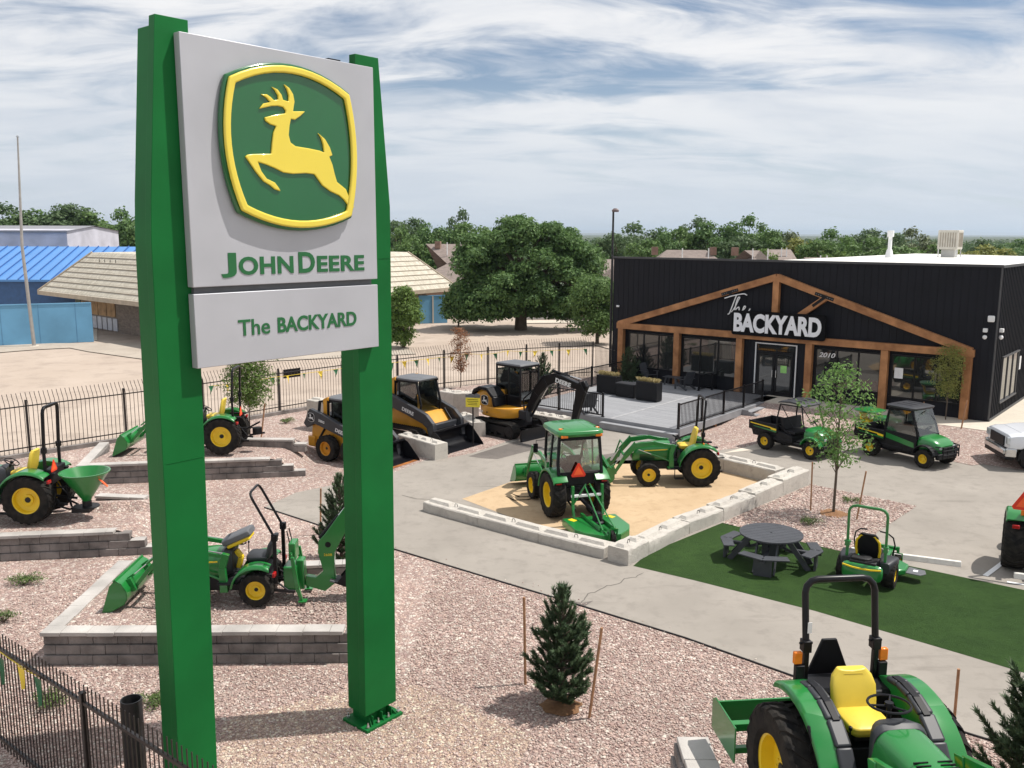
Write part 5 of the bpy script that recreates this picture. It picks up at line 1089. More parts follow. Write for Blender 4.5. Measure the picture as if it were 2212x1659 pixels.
# ================================================================ UTILITY VEHICLES
def utv(label, loc, heading, cabd, group, wbase, spoke, half=.62):
    T = thing('utility_vehicle', label, 'utility vehicle', loc, heading, group)
    wb = wbase; R = .33
    for sg in (-1, 1):
        wheel(T, (0, sg * half, R), R, .28, .165, sg, nl=18, tread='block', spokes=spoke); wheel(T, (wb, sg * half, R), R, .25, .165, sg, nl=18, tread='block', spokes=spoke)
    q = MB(); q.box((wb * .45, 0, .40), (wb * 1.1, .9, .22)); q.box((wb * .40, 0, .50), (.8, 1.36, .10)); q.cyl((0, -half, R), (0, half, R), .05); q.cyl((wb, -half, R), (wb, half, R), .05); q.build('chassis', m_black, T, .02)
    # cargo box
    bx0, bx1, hw_, z0, z1 = -.72, .52, .70, .72, 1.02; q = MB()
    q.box(((bx0 + bx1) / 2, 0, z0), (bx1 - bx0, 2 * hw_, .04))
    for sg in (-1, 1): q.prism([(bx0, z0), (bx1, z0 - .0), (bx1, z1 + .0), (bx0 - .03, z1 + .02)], sg * hw_, sg * (hw_ - .04)); q.prism([(bx0 + .1, .46), (bx1, .46), (bx1, z0), (bx0, z0)], sg * (hw_ - .16), sg * (hw_ - .13))
    q.box((bx0, 0, (z0 + z1) / 2), (.04, 2 * hw_, z1 - z0)); q.box((bx1, 0, (z0 + z1) / 2 + .02), (.04, 2 * hw_, z1 - z0 + .04)); cb = q.build('cargo_box', m_black, T, .012)
    for sg in (-1, 1):
        q = MB(); q.beam([(bx0 + .06, z1 - .07), (bx1 - .28, z1 - .13), (bx1 - .24, z1 - .16), (bx1 - .02, z1 - .18)], [.035, .04, .075, .07], sg * hw_, sg * (hw_ + .006)); q.build('side_decal', m_yellow, cb)
        q = MB(); q.beam([(bx0 + .2, z1 - .18), (bx1 - .02, z1 - .25)], [.02, .06], sg * hw_, sg * (hw_ + .005)); q.build('side_flash', m_green, cb)
    # seats and floor
    q = MB(); q.box((wb * .50, 0, .80), (.5, 1.15, .14)); q.box((wb * .34, 0, 1.06), (.14, 1.15, .46), (0, -.18, 0)); q.build('bench_seat', m_black, T, .04)
    q = MB(); q.prism([(.50, .42), (wb * .60, .42), (wb * .60, .70), (.5, .82)], -.66, .66); q.box((wb * .72, 0, .43), (.65, 1.25, .05)); q.build('tub', m_black, T, .02)
    # bonnet
    nx_ = wb + .42; q = MB(); secs = [(wb - .34, .98, 1.10, 1.10), (wb - .15, 1.0, 1.10, 1.06), (wb + .12, .96, 1.04, 1.04), (wb + .32, .86, .90, .99), (nx_, .80, .62, .94)]
    rings = []
    for x, zt, w_, zz_ in [(wb - .36, 1.06, 1.14, .56), (wb - .1, 1.05, 1.16, .56), (wb + .15, 1.0, 1.10, .56), (wb + .34, .90, .98, .54), (nx_, .80, .80, .54)]: rings.append(rr(x, 0, (zt + zz_) / 2, w_, zt - zz_, .38, 24, .82))
    q.rings(rings); q.build('bonnet', m_green, T, .01)
    for sg in (-1, 1):
        q = MB(); arc = [(wb + .42 * cos(a), .36 + .44 * sin(a)) for a in np.linspace(radians(20), radians(165), 9)]; q.beam(arc, .05, sg * (half + .13), sg * .42); q.build('mud_guard', m_green if not cabd else m_black, T, .02)
        q = MB(); q.box((nx_ - .02, sg * .34, .74), (.06, .2, .10), (0, 0, -sg * .25)); q.build('headlight', m_lens, T, .02)
    q = MB(); q.box((nx_ + .0, 0, .64), (.08, .6, .2)); q.box((nx_ - .02, 0, .44), (.14, 1.1, .2)); q.build('front_bumper', m_black, T, .03)
    deer_badge(T, nx_ + .045, 0, .72, .001, -1) if False else None
    q = MB()
    if cabd:
        for zz_ in (.52, .68, .80): q.tube([(nx_ - .1, -.56, zz_), (nx_ + .14, -.46, zz_), (nx_ + .18, 0, zz_), (nx_ + .14, .46, zz_), (nx_ - .1, .56, zz_)], .02, 8)
        for y_ in (-.46, -.2, .2, .46): q.tube([(nx_ + .15, y_, .40), (nx_ + .15, y_, .82)], .02, 8)
        q.build('brush_guard', m_black, T)
    # roof and pillars
    zt = 1.92 if cabd else 1.86; xa, xb_ = wb * .24, wb * .24 + 1.02
    q = MB()
    for sg in (-1, 1):
        y1 = sg * .60
        q.tube([(wb * .24, y1, .6), (wb * .24 - .02, y1, 1.3), (xa + .06, sg * .55, zt - .05)], .028, 8)
        q.tube([(wb - .30, y1, .95), (wb - .42, sg * .58, 1.35), (xb_ - .06, sg * .53, zt - .04)], .026, 8)
        q.tube([(xa + .06, sg * .55, zt - .05), (xb_ - .06, sg * .53, zt - .04)], .026, 8)
        if not cabd: q.tube([(wb * .24, y1, 1.05), (wb * .62, sg * .58, .62)], .02, 8); q.tube([(xa + .10, sg * .54, zt - .1), (wb * .62, y1, .95)], .016, 8)
    q.build('roll_cage', m_steelb, T)
    q = MB(); cx = (xa + xb_) / 2
    if not cabd:
        q.rings([rr(xa - .06, 0, zt + .0, 1.10, .05, .3, 20), rr(xa + .10, 0, zt + .05, 1.24, .08, .3, 20), rr(cx, 0, zt + .09, 1.28, .09, .3, 20), rr(xb_ - .1, 0, zt + .05, 1.22, .08, .3, 20), rr(xb_ + .05, 0, zt - .02, 1.06, .05, .3, 20)])
    else: q.rings([rz_ring(zt, cx, 0, 1.16, 1.26, .28, 28), rz_ring(zt + .07, cx, 0, 1.22, 1.30, .28, 28), rz_ring(zt + .11, cx, 0, 1.0, 1.1, .28, 28)])
    ro = q.build('roof', m_cast, T, .012)
    for y_ in (-.32, 0, .32): q = MB(); q.box((cx, y_, zt + (.13 if not cabd else .115)), (.62, .07, .02)); q.build('roof_rib', m_cast, ro, .01)
    if cabd:
        for sg in (-1, 1):
            q = MB(); q.prism([(wb * .24 + .02, .48), (wb * .70, .42), (wb - .36, .58), (wb - .34, 1.0), (wb * .24, 1.06)], sg * .60, sg * .65); d_ = q.build('door', m_black, T, .02)
            q = MB(); q.prism([(wb * .24 + .06, .78), (wb - .42, .62), (wb - .44, .80), (wb * .24 + .06, .98)], sg * .652, sg * .657); q.build('door_panel', m_green, d_)
            g = MB(); g.add([(wb * .24 + .04, sg * .62, 1.08), (wb - .36, sg * .61, 1.02), (xb_ - .08, sg * .555, zt - .04), (xa + .1, sg * .56, zt - .04)], [(0, 1, 2, 3)]); g.build('door_window', m_dglass, d_, smooth=0)
            q = MB(); q.tube([(wb * .24 + .04, sg * .625, 1.07), (wb - .36, sg * .615, 1.02), (xb_ - .08, sg * .56, zt - .03), (xa + .1, sg * .565, zt - .03)], .022, 6, closed=True); q.build('window_frame', m_black, d_)
        g = MB(); g.add([(wb - .28, -.58, 1.05), (wb - .28, .58, 1.05), (xb_ + .0, .53, zt - .02), (xb_ + .0, -.53, zt - .02)], [(0, 1, 2, 3)]); g.build('windscreen', m_glass, T, smooth=0)
        q = MB(); q.tube([(wb - .27, -.02, 1.75), (wb - .10, -.05, 1.62)], .012, 5); q.tube([(xb_ + .03, .1, zt - .06), (xb_ + .10, -.25, zt - .16)], .012, 5); q.build('wiper', m_black, T)
        g = MB(); g.add([(wb * .22, -.58, 1.08), (wb * .22, .58, 1.08), (xa + .04, .54, zt - .05), (xa + .04, -.54, zt - .05)], [(0, 1, 2, 3)]); g.build('rear_window', m_dglass, T, smooth=0)
    steering(T, wb * .74, 1.18, r=.16, tilt=.8, y=.28)
    return T
def atp(pxy, hd, lx, ly, z=ZP):
    p = G(*pxy); c_, s_ = cos(hd), sin(hd); return Vector((p.x - (lx * c_ - ly * s_), p.y - (lx * s_ + ly * c_), z))
hd = radians(-52); utv('open green and black utility vehicle with roof and cargo bed, behind the staked tree', atp((1650, 971), hd, 0, -.70), hd, False, 'utility vehicles in the yard', 1.95, 0, .60)
hd = radians(-58); utv('green utility vehicle with enclosed black cab, brush guard and spoked yellow wheels', atp((1878, 984), hd, 0, -.72), hd, True, 'utility vehicles in the yard', 2.12, 1, .64)
hd = radians(-58); p_ = G(1872, 951)
u3 = thing('garden_tractor', 'green rounded hood and yellow wheel of a machine mostly hidden behind the cabbed vehicle', 'mower', Vector((p_.x + .25, p_.y + .5, ZP)), hd)
for sg in (-1, 1):
    wheel(u3, (0, sg * .45, .28), .28, .22, .15, sg, nl=18, tread='turf'); wheel(u3, (1.2, sg * .42, .2), .2, .16, .11, sg, nl=16, tread='turf')
q = MB(); q.rings([rr(.35, 0, .72, .5, .5, .45), rr(.8, 0, .76, .56, .54, .45), rr(1.25, 0, .72, .52, .46, .45), rr(1.45, 0, .64, .38, .3, .5)]); q.build('bonnet', m_green, u3, .01)
q = MB(); q.box((.5, 0, .4), (1.4, .5, .14)); q.build('chassis', m_black, u3, .02)
q = MB(); q.rings([rz_ring(1.06, .0, 0, .9, .9, .4), rz_ring(1.14, .0, 0, 1.0, 1.0, .4), rz_ring(1.2, 0, 0, .6, .6, .4)]); q.build('canopy', m_green, u3, .02)
seat(u3, -.05, .62, m_yellow, w=.42, back=.36); steering(u3, .38, .98, r=.15)
q = MB(); q.box((-.05, 0, .47), (.6, .9, .26)); q.build('rear_fender', m_green, u3, .05)

# ================================================================ ZERO-TURN MOWER
hd = radians(56)
zt_ = thing('zero_turn_mower', 'green zero-turn mower with raised roll bar, yellow-edged black seat, parked on the turf', 'mower', Vector((8.28, 19.75, 2 * ZP)), hd)
for sg in (-1, 1):
    wheel(zt_, (0, sg * .50, .30), .30, .28, .155, sg, nl=20, tread='turf')
    wheel(zt_, (1.42, sg * .40, .16), .16, .14, .085, sg, nl=14, tread='turf', name='caster_wheel')
    q = MB(); q.tube([(1.42, sg * .40 + .1, .16), (1.42, sg * .40 + .1, .36), (1.42, sg * .40 - .1, .36), (1.42, sg * .40 - .1, .16)], .02, 8); q.cyl((1.42, sg * .4, .36), (1.42, sg * .4, .52), .035); q.build('caster_fork', m_green, zt_, .004)
    q = MB(); q.rings([rr(-.28, sg * .42, .50, .22, .28, .5), rr(-.1, sg * .44, .55, .34, .26, .5), rr(.25, sg * .46, .56, .36, .22, .5), rr(.42, sg * .46, .50, .30, .16, .5)]); q.build('fender_pod', m_cast, zt_, .01)
    q = MB(); q.tube([(.62, sg * .42, .55), (.62, sg * .46, .80), (.56, sg * .42, 1.0), (.46, sg * .30, 1.12), (.44, sg * .14, 1.14)], .018, 8); q.build('steering_lever', m_black, zt_)
q = MB(); q.beam([(-.1, .36), (1.42, .42), (1.46, .46)], .08, -.30, -.22); q.beam([(-.1, .36), (1.42, .42), (1.46, .46)], .08, .22, .30); q.box((1.42, 0, .47), (.08, .85, .08)); q.build('frame', m_green, zt_, .006)
q = MB(); q.prism([(.40, -.62), (.55, -.74), (.95, -.74), (1.20, -.45), (1.22, .45), (.95, .74), (.55, .74), (.40, .62)], .16, .30, 'z'); q.build('mower_deck', m_green, zt_, .03)
q = MB(); q.prism([(.55, -.74), (.55, -1.05), (.72, -1.16), (.95, -1.10), (1.0, -.74)], .20, .225, 'z'); q.build('discharge_chute', m_grey, zt_, .01); q = MB(); q.box((.78, -.92, .228), (.12, .10, .004)); q.build('sticker', m_white, zt_)
q = MB(); q.rings([rr(-.62, 0, .40, .74, .28, .4), rr(-.58, 0, .42, .86, .36, .4), rr(-.50, 0, .44, .90, .38, .4), rr(-.30, 0, .40, .6, .3, .4)]); eg = q.build('rear_guard', m_green, zt_, .01)
q = MB(); q.tube([(-.605, -.42, .56), (-.63, -.2, .535), (-.635, 0, .53), (-.63, .2, .535), (-.605, .42, .56)], .015, 4); q.build('guard_stripe', m_yellow, eg)
q = MB(); q.box((-.32, 0, .58), (.42, .58, .18)); q.lathe([(.0, .74), (.16, .72), (.17, .62), (.17, .5)], 18, 'z', (-.32, 0, 0)); q.box((-.40, .1, .70), (.2, .34, .06)); q.build('engine', m_dark, zt_, .02)
seat(zt_, .22, .62, m_black, w=.50, back=.50)
q = MB(); 
pts = [(-.01, -.245, .66), (-.05, -.265, .82), (-.08, -.25, 1.02), (-.115, -.15, 1.16), (-.115, .15, 1.16), (-.08, .25, 1.02), (-.05, .265, .82), (-.01, .245, .66)]
q.tube(pts, .028, 8); q.build('seat_edge', m_yellow, zt_)
rops(zt_, -.20, .42, .35, 1.88, mat=m_green, t=.028, zj=.95, corner=.16, lean=.06)
q = MB(); q.box((.85, 0, .42), (.5, .5, .04)); q.build('foot_platform', m_dark, zt_, .01)

# ================================================================ PICKUP (cut by right edge)
hd = radians(173); pw = G(2205, 1019)
m_truck = M('white_car_paint', (.72, .74, .78), .22, 0, .03, 2, coat=.8)
tk = thing('pickup_truck', 'white pickup truck nose with chrome trim and steel wheel at the right photo edge', 'pickup truck', Vector((pw.x - .95 * sin(hd) * -1 * -1, pw.y, ZP)), hd)
tk.location = (pw.x + .0 - (0 * cos(hd) - .98 * sin(hd)), pw.y + .98 * 1.0, ZP); tk.location.x += .38
for sg in (-1, 1): wheel(tk, (0, sg * .84, .40), .40, .27, .23, sg, rim=m_chrome, nl=26, tread='block', spokes=0); wheel(tk, (-3.7, sg * .84, .40), .40, .27, .23, sg, rim=m_chrome, nl=26, tread='block')
def tr(x, w_, zb, zt, k=.22, top=.92): return rr(x, 0, (zb + zt) / 2, w_, zt - zb, k, 28, top)
q = MB(); q.rings([tr(.80, 1.70, .78, 1.16), tr(.76, 1.90, .74, 1.22), tr(.55, 1.98, .72, 1.28), tr(-.6, 2.0, .72, 1.34), tr(-.9, 2.0, .50, 1.34), tr(-3.0, 2.0, .50, 1.34), tr(-4.9, 2.0, .55, 1.34), tr(-4.95, 1.9, .6, 1.3)]); bd = q.build('body', m_truck, tk, .01)
q = MB(); q.rings([tr(-.95, 1.75, 1.32, 1.36), tr(-1.5, 1.62, 1.32, 1.88), tr(-1.8, 1.6, 1.32, 1.94), tr(-3.1, 1.6, 1.32, 1.92), tr(-3.4, 1.7, 1.32, 1.4)]); q.build('cabin', m_truck, tk, .02)
q = MB(); q.rings([tr(-1.0, 1.72, 1.36, 1.40), tr(-1.5, 1.66, 1.38, 1.82), tr(-1.8, 1.645, 1.38, 1.86), tr(-3.05, 1.645, 1.38, 1.84), tr(-3.3, 1.70, 1.38, 1.42)]); q.build('cabin_glass', m_bwin, tk, .01)
q = MB(); q.rings([tr(.35, 1.5, 1.26, 1.30), tr(.0, 1.5, 1.28, 1.37), tr(-.8, 1.5, 1.28, 1.42)]); q.build('bonnet', m_truck, tk, .02)
q = MB(); q.box((.80, 0, .96), (.08, 1.16, .34)); q.build('grille', m_black, tk, .02)
for sg in (-1, 1):
    q = MB(); q.box((.72, sg * .80, 1.02), (.22, .26, .26), (0, 0, -sg * .25)); q.build('headlight', m_lens, tk, .03)
    q = MB(); q.box((.70, sg * .90, .62), (.34, .14, .30), (0, 0, -sg * .2)); q.build('chrome_bumper_end', m_chrome, tk, .03)
    q = MB(); arc = [(.475 * cos(a), .42 + .475 * sin(a)) for a in np.linspace(radians(-8), radians(188), 13)]; q.beam(arc, .07, sg * .80, sg * 1.02); q.build('wheel_arch', m_black, tk, .01)
    arc2 = [(-3.7 + x_, z_) for x_, z_ in arc]; q = MB(); q.beam(arc2, .10, sg * .80, sg * 1.02); q.build('wheel_arch', m_black, tk, .01)
    q = MB(); q.prism([(.45 * cos(a), .42 + .45 * sin(a)) for a in np.linspace(0, pi, 13)], sg * .7, sg * 1.004); q.build('wheel_well', m_black, tk)
q = MB(); q.box((.82, 0, .62), (.16, 1.6, .20)); q.build('front_bumper', m_chrome, tk, .04); q = MB(); q.box((.72, 0, .45), (.3, 1.8, .16)); q.build('lower_valance', m_black, tk, .03)
# ================================================================ CONCRETE BLOCKS
def block_mat(name, a, b_, c_):
    return ground_mat(name, a, b_, c_, 1.1, 5, 0.8, 22, stain=tuple(x * .8 for x in a))
m_block = block_mat('cast_concrete', (.46, .43, .39), (.54, .51, .46), (.38, .35, .32))
ORD = ['first', 'second', 'third', 'fourth', 'fifth', 'sixth', 'seventh', 'eighth', 'ninth', 'tenth', 'eleventh', 'twelfth', 'thirteenth', 'fourteenth', 'fifteenth', 'sixteenth', 'seventeenth', 'eighteenth', 'nineteenth', 'twentieth']
brnd = random.Random(5)
def cblock(a, b_, side, h, label, z=0.0, w=.61, group='concrete blocks round the sand pit', loop=True):
    """a,b = bottom corners of the visible face; side = +1 if the body lies to the left of a->b"""
    a, b_ = Vector((a[0], a[1], 0)), Vector((b_[0], b_[1], 0)); d = b_ - a; L = d.length - .012; ang = atan2(d.y, d.x)
    t = thing('concrete_block', label, 'concrete block', (a.x, a.y, z), ang, group); q = MB(); y0, y1 = (0, w) if side > 0 else (-w, 0); ym = (y0 + y1) / 2
    nx_, r = 9, brnd
    def jx(s=.006): return r.uniform(-s, s)
    rings = []
    for i in range(nx_ + 1):
        x = .006 + L * i / nx_; e = .0 if 0 < i < nx_ else .008
        rings.append([(x, y0 + jx() + e, -.05), (x, y0 + jx() + e, h * .5), (x, y0 + .008 + jx(.01) + e, h - .03 + jx(.008)), (x, y0 + .035 + jx(.01), h + jx(.004)), (x, y1 - .035 + jx(.01), h + jx(.004)), (x, y1 - .008 + jx(.01) - e, h - .03 + jx(.008)), (x, y1 + jx() - e, h * .5), (x, y1 + jx() - e, -.05)])
    q.rings(rings); body = q.build('block', m_block, t, smooth=25)
    q = MB(); g = .14
    for x0, x1 in ((.05, L / 2 - g), (L / 2 + g, L - .05)):
        if x1 - x0 < .12: continue
        wb_, wt = .15, .085; hh = .075
        q.add([(x0, ym - wb_, h - .01), (x1, ym - wb_, h - .01), (x1, ym + wb_, h - .01), (x0, ym + wb_, h - .01), (x0 + .08, ym - wt, h + hh), (x1 - .08, ym - wt, h + hh), (x1 - .08, ym + wt, h + hh), (x0 + .08, ym + wt, h + hh)], [(4, 5, 6, 7), (0, 1, 5, 4), (1, 2, 6, 5), (2, 3, 7, 6), (3, 0, 4, 7)])
    if q.v: q.build('ridge', m_block, t, .008)
    if loop:
        q = MB(); q.tube([(L / 2 - .05, ym, h - .02), (L / 2 - .05, ym, h + .05), (L / 2 - .03, ym, h + .085), (L / 2 + .03, ym, h + .085), (L / 2 + .05, ym, h + .05), (L / 2 + .05, ym, h - .02)], .008, 6); q.build('lifting_loop', m_dark, t)
    return t
def zq(x, y): return (881 + x * .3983, 847 + y * .3983)
fr = [G(*zq(*p)) for p in [(80, 645), (376, 727), (705, 817), (1062, 906)]]
hs = [.27, .27, .27]
for i in range(3): cblock(fr[i], fr[i + 1], 1, hs[i], ['concrete block at the far left end of the front row edging the sand pit', 'middle concrete block of the front row edging the sand pit', 'third concrete block of the front row, beside the rotary cutter deck'][i])
rp = [G(*zq(*p)) for p in [(1195, 945), (1308, 885), (1528, 770), (1713, 700), (1885, 628), (2035, 560), (2175, 502)]]
hr = [.40, .33, .34, .38, .44, .50]
rl = ['short corner concrete block where the front row meets the right row by the turf', 'right-row concrete block next to the corner block, alongside the turf edge', 'third concrete block of the right row, counted from the near corner', 'fourth concrete block of the right row, by the end of the turf', 'fifth concrete block of the right row, beside the gravel island', 'last concrete block of the right row, at the far corner of the sand pit']
for i in range(6): cblock(rp[i], rp[i + 1], 1, hr[i], rl[i])
e0, e1 = G(*zq(1068, 908)), G(*zq(1190, 943)); 
bk_ = [G(1470, 1000), G(1512, 1009), G(1562, 1019), G(1622, 1034), ]
dirb = (bk_[3] - bk_[2]).normalized(); endb = bk_[3] + dirb * .9
for i, (a, b_) in enumerate(((bk_[0], bk_[2]), (bk_[2], endb))): cblock(a, b_, 1, .46, ['back-row concrete block of the sand pit directly behind the open tractor wheel', 'back-row concrete block of the sand pit running to the far corner'][i])
# bay dividers
def row(p, q_, n, h, z, side, labels, group='concrete blocks between the machine bays', w=.61, loop=True):
    p = Vector((p.x, p.y, 0)); q_ = Vector((q_.x, q_.y, 0))
    for i in range(n): cblock(p + (q_ - p) * (i / n), p + (q_ - p) * ((i + 1) / n), side, h, labels[i], z, w, group, loop)
row(G(939, 961, .58), G(858, 938, .58), 2, .58, 0, -1, ['concrete block ending the divider between skid steer and track loader bays', 'rear block of the divider between skid steer and track loader by the sign column'])
q0, q1 = G(1018, 914, .58), G(985, 893, .58); row(q0, q1, 2, .58, 0, -1, ['concrete block end beside the excavator sign post, behind the track loader bucket', 'rear block of the divider between track loader and excavator'])
q0, q1 = G(1215, 905, .55), G(1134, 891, .55); row(q0, q1, 2, .55, 0, -1, ['low concrete block end below the excavator arm beside the deck', 'low concrete block behind the excavator blade beside the deck railing'])
s0, s1 = G(953, 905), G(974, 909); s2 = G(1026, 902)
row(G(948, 903), G(980, 909), 1, .6, 0, 1, ['lower left block of the stacked wall behind the track loader cab'], loop=False); row(G(948, 903), G(980, 909), 1, .6, .61, 1, ['upper left block of the stacked wall behind the track loader cab'])
row(G(981, 909), G(1035, 908), 1, .6, 0, 1, ['lower right block of the stacked wall left of the excavator'], loop=False); row(G(981, 909), G(1035, 908), 1, .6, .61, 1, ['upper right block of the stacked wall left of the excavator'])
row(G(664, 925), G(725, 935), 1, .6, 0, 1, ['lower concrete block of the stack behind the skid steer'], loop=False); row(G(664, 925), G(725, 935), 1, .6, .61, 1, ['upper concrete block of the stack behind the skid steer'])

# ================================================================ STONE RETAINING WALLS AND GRAVEL BANKS
m_stone = M('split_grey_stone', (.185, .165, .155), .85, 0, .35, 2.5, .8, 22)
m_cap = M('grey_cap_stone', (.42, .395, .37), .8, 0, .22, 1.3, .4, 30)
def stone_run(q, a, b_, z0, z1, th, off=0.0, ln=.46, r=random.Random(3)):
    a, b_ = Vector((a[0], a[1], 0)), Vector((b_[0], b_[1], 0)); d = b_ - a; L = d.length; dd = d.normalized(); nn = Vector((-dd.y, dd.x, 0)); x = -off * ln; ang = atan2(dd.y, dd.x)
    while x < L - .02:
        x0, x1 = max(0, x), min(L, x + ln); x += ln
        if x1 - x0 < .04: continue
        j = r.uniform(-.008, .008); c = a + dd * ((x0 + x1) / 2) + nn * (th / 2 + j); q.box((c.x, c.y, (z0 + z1) / 2), (x1 - x0 - .006, th, z1 - z0 - .010), (0, 0, ang))
def retaining_wall(label, a, b_, zt, steps, end, left=None, courses=3, z0=0.0, ch=.19):
    """a->b front face (left to right), end = list of run ends per course (bottom to top, cap last)"""
    t = thing('retaining_wall', label, 'stone wall', (0, 0, 0), 0, 'stepped grey stone retaining walls'); a = Vector((a.x, a.y, 0)); b_ = Vector((b_.x, b_.y, 0)); d = (b_ - a).normalized(); nn = Vector((-d.y, d.x, 0)); L = (b_ - a).length
    for k in range(courses):
        q = MB(); e = L + steps * (courses - k); zz0 = z0 + k * ch; stone_run(q, a + nn * (.034 * k) - d * 0, a + nn * (.034 * k) + d * e, zz0, zz0 + ch, .26, .5 * (k % 2)); 
        if left: la = a + nn * (.26 + .034 * k); lb = Vector((left.x, left.y, 0)); stone_run(q, lb + d * (.034 * k), la + d * (.034 * k), zz0, zz0 + ch, .26, .5 * (k % 2))
        q.build('course', m_stone, t, .006, seg=1)
    q = MB(); zc_ = z0 + courses * ch; stone_run(q, a - nn * .02 - d * .02, a - nn * .02 + d * L, zc_, zc_ + .085, .32, .25, .5)
    if left: stone_run(q, Vector((left.x, left.y, 0)) - d * .02, a + nn * .302 - d * .02, zc_, zc_ + .085, .32, 0, .5)
    for k in range(courses - 1):     # exposed tops of the stepped ends are capped too
        e0_ = L + steps * (courses - 1 - k) - steps * .0; zk = z0 + (k + 1) * ch; stone_run(q, a + nn * .0 + d * (e0_ + .01), a + d * (e0_ + steps), zk, zk + .02, .28, 0, .5)
    q.build('cap', m_cap, t, .008, seg=1); return t
m_bank = m_gravel
def bank(name, x0, x1, y0, y1, zt, sr=1.6, sb=2.2, back=None, left=0.0, skew=0.0):
    """gravel pad: level top, falling to the right and the back"""
    n, m_ = 44, 44; X = np.linspace(x0, x1 + sr, n); Y = np.linspace(y0, y1 + sb, m_); vs = []; fs = []
    rs_ = np.random.RandomState(int(abs(x0) * 10)); 
    for i, x in enumerate(X):
        for j, y in enumerate(Y):
            z = zt
            if back and back[0] <= x <= back[1] and y > y1: z = back[2]
            fx = 1 - max(0, min(1, (x - x1) / sr)); fy = 1 - max(0, min(1, (y - y1) / sb))
            z = z * (fx * fx * (3 - 2 * fx)) * (fy * fy * (3 - 2 * fy)) + .02 * sin(x * 2.3 + y) * cos(y * 1.7) * fx * fy
            if j == m_ - 1 or i == n - 1: z = -.01
            vs.append((x, y + skew * (x - x0), z))
    for i in range(n - 1):
        for j in range(m_ - 1): a = i * m_ + j; fs.append((a, a + m_, a + m_ + 1, a + 1))
    me = bpy.data.meshes.new(name); me.from_pydata(vs, [], fs); me.update(); me.shade_smooth(); tag(link(name, me, m_bank), None, None, None, 'structure')
w0 = G(94, 1437); bl_ = G(245, 1220, TZ)
retaining_wall('nearest grey stone terrace wall, under the small tractor with the backhoe', w0, Vector((-3.15, w0.y + .12, 0)), TZ, .30, None, Vector((bl_.x, bl_.y + .3, 0)))
bank('gravel_bank', w0.x + .15, -3.3, w0.y + .2, bl_.y - .2, TZ - .045, 1.0, 1.9, back=(-6.3, -1.2, .80))
w1a, w1b = G(-130, 1219), G(285, 1207); ww = G(245, 1147, TZ)
retaining_wall('middle grey stone terrace wall, under the spreader tractor at the left edge', w1a, Vector((ww.x, ww.y - .0, 0)), TZ, .36, None, None)
bank('gravel_bank', w1a.x, ww.x - .1, w1a.y + .2, 22.6, TZ - .045, 1.2, 2.4, back=(-11.4, -8.8, .85), skew=(ww.y - w1a.y) / (ww.x - w1a.x))
w2a, w2b = G(165, 1005, TZ), G(582, 990, TZ); w2l = G(240, 955, TZ)
retaining_wall('rear grey stone terrace wall, under the tractor nearest the long fence', w2a, w2b, TZ, .38, None, Vector((w2l.x - .4, w2l.y, 0)))
bank('gravel_bank', w2a.x + .15, w2b.x - .1, w2a.y + .2, 29.9, TZ - .045, 1.3, 2.4, back=(-9.6, -5.5, .86), skew=(w2b.y - w2a.y) / (w2b.x - w2a.x))
def low_wall(label, a, b_, z0, n=2):
    t = thing('retaining_wall', label, 'stone wall', (0, 0, 0), 0, 'low stone edging walls behind the terraces'); q = MB(); L = (b_ - a).length; d = (b_ - a).normalized()
    for k in range(n): q2 = MB(); stone_run(q2, a, b_ + d * (.42 * (n - 1 - k)), z0 - .3 + k * .19 * 0 - .05 * k + k * .0 + .1 + .15 * k, z0 + .05 + .15 * k - .04, .26, .5 * k); q2.build('course', m_stone, t, .006, seg=1)
    stone_run(q, a - d * .02, b_, z0 + .17, z0 + .25, .3, 0, .5); stone_run(q, b_ + d * .02, b_ + d * .45, z0 + .02, z0 + .10, .3, 0, .5); q.build('cap', m_cap, t, .006, seg=1)
p0, p1_ = G(205, 1072, .88), G(310, 1076, .88); low_wall('low stone edging wall just right of the cone spreader', p0, p1_, TZ - .02)
p0, p1_ = G(500, 949, .88), G(633, 950, .88); low_wall('low stone edging wall behind the rear terrace tractor wheel', p0, p1_, TZ - .02)
p0, p1_ = G(640, 1222, .85), G(790, 1216, .85); low_wall('low stone edging wall behind the backhoe bucket', p0, p1_, TZ - .06)
# wall and raised pad beside the near tractor
t = thing('retaining_wall', 'stepped grey stone wall end beside the green box blade at the bottom edge', 'stone wall', (0, 0, 0), 0, 'stepped grey stone retaining walls')
ca, cb_ = G(1497, 1590, GZ + .04), G(1520, 1659, GZ + .04); d = (cb_ - ca); d.z = 0; d.normalize(); nn = Vector((d.y, -d.x, 0)); nn = nn if nn.x < 0 else -nn
for k in range(5):
    q = MB(); zz0 = GZ - .05 - (k + 1) * .20; a_ = ca + nn * (.20 + .03 * k) * 1 - d * (.05 + .22 * k * 0) + nn * (.13 * k) * 0 - nn * .0
    stone_run(q, ca + nn * (.26) - d * .02 + nn * .035 * k, ca + d * 5 + nn * (.26) + nn * .035 * k, zz0, zz0 + .19, .30, .5 * (k % 2)); q.build('course', m_stone, t, .008, seg=1)
q = MB(); stone_run(q, ca + nn * .22, ca + d * 5 + nn * .22, GZ - .05, GZ + .04, .44, 0, .55); q.build('cap', m_cap, t, .01, seg=1)
pb = ca.copy(); vs = []; n = 26
me_pts = []
x0, x1, y0, y1 = ca.x + .15, 9.2, 4.5, 11.0
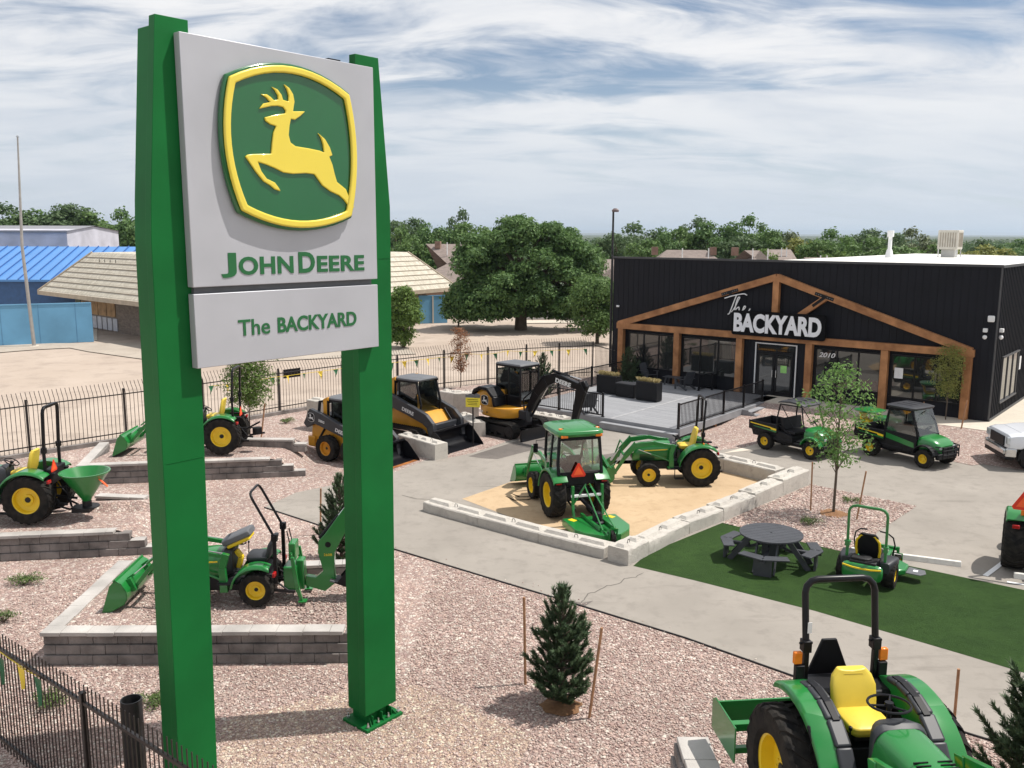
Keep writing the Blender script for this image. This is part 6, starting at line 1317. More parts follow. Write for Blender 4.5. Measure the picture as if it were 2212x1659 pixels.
for i in range(n):
    for j in range(n):
        x = x0 + (x1 - x0) * i / (n - 1); y = y0 + (y1 - y0) * j / (n - 1); f = max(0, min(1, (11.0 - y) / 1.6)); g_ = max(0, min(1, (x1 - x) / 3.0)); f = f * f * (3 - 2 * f); g_ = g_ * g_ * (3 - 2 * g_)
        vs.append((x + d.x / d.y * (y - ca.y) * .9, y, (GZ - .02) * f * g_ - .005))
fs = [(i * n + j, (i + 1) * n + j, (i + 1) * n + j + 1, i * n + j + 1) for i in range(n - 1) for j in range(n - 1)]
me = bpy.data.meshes.new('gravel_bank'); me.from_pydata(vs, [], fs); me.update(); me.shade_smooth(); tag(link('gravel_bank', me, m_gravel), None, None, None, 'structure')

# ================================================================ FENCES
m_fence = M('dark_bronze_fence', (.012, .009, .009), .4, 0, .2, 3)
ff = thing('iron_fence', 'long black picket fence with outward curved tips along the back of the yard', 'fence', (0, 0, 0))
FH = 1.8
for i, (a, b_) in enumerate(zip(FENCE, FENCE[1:])):
    a = Vector((a.x, a.y, 0)); b_ = Vector((b_.x, b_.y, 0)); d = b_ - a; n = max(1, round(d.length / 2.6)); dd = d.normalized(); out = Vector((-dd.y, dd.x, 0)); ang = atan2(d.y, d.x)
    for k in range(n):
        s_ = a + d * k / n; e_ = a + d * (k + 1) / n; L = (e_ - s_).length; q = MB()
        for z in (.28, FH): q.box((s_ + e_) / 2 + Vector((0, 0, z)), (L, .04, .04), (0, 0, ang))
        m_ = max(2, round(L / .155))
        for j in range(m_):
            p = s_ + dd * (L * (j + .5) / m_); q.tube([p + Vector((0, 0, .06)), p + Vector((0, 0, FH)), p + out * .05 + Vector((0, 0, FH + .16)), p + out * .17 + Vector((0, 0, FH + .32)), p + out * .24 + Vector((0, 0, FH + .46))], .008, 4)
        q.build('fence_panel', m_fence, ff, smooth=0)
        q = MB(); q.box(s_ + Vector((0, 0, 1.0)), (.07, .07, 2.05), (0, 0, ang)); q.build('post', m_fence, ff)
q = MB(); q.box(Vector((FENCE[-1].x, FENCE[-1].y, 1.0)), (.07, .07, 2.05)); q.build('post', m_fence, ff)
e2 = thing('iron_fence', 'short black picket fence section joining the long fence to the store corner', 'fence', (0, 0, 0))
a = Vector((FENCE[-1].x + .1, FENCE[-1].y, 0)); b_ = BORG + Vector((.15, -.2, 0)); b_.z = 0; d = b_ - a; dd = d.normalized(); L = d.length; q = MB()
for z in (.3, FH): q.box((a + b_) / 2 + Vector((0, 0, z)), (L, .04, .04), (0, 0, atan2(d.y, d.x)))
k = .12
while k < L: q.box(a + dd * k + Vector((0, 0, .95)), (.02, .02, 1.8)); k += .15
q.build('fence_panel', m_fence, e2); q = MB(); q.box(b_ - dd * .3 + Vector((0, 0, 1.0)), (.09, .09, 2.1)); q.build('post', m_fence, e2)
# kerb at the fence foot
q = MB()
for a, b_ in zip(FENCE[:6], FENCE[1:7]):
    a = Vector((a.x, a.y, 0)); b_ = Vector((b_.x, b_.y, 0)); d = b_ - a; nn = Vector((d.y, -d.x, 0)).normalized(); q.box((a + b_) / 2 + nn * .28 + Vector((0, 0, .07)), (d.length + .1, .16, .16), (0, 0, atan2(d.y, d.x)))
tag(q.build('kerb', m_stone), None, None, None, 'structure')
# pennants
m_py = M('yellow_pennant', (.75, .55, .05), .6); m_pg = M('green_pennant', (.02, .12, .05), .6)
def pennants(label, pts, sp, z, size, out, seed, sag=.12, dark=()):
    P = thing('pennant_string', label, 'bunting', (0, 0, 0)); r = random.Random(seed); q = MB(); L = [Vector((p.x, p.y, z)) for p in pts]; n = 0; line_ = []
    for a, b_ in zip(L, L[1:]):
        d = b_ - a; m_ = max(1, int(d.length / sp)); dd = d.normalized(); o = Vector((dd.y, -dd.x, 0))
        for j in range(m_):
            t = (j + .5) / m_; s_ = -sag * 4 * ((t * 2) % 1) * (1 - (t * 2) % 1); p = a + d * t + o * out + Vector((0, 0, s_)); line_.append(p)
            sw = r.uniform(-.12, .12); tw = r.uniform(-.6, .6); w_ = size * .30; h_ = size * r.uniform(.85, 1.1)
            X = (dd * cos(tw) + o * sin(tw)) * w_; m2 = MB(); c = p + o * .01; mid = c + Vector((0, 0, -h_ * .5)) + dd * sw * .3 + o * .05 * r.random(); tip = c + Vector((0, 0, -h_)) + dd * sw
            m2.add([c - X, c + X, mid - X * .5 + o * .03, mid + X * .5 - o * .02, tip], [(0, 1, 3, 2), (2, 3, 4)]); m2.build('pennant', m_py if n % 2 else m_pg, P, smooth=0); n += 1
    q.tube(line_, .008, 4); q.build('cord', m_py, P, smooth=0); return P
pennants('green and yellow triangular pennants strung along the long back fence', [FENCE[3]] + FENCE[4:], .72, FH - .05, .40, .06, 3)
# framed dark notice on fence
a = G(628, 800, 1.6); ns = thing('fence_banner', 'small dark mesh banner tied to the back fence behind the sign panel', 'banner', (a.x, a.y, 0), atan2(FENCE[5].y - FENCE[4].y, FENCE[5].x - FENCE[4].x))
q = MB(); q.box((0, -.09, 1.48), (.95, .01, .42)); q.build('banner', m_black, ns)
# near-left fence
r0, r1 = G(0, 1401, FH), G(398, 1658, FH); r0 = Vector((r0.x, r0.y, 0)); r1 = Vector((r1.x, r1.y, 0)); dd = (r1 - r0).normalized(); s_ = r0 - dd * 1.5; e_ = r1 + dd * 1.6; L = (e_ - s_).length; ang = atan2(dd.y, dd.x)
nf = thing('iron_fence', 'near black picket fence with straight spikes crossing the bottom left corner', 'fence', (0, 0, 0)); pp = G(181, 1500, FH + .1); kp = (Vector((pp.x, pp.y, 0)) - s_).dot(dd)
for (k0, k1) in ((0, kp), (kp, L)):
    q = MB()
    for z in (.22, FH - .52 + .0, FH):
        if z == FH - .52: continue
        q.box(s_ + dd * (k0 + k1) / 2 + Vector((0, 0, z)), (k1 - k0, .045, .045), (0, 0, ang))
    k = k0 + .06
    while k < k1: q.box(s_ + dd * k + Vector((0, 0, 1.07)), (.014, .014, 2.0)); k += .105
    q.build('fence_panel', m_fence, nf, smooth=0)
for k in (kp,): q = MB(); q.box(s_ + dd * k + Vector((0, 0, .96)), (.07, .07, 1.92), (0, 0, ang)); q.box(s_ + dd * k + Vector((0, 0, 1.93)), (.085, .085, .03), (0, 0, ang)); q.build('post', m_fence, nf, .004)
pn = thing('pennant_string', 'large limp green and yellow pennants on the near fence at the left edge', 'bunting', (0, 0, 0))
for i, (x, y, mt) in enumerate(((12, 1418, m_pg), (56, 1440, m_py), (92, 1462, m_pg))):
    p = G(x, y, FH - .03); p = Vector((p.x, p.y, FH - .02)) + Vector((dd.y, -dd.x, 0)) * .07; q = MB(); w_ = .11; q.add([p - dd * w_, p + dd * w_, p - dd * w_ * .6 + Vector((.02, -.03, -.22)), p + dd * w_ * .5 + Vector((0, .03, -.22)), p + Vector((-.02, 0, -.44 if mt is m_pg else -.34)), p + Vector((.03, 0, -.42 if mt is m_pg else -.33))], [(0, 1, 3, 2), (2, 3, 5, 4)]); q.build('pennant', mt, pn, smooth=0)
q = MB(); a = G(0, 1408, FH - .03); b_ = G(120, 1478, FH - .03); q.tube([a + Vector((0, 0, 0)), (a + b_) / 2 + Vector((0, 0, -.05)), b_], .012, 5); q.build('cord', m_py, pn)
# pipe bollard
bo_ = G(283, 1510, 1.55); bol = thing('pipe_bollard', 'thick open-topped black steel pipe standing beside the near fence', 'bollard', (bo_.x, bo_.y, 0))
q = MB(); q.lathe([(.145, -.05), (.145, 1.55), (.128, 1.55), (.128, .6)], 28, 'z'); q.build('pipe', M('rusty_black_pipe', (.02, .02, .022), .5, .2, .5, 6, .3, 20), bol)
# excavator notice sign
sp_ = G(1022, 965); ys = thing('notice_sign', 'small yellow notice sign on a thin black post between loader and excavator', 'sign', (sp_.x, sp_.y, 0), radians(-12))
q = MB(); q.box((0, 0, .85), (.045, .045, 1.7)); q.build('post', m_black, ys); q = MB(); q.box((0, -.03, 1.72), (.56, .02, .36), (.0, 0, 0)); sb_ = q.build('sign_board', M('notice_yellow', (.75, .62, .04), .5), ys, .01)
q = MB(); q.prism([(-.28, 1.91), (.28, 1.91), (.28, 2.02), (.15, 2.08), (.05, 2.02), (-.08, 2.06), (-.2, 2.0), (-.28, 2.03)], -.038, -.02); q.build('picture_strip', m_grey, ys)
for k, w_ in enumerate((.40, .44, .34, .36)): q = MB(); q.box((0, -.042, 1.83 - k * .065), (w_, .002, .018)); q.build('print_line', m_black, sb_)

# ================================================================ PARKING STOPS, PICNIC TABLE, DECK FURNITURE
m_stop = ground_mat('painted_concrete', (.62, .60, .56), (.70, .68, .63), (.55, .52, .48), 2, 9, .4, 30)
for (a, b_, lab) in ((G(1838, 1195), G(2076, 1226), 'white concrete parking stop behind the zero-turn mower'), (G(2190, 1250), G(2300, 1266), 'grey parking stop under the wide tyre at the right edge')):
    d = b_ - a; t = thing('parking_stop', lab, 'parking stop', a, atan2(d.y, d.x), 'parking stops'); q = MB(); q.prism([(-.0, 0), (.16, 0), (.13, .13), (.03, .13)], 0, d.length, 'x') ; q.build('stop', m_stop, t, .01)
m_slate = M('slate_grey_lumber', (.046, .049, .058), .55, 0, .15, 3, .2, 30)
pc = G(1666, 1152, .74); pt = thing('picnic_table', 'round dark grey plank picnic table with four attached bent benches on the turf', 'picnic table', (pc.x, pc.y, 2 * ZP), radians(20))
q = MB(); Rt = .76; n = 9; wpl = 2 * Rt / n
for i in range(n):
    y0, y1 = -Rt + i * wpl + .003, -Rt + (i + 1) * wpl - .003; P = []
    ys_ = np.linspace(y0, y1, 5); P = [(sqrt(max(0, Rt * Rt - y * y)), y) for y in ys_] + [(-sqrt(max(0, Rt * Rt - y * y)), y) for y in ys_[::-1]]; q.prism(P, .715, .75, 'z')
tp = q.build('table_top', m_slate, pt); q = MB(); q.cyl((0, 0, .74), (0, 0, .756), .025); q.build('umbrella_hole', m_black, tp)
for k in range(4):
    a = k * pi / 2 + pi / 4; q = MB(); q.m = Matrix.Rotation(a, 4, 'Z')
    for sg in (-1, 1):
        for off in (0, .15):
            r0_ = 1.02 + off; pA = Vector((r0_ * 1.0, 0)); pB = Vector((r0_ * .78 + .05, sg * .52 + sg * off * .35)); dv = pB - pA; c = (pA + pB) / 2; q.box((c.x, c.y, .45), (dv.length + .02, .14, .035), (0, 0, atan2(dv.y, dv.x)))
    b = q.build('bench', m_slate, pt, .006); q = MB(); q.m = Matrix.Rotation(a, 4, 'Z')
    for sg in (-1, 1): q.beam([(.42, .70), (.95, .0)], .13, sg * .22, sg * .26); 
    q.box((1.08, 0, .22), (.06, .42, .42)); q.box((.85, 0, .38), (.7, .10, .06)); q.build('leg', m_slate, pt, .006)
    q = MB(); q.m = Matrix.Rotation(a, 4, 'Z'); q.tube([(.08, 0, .5), (.5, 0, .33), (.9, 0, .36)], .03, 4); q.build('brace', m_slate, pt)
q = MB(); q.box((0, 0, .68), (1.1, .09, .06)); q.box((0, 0, .62), (.09, 1.1, .06)); q.box((0, 0, .40), (.3, .3, .5)); q.build('support', m_slate, pt, .005)
def ondeck(x, y): return G(x, y, FZ)
m_grass = leaf_mat('dry_grass', (.38, .30, .13), (.55, .46, .24), .2)
for i, (x, y, kind) in enumerate(((1309, 851, 'p'), (1349, 859, 'b'), (1395, 867, 'p'))):
    p = ondeck(x, y); t = thing('planter' if kind == 'p' else 'deck_box', ['black planter box of dry grass nearest the deck railing corner', 'lower black storage box between the two grass planters', 'black planter box of dry grass nearest the deck middle'][i], 'planter' if kind == 'p' else 'storage box', p, bang, 'black planters on the deck' if kind == 'p' else None)
    w_, d_, h_ = (1.12, .5, .86) if kind == 'p' else (1.0, .5, .60); q = MB(); q.box((0, d_ / 2, h_ / 2 + .03), (w_, d_, h_), (0, 0, 0), 1.0, 1.0); q.build('box', m_black, t, .02)
    if kind == 'p':
        q = MB(); rn = random.Random(i)
        for k in range(520):
            cx = (k % 4 - 1.5) * .26 + rn.gauss(0, .06); a = rn.uniform(0, 2 * pi); l = rn.uniform(.12, .27); dx, dy = cos(a) * l * rn.uniform(.2, 1), sin(a) * l * rn.uniform(.2, .8); b0 = Vector((cx, d_ / 2 + rn.gauss(0, .05), h_)); w2 = Vector((-sin(a), cos(a), 0)) * .007
            q.add([b0 - w2, b0 + w2, b0 + Vector((dx * .5, dy * .5, l * .8)) + w2 * .7, b0 + Vector((dx, dy, l * .75))], [(0, 1, 2), (0, 2, 3)])
        q.build('ornamental_grass', m_grass, t, smooth=0)
    else: q = MB(); q.box((0, d_ / 2, h_ + .05), (w_ + .04, d_ + .04, .05)); q.build('lid', m_cast, t, .01)
def adirondack(label, p, rz, w_=.62, group='black plank deck chairs', name='deck_chair'):
    t = thing(name, label, 'chair' if w_ < 1 else 'bench', p, rz, group); q = MB()
    for k in range(5): q.box((.22 - k * .11, 0, .36 - k * .022), (.095, w_, .02), (0, .2, 0))
    q.build('seat', m_slate, t); q = MB(); nb = int(w_ / .12)
    for k in range(nb): y = -w_ / 2 + w_ * (k + .5) / nb; q.beam([(-.24, .26), (-.48, .92)], .02, y - w_ / nb * .46, y + w_ / nb * .46)
    q.box((-.42, 0, .72), (.03, w_, .08), (0, -.35, 0)); q.build('backrest', m_slate, t)
    for sg in (-1, 1):
        q = MB(); q.box((-.02, sg * (w_ / 2 + .05), .54), (.66, .12, .025)); q.build('armrest', m_slate, t, .004)
        q = MB(); q.box((.25, sg * (w_ / 2 + .02), .27), (.11, .03, .54)); q.beam([(.28, .34), (-.5, .03)], .11, sg * (w_ / 2 - .01), sg * (w_ / 2 + .02)); q.build('leg', m_slate, t, .004)
    return t
def k_(x, y): return ondeck(1253.7 + x * .21446, 711.6 + y * .21446)
adirondack('black plank deck chair facing the low table, its back towards the ramp', k_(1040, 600), bang + radians(165))
adirondack('black plank deck chair beside the deck conifer and far planter', k_(690, 520), bang + radians(-20))
adirondack('wide two-seat black plank bench against the store window', k_(1090, 530), bang + radians(-100), 1.15, None, 'loveseat')
adirondack('black plank deck chair behind the excavator arm at the deck railing', k_(60, 835), bang + radians(150))
t = thing('low_table', 'low black plank table between the deck chairs', 'table', k_(930, 560), bang); q = MB()
for k in range(5): q.box((0, -.24 + k * .12, .42), (.9, .105, .025))
q.build('table_top', m_slate, t)
for sg in (-1, 1): q = MB(); q.beam([(sg * .30, .40), (sg * .38, .0)], .08, -.2, -.16); q.beam([(sg * .30, .40), (sg * .38, .0)], .08, .16, .2); q.build('leg', m_slate, t)
# ================================================================ VEGETATION
def leaves_mesh(name, C, Nn, L, mat, parent, aspect=.55, up=.3, seed=0):
    """C: (n,3) leaf centres, Nn: outward directions, L: leaf sizes; one quad (folded diamond) per leaf"""
    r = np.random.RandomState(seed); n = len(C); d = Nn + r.normal(0, .65, (n, 3)); d[:, 2] += up; d /= np.linalg.norm(d, axis=1)[:, None]
    t = np.cross(d, r.normal(0, 1, (n, 3))); t /= np.linalg.norm(t, axis=1)[:, None]; b = np.cross(d, t); l = (L * r.uniform(.6, 1.25, n))[:, None]
    V = np.stack([C - t * l * .5, C + b * l * aspect * .5, C + t * l * .5 - d * l * .15, C - b * l * aspect * .5], 1).reshape(-1, 3)
    me = bpy.data.meshes.new(name); me.vertices.add(n * 4); me.vertices.foreach_set('co', V.ravel()); me.loops.add(n * 4); me.loops.foreach_set('vertex_index', np.arange(n * 4)); me.polygons.add(n); me.polygons.foreach_set('loop_start', np.arange(n) * 4); me.polygons.foreach_set('loop_total', np.full(n, 4)); me.update(); me.validate()
    return link(name, me, mat, parent)
def blob_points(blobs, per, r, squash=1.0):
    C = []; Nn = []
    for (x, y, z, s) in blobs:
        k = max(4, int(per * s * s)); u = r.normal(0, 1, (k, 3)); u /= np.linalg.norm(u, axis=1)[:, None]; u[:, 2] = np.where(u[:, 2] < -.45, -u[:, 2], u[:, 2]); rad = s * (r.uniform(0, 1, k) ** .35)
        lump = 1 + .22 * np.sin(u[:, 0] * 7 + x * 3) * np.sin(u[:, 1] * 6 + y) ; P = u * (rad * lump)[:, None]; P[:, 2] *= squash; C.append(P + np.array([x, y, z])); Nn.append(u)
    return np.concatenate(C), np.concatenate(Nn)
def crown_blobs(cx, cy, cz, rx, ry, rz, n, s0, s1, r, low=-.6):
    out = []
    while len(out) < n:
        u = r.normal(0, 1, 3); u /= np.linalg.norm(u)
        if u[2] < low: continue
        k = r.uniform(.35, .95) if r.rand() < .35 else r.uniform(.75, 1.0); out.append((cx + u[0] * rx * k, cy + u[1] * ry * k, cz + u[2] * rz * k, r.uniform(s0, s1)))
    return out
m_bark = M('tree_bark', (.10, .075, .055), .9, 0, .3, 3, .8, 14)
def limbs(parent, base, top, r0, tips, rnd, name='trunk', mat=None):
    q = MB(); b = Vector(base); t = Vector(top); mid = (b + t) / 2 + Vector((rnd.uniform(-.03, .03), rnd.uniform(-.03, .03), 0)) * (t - b).length
    q.tube([b, mid, t], [r0, r0 * .75, r0 * .5], 9); o = q.build(name, mat or m_bark, parent)
    q = MB()
    for tp_ in tips:
        tp_ = Vector(tp_); s = mid.lerp(t, rnd.uniform(-.2, .95)) if rnd.random() < .9 else mid; m_ = s.lerp(tp_, .5) + Vector((0, 0, (tp_ - s).length * .10)); q.tube([s, m_, tp_], [r0 * .38, r0 * .24, r0 * .07], 6)
    q.build('branch', mat or m_bark, o); return o
GRN = dict(dark=leaf_mat('dark_foliage', (.060, .128, .042), (.155, .255, .080)), mid=leaf_mat('mid_foliage', (.075, .145, .042), (.15, .24, .07)), lite=leaf_mat('light_foliage', (.09, .16, .035), (.17, .26, .06), .35), far=leaf_mat('far_foliage', (.070, .122, .055), (.13, .195, .085)), olive=leaf_mat('olive_foliage', (.10, .11, .04), (.17, .17, .06)), red=leaf_mat('autumn_foliage', (.20, .085, .035), (.34, .17, .09), .25), pine=leaf_mat('pine_needles', (.045, .080, .040), (.105, .155, .075), .15), jun=leaf_mat('juniper_foliage', (.05, .09, .025), (.13, .19, .05), .15), gold=leaf_mat('gold_green_foliage', (.17, .20, .05), (.34, .34, .10), .35), grey=leaf_mat('grey_green_foliage', (.10, .13, .07), (.19, .22, .11), .2), airy=leaf_mat('airy_foliage', (.10, .20, .05), (.20, .34, .10), .4))
def tree(name, label, loc, h, w, kind, nb, per, leaf, seed, trunk_h=.25, cat='tree', group=None, rz=None, low=-.6, depth=None, r0=None, bs=(.16, .30), aspect=.55):
    r = np.random.RandomState(seed); rnd = random.Random(seed); T = thing(name, label, cat, loc, 0, group); cz = h * (trunk_h + 1) / 2; rzv = h * (1 - trunk_h) / 2; rx = w / 2; ry = (depth or w) / 2
    s0, s1 = bs[0] * min(w, h), bs[1] * min(w, h); B = crown_blobs(0, 0, cz, rx - s0 * .7, ry - s0 * .7, rzv - s0 * .6, nb, s0, s1, r, low)
    C, Nn = blob_points(B, per, r, .85); C[:, 2] = np.maximum(C[:, 2], .05); leaves_mesh('crown', C, Nn, leaf * np.ones(len(C)), GRN[kind], T, aspect, .35, seed)
    limbs(T, (0, 0, -.1), (rnd.uniform(-.03, .03) * h, 0, h * .72), r0 or h * .028, [b[:3] for b in B[::2]], rnd); return T
# big cottonwood
bt = G(1125, 712); R_ = np.random.RandomState(11); BT = thing('spreading_tree', 'huge dark green spreading tree filling the gap between stone house and store', 'tree', bt)
BB = []
for (cx, cz, rx, rz_, n) in ((0.6, 5.3, 5.6, 3.6, 70), (-4.0, 3.6, 2.3, 2.2, 16), (4.6, 4.2, 2.2, 2.9, 18), (-.5, 2.9, 5.0, 1.6, 24), (-3.2, 6.0, 2.2, 1.6, 12), (3.4, 6.6, 2.4, 1.7, 12), (0.6, 8.0, 2.6, 1.0, 12), (-2.5, 1.9, 3.2, 1.3, 18), (3.2, 2.1, 3.4, 1.3, 24), (0, 2.6, 2.6, 1.8, 14), (-4.4, 2.0, 1.8, 1.5, 16), (5.2, 1.8, 1.6, 1.3, 12), (-1.6, 1.5, 2.0, .9, 10), (2.2, 1.6, 1.8, .9, 10)): BB += crown_blobs(cx, 0, cz, rx, min(rx, 4.2), rz_, n, .7, 1.25, R_, -.8)
C, Nn = blob_points(BB, 420, R_, .8); C[:, 2] = np.maximum(C[:, 2], .6 + .2 * np.sin(C[:, 0])); leaves_mesh('crown', C, Nn, .25 * np.exp(R_.normal(0, .28, len(C))), GRN['dark'], BT, .6, .35, 3)
limbs(BT, (0, 0, -.2), (.2, 0, 5.5), .55, [b[:3] for b in BB[::5]], random.Random(4))
tree('bushy_tree', 'medium green tree between the huge tree and the left corner of the store', G(1290, 742), 5.3, 3.9, 'mid', 44, 330, .22, 21, .04, low=-1)
tree('bush', 'bright leafy bush against the brick end of the abandoned building', G(872, 752), 4.4, 2.6, 'lite', 44, 620, .20, 22, .0, 'bush', low=-1, bs=(.2, .32))
tree('bush', 'dark low shrub at the left foot of the huge tree', G(990, 705), 3.0, 3.0, 'dark', 20, 200, .2, 23, .0, 'bush', low=-1)
tree('bush', 'dark low shrub right of the huge trunk beside the road', G(1225, 716), 1.6, 3.6, 'dark', 16, 220, .18, 24, .0, 'bush', low=-1)
# background tree prototypes and rows
protos = {}
def proto(kind, v):
    if (kind, v) not in protos:
        r = np.random.RandomState(100 + v); B = crown_blobs(0, 0, 5.6, 3.4, 3.0, 3.9, 30, 1.0, 1.8, r, -.9); B = [(x, y, z, s * (1.15 if z < 5 else .85)) for x, y, z, s in B]
        C, Nn = blob_points(B, 95, r, .85); C[:, 2] = np.maximum(C[:, 2], .1); o = leaves_mesh('crown', C, Nn, .42 * np.ones(len(C)), GRN[kind], None, .65, .35, v); l = limbs(None, (0, 0, -.2), (.2, .1, 7), .28, [b[:3] for b in B[::3]], random.Random(v)); me = (o.data, l.data, l.children[0].data)
        for c in (l.children[0], l, o): bpy.data.objects.remove(c)
        protos[(kind, v)] = me
    return protos[(kind, v)]
def bgrow(items, suffix, group):
    items = sorted(items)
    for i, it in enumerate(items):
        x, ytop, wpx, dist, kind = it; p = D(x, 700, dist); zt = D(x, ytop, dist).z; d = proto(kind, i % 4); wm = wpx * 2.0 / 1925 * dist
        T = thing('background_tree', '%s tree from the left %s' % (ORD[i], suffix), 'tree', (p.x / p.y * dist if False else D(x, 560, dist).x, dist, 0), (i * 2.4) % 6.28, group); T.scale = (wm / 8.2, wm / 8.2, zt / 9.9)
        link('crown', d[0], None, T); tk_ = link('trunk', d[1], None, T); link('branch', d[2], None, tk_)
bgrow([(-25, 462, 110, 140, 'far'), (22, 449, 95, 142, 'far'), (75, 446, 100, 146, 'mid'), (118, 452, 95, 140, 'far'), (172, 437, 80, 140, 'far'), (205, 452, 90, 138, 'mid'), (242, 474, 60, 125, 'mid'), (272, 460, 62, 120, 'dark'), (300, 463, 70, 118, 'dark'), (45, 470, 100, 145, 'mid'), (150, 462, 100, 142, 'far')], 'in the grove above the blue roof', 'trees above the blue roof')
bgrow([(852, 464, 60, 118, 'far'), (885, 468, 52, 122, 'far'), (918, 474, 60, 112, 'dark'), (948, 480, 56, 112, 'dark'), (870, 500, 60, 105, 'mid'), (997, 461, 44, 130, 'far'), (1022, 478, 70, 112, 'mid'), (1055, 492, 70, 108, 'mid')], 'between the sign and the huge tree', 'trees between the sign and the huge tree')
bgrow([(1328, 493, 62, 112, 'far'), (1372, 490, 80, 118, 'far'), (1385, 515, 60, 100, 'mid'), (1428, 485, 50, 116, 'dark'), (1466, 482, 60, 120, 'mid'), (1504, 478, 62, 122, 'far'), (1545, 476, 62, 118, 'dark'), (1580, 473, 60, 116, 'dark'), (1617, 474, 60, 118, 'dark'), (1648, 494, 54, 112, 'mid'), (1680, 490, 46, 125, 'far'), (1706, 508, 54, 112, 'grey'), (1735, 512, 50, 108, 'gold'), (1652, 532, 46, 92, 'lite'), (1600, 500, 70, 112, 'far')], 'in the tall row beyond the store, left half', 'trees beyond the store roof, left half')
bgrow([(1765, 507, 62, 105, 'mid'), (1795, 502, 64, 110, 'dark'), (1830, 508, 60, 104, 'mid'), (1860, 494, 58, 118, 'far'), (1900, 492, 62, 122, 'far'), (1930, 499, 56, 118, 'far'), (1966, 500, 60, 122, 'grey'), (1985, 519, 54, 108, 'grey'), (2028, 522, 64, 105, 'mid'), (2118, 523, 50, 112, 'far'), (2148, 527, 60, 104, 'gold'), (2194, 511, 62, 110, 'dark'), (2085, 533, 60, 100, 'gold'), (2235, 520, 70, 104, 'dark'), (1940, 522, 80, 100, 'mid'), (1880, 520, 80, 100, 'mid'), (1800, 540, 40, 92, 'lite')], 'in the row beyond the store roof, right half', 'trees beyond the store roof, right half')
wood = MB(); r = np.random.RandomState(5); n = 1500; az = r.uniform(-.66, .66, n); ds = r.uniform(180, 900, n) ; Xc = np.tan(az) * ds; hh = r.uniform(3, 6.0, n); 
C = np.repeat(np.stack([Xc, ds, hh * .5], 1), 46, 0); sc_ = np.repeat(hh, 46); u = r.normal(0, 1, (len(C), 3)); u /= np.linalg.norm(u, axis=1)[:, None]; C = C + u * sc_[:, None] * np.array([.8, .8, .5]) * (r.uniform(0, 1, len(C)) ** .3)[:, None]
o = leaves_mesh('distant_woodland', C, u, sc_ * .28, GRN['far'], None, .8, .3, 9); tag(o, 'hazy mass of distant trees covering the plain beyond the houses', 'woodland', None, 'stuff')

def conifer(label, loc, h, w, seed, dens=1.0, group='young pines planted in the gravel', name='young_pine'):
    T = thing(name, label, 'pine tree', loc, 0, group); r = np.random.RandomState(seed); rnd = random.Random(seed); segs = []; q = MB(); q.tube([(0, 0, -.05), (0, 0, h * .5), (0, 0, h * .97)], [h * .022, h * .014, h * .004], 8); tk_ = q.build('trunk', m_bark, T); q = MB()
    nl = 13
    for i in range(nl):
        t = i / (nl - 1); z = h * (.03 + .85 * t); L = w / 2 * (1 - t) ** .75 * (.95 if t > .1 else .8) + .03 * h; nb = max(4, int(round((9 if i < 8 else 6))))
        for k in range(nb):
            a = 2 * pi * (k + rnd.random() * .7) / nb + i; l = L * rnd.uniform(.65, 1.12); rise = l * rnd.uniform(.35, .95) + .12 * h * t; s = Vector((0, 0, z)); e = Vector((cos(a) * l, sin(a) * l, z + rise)); m_ = s.lerp(e, .6) - Vector((0, 0, rise * .22)); q.tube([s, m_, e], [.012 * h / 2, .008, .004], 4); segs.append((m_, e + (e - m_) * .1, 1.0))
            for j in range(3 if l > .2 * w else 1): u = rnd.uniform(.25, .85); p = s.lerp(m_, u * 1.4) if u < .6 else m_.lerp(e, u - .4); aa = a + rnd.choice((-1, 1)) * rnd.uniform(.5, 1.1); l2 = l * rnd.uniform(.25, .42); segs.append((p, p + Vector((cos(aa) * l2, sin(aa) * l2, l2 * rnd.uniform(.6, 1.2))), .9))
    segs.append((Vector((0, 0, h * .80)), Vector((0, 0, h)), 1.1)); q.build('branch', m_bark, tk_)
    V = []; nd = int(95 * dens); nlen = .038 * h
    for a, b_, s in segs:
        a = np.array(a); b2 = np.array(b_); d = b2 - a; ln = np.linalg.norm(d) + 1e-6; dh = d / ln; m_ = max(8, int(nd * ln / (.13 * h))); t = r.uniform(0, 1, m_)[:, None]; u = r.normal(0, 1, (m_, 3)); u -= (u @ dh)[:, None] * dh; u /= np.linalg.norm(u, axis=1)[:, None] + 1e-9
        P0 = a + d * t; out = u * .75 + dh * .85; out[:, 2] += .15; out /= np.linalg.norm(out, axis=1)[:, None]; P1 = P0 + out * nlen * r.uniform(.7, 1.2, (m_, 1)) * s; sd_ = np.cross(out, u + r.normal(0, .3, u.shape)); sd_ /= np.linalg.norm(sd_, axis=1)[:, None] + 1e-9; wd = .0052 * h / 2 * 1.5
        V.append(np.stack([P0 - sd_ * wd, P0 + sd_ * wd, P1 + sd_ * wd * .3, P1 - sd_ * wd * .3], 1).reshape(-1, 3))
    V = np.concatenate(V); n = len(V) // 4; me = bpy.data.meshes.new('crown'); me.vertices.add(n * 4); me.vertices.foreach_set('co', V.ravel()); me.loops.add(n * 4); me.loops.foreach_set('vertex_index', np.arange(n * 4)); me.polygons.add(n); me.polygons.foreach_set('loop_start', np.arange(n) * 4); me.polygons.foreach_set('loop_total', np.full(n, 4)); me.update(); link('crown', me, GRN['pine'], T); return T
conifer('young pine with two stakes in the middle of the foreground gravel', G(1212, 1522), 2.1, 1.35, 31, 1.3)
conifer('young pine at the bottom right corner beside the near tractor', (7.35, 11.15, .3), 2.35, 1.9, 32, 1.3)
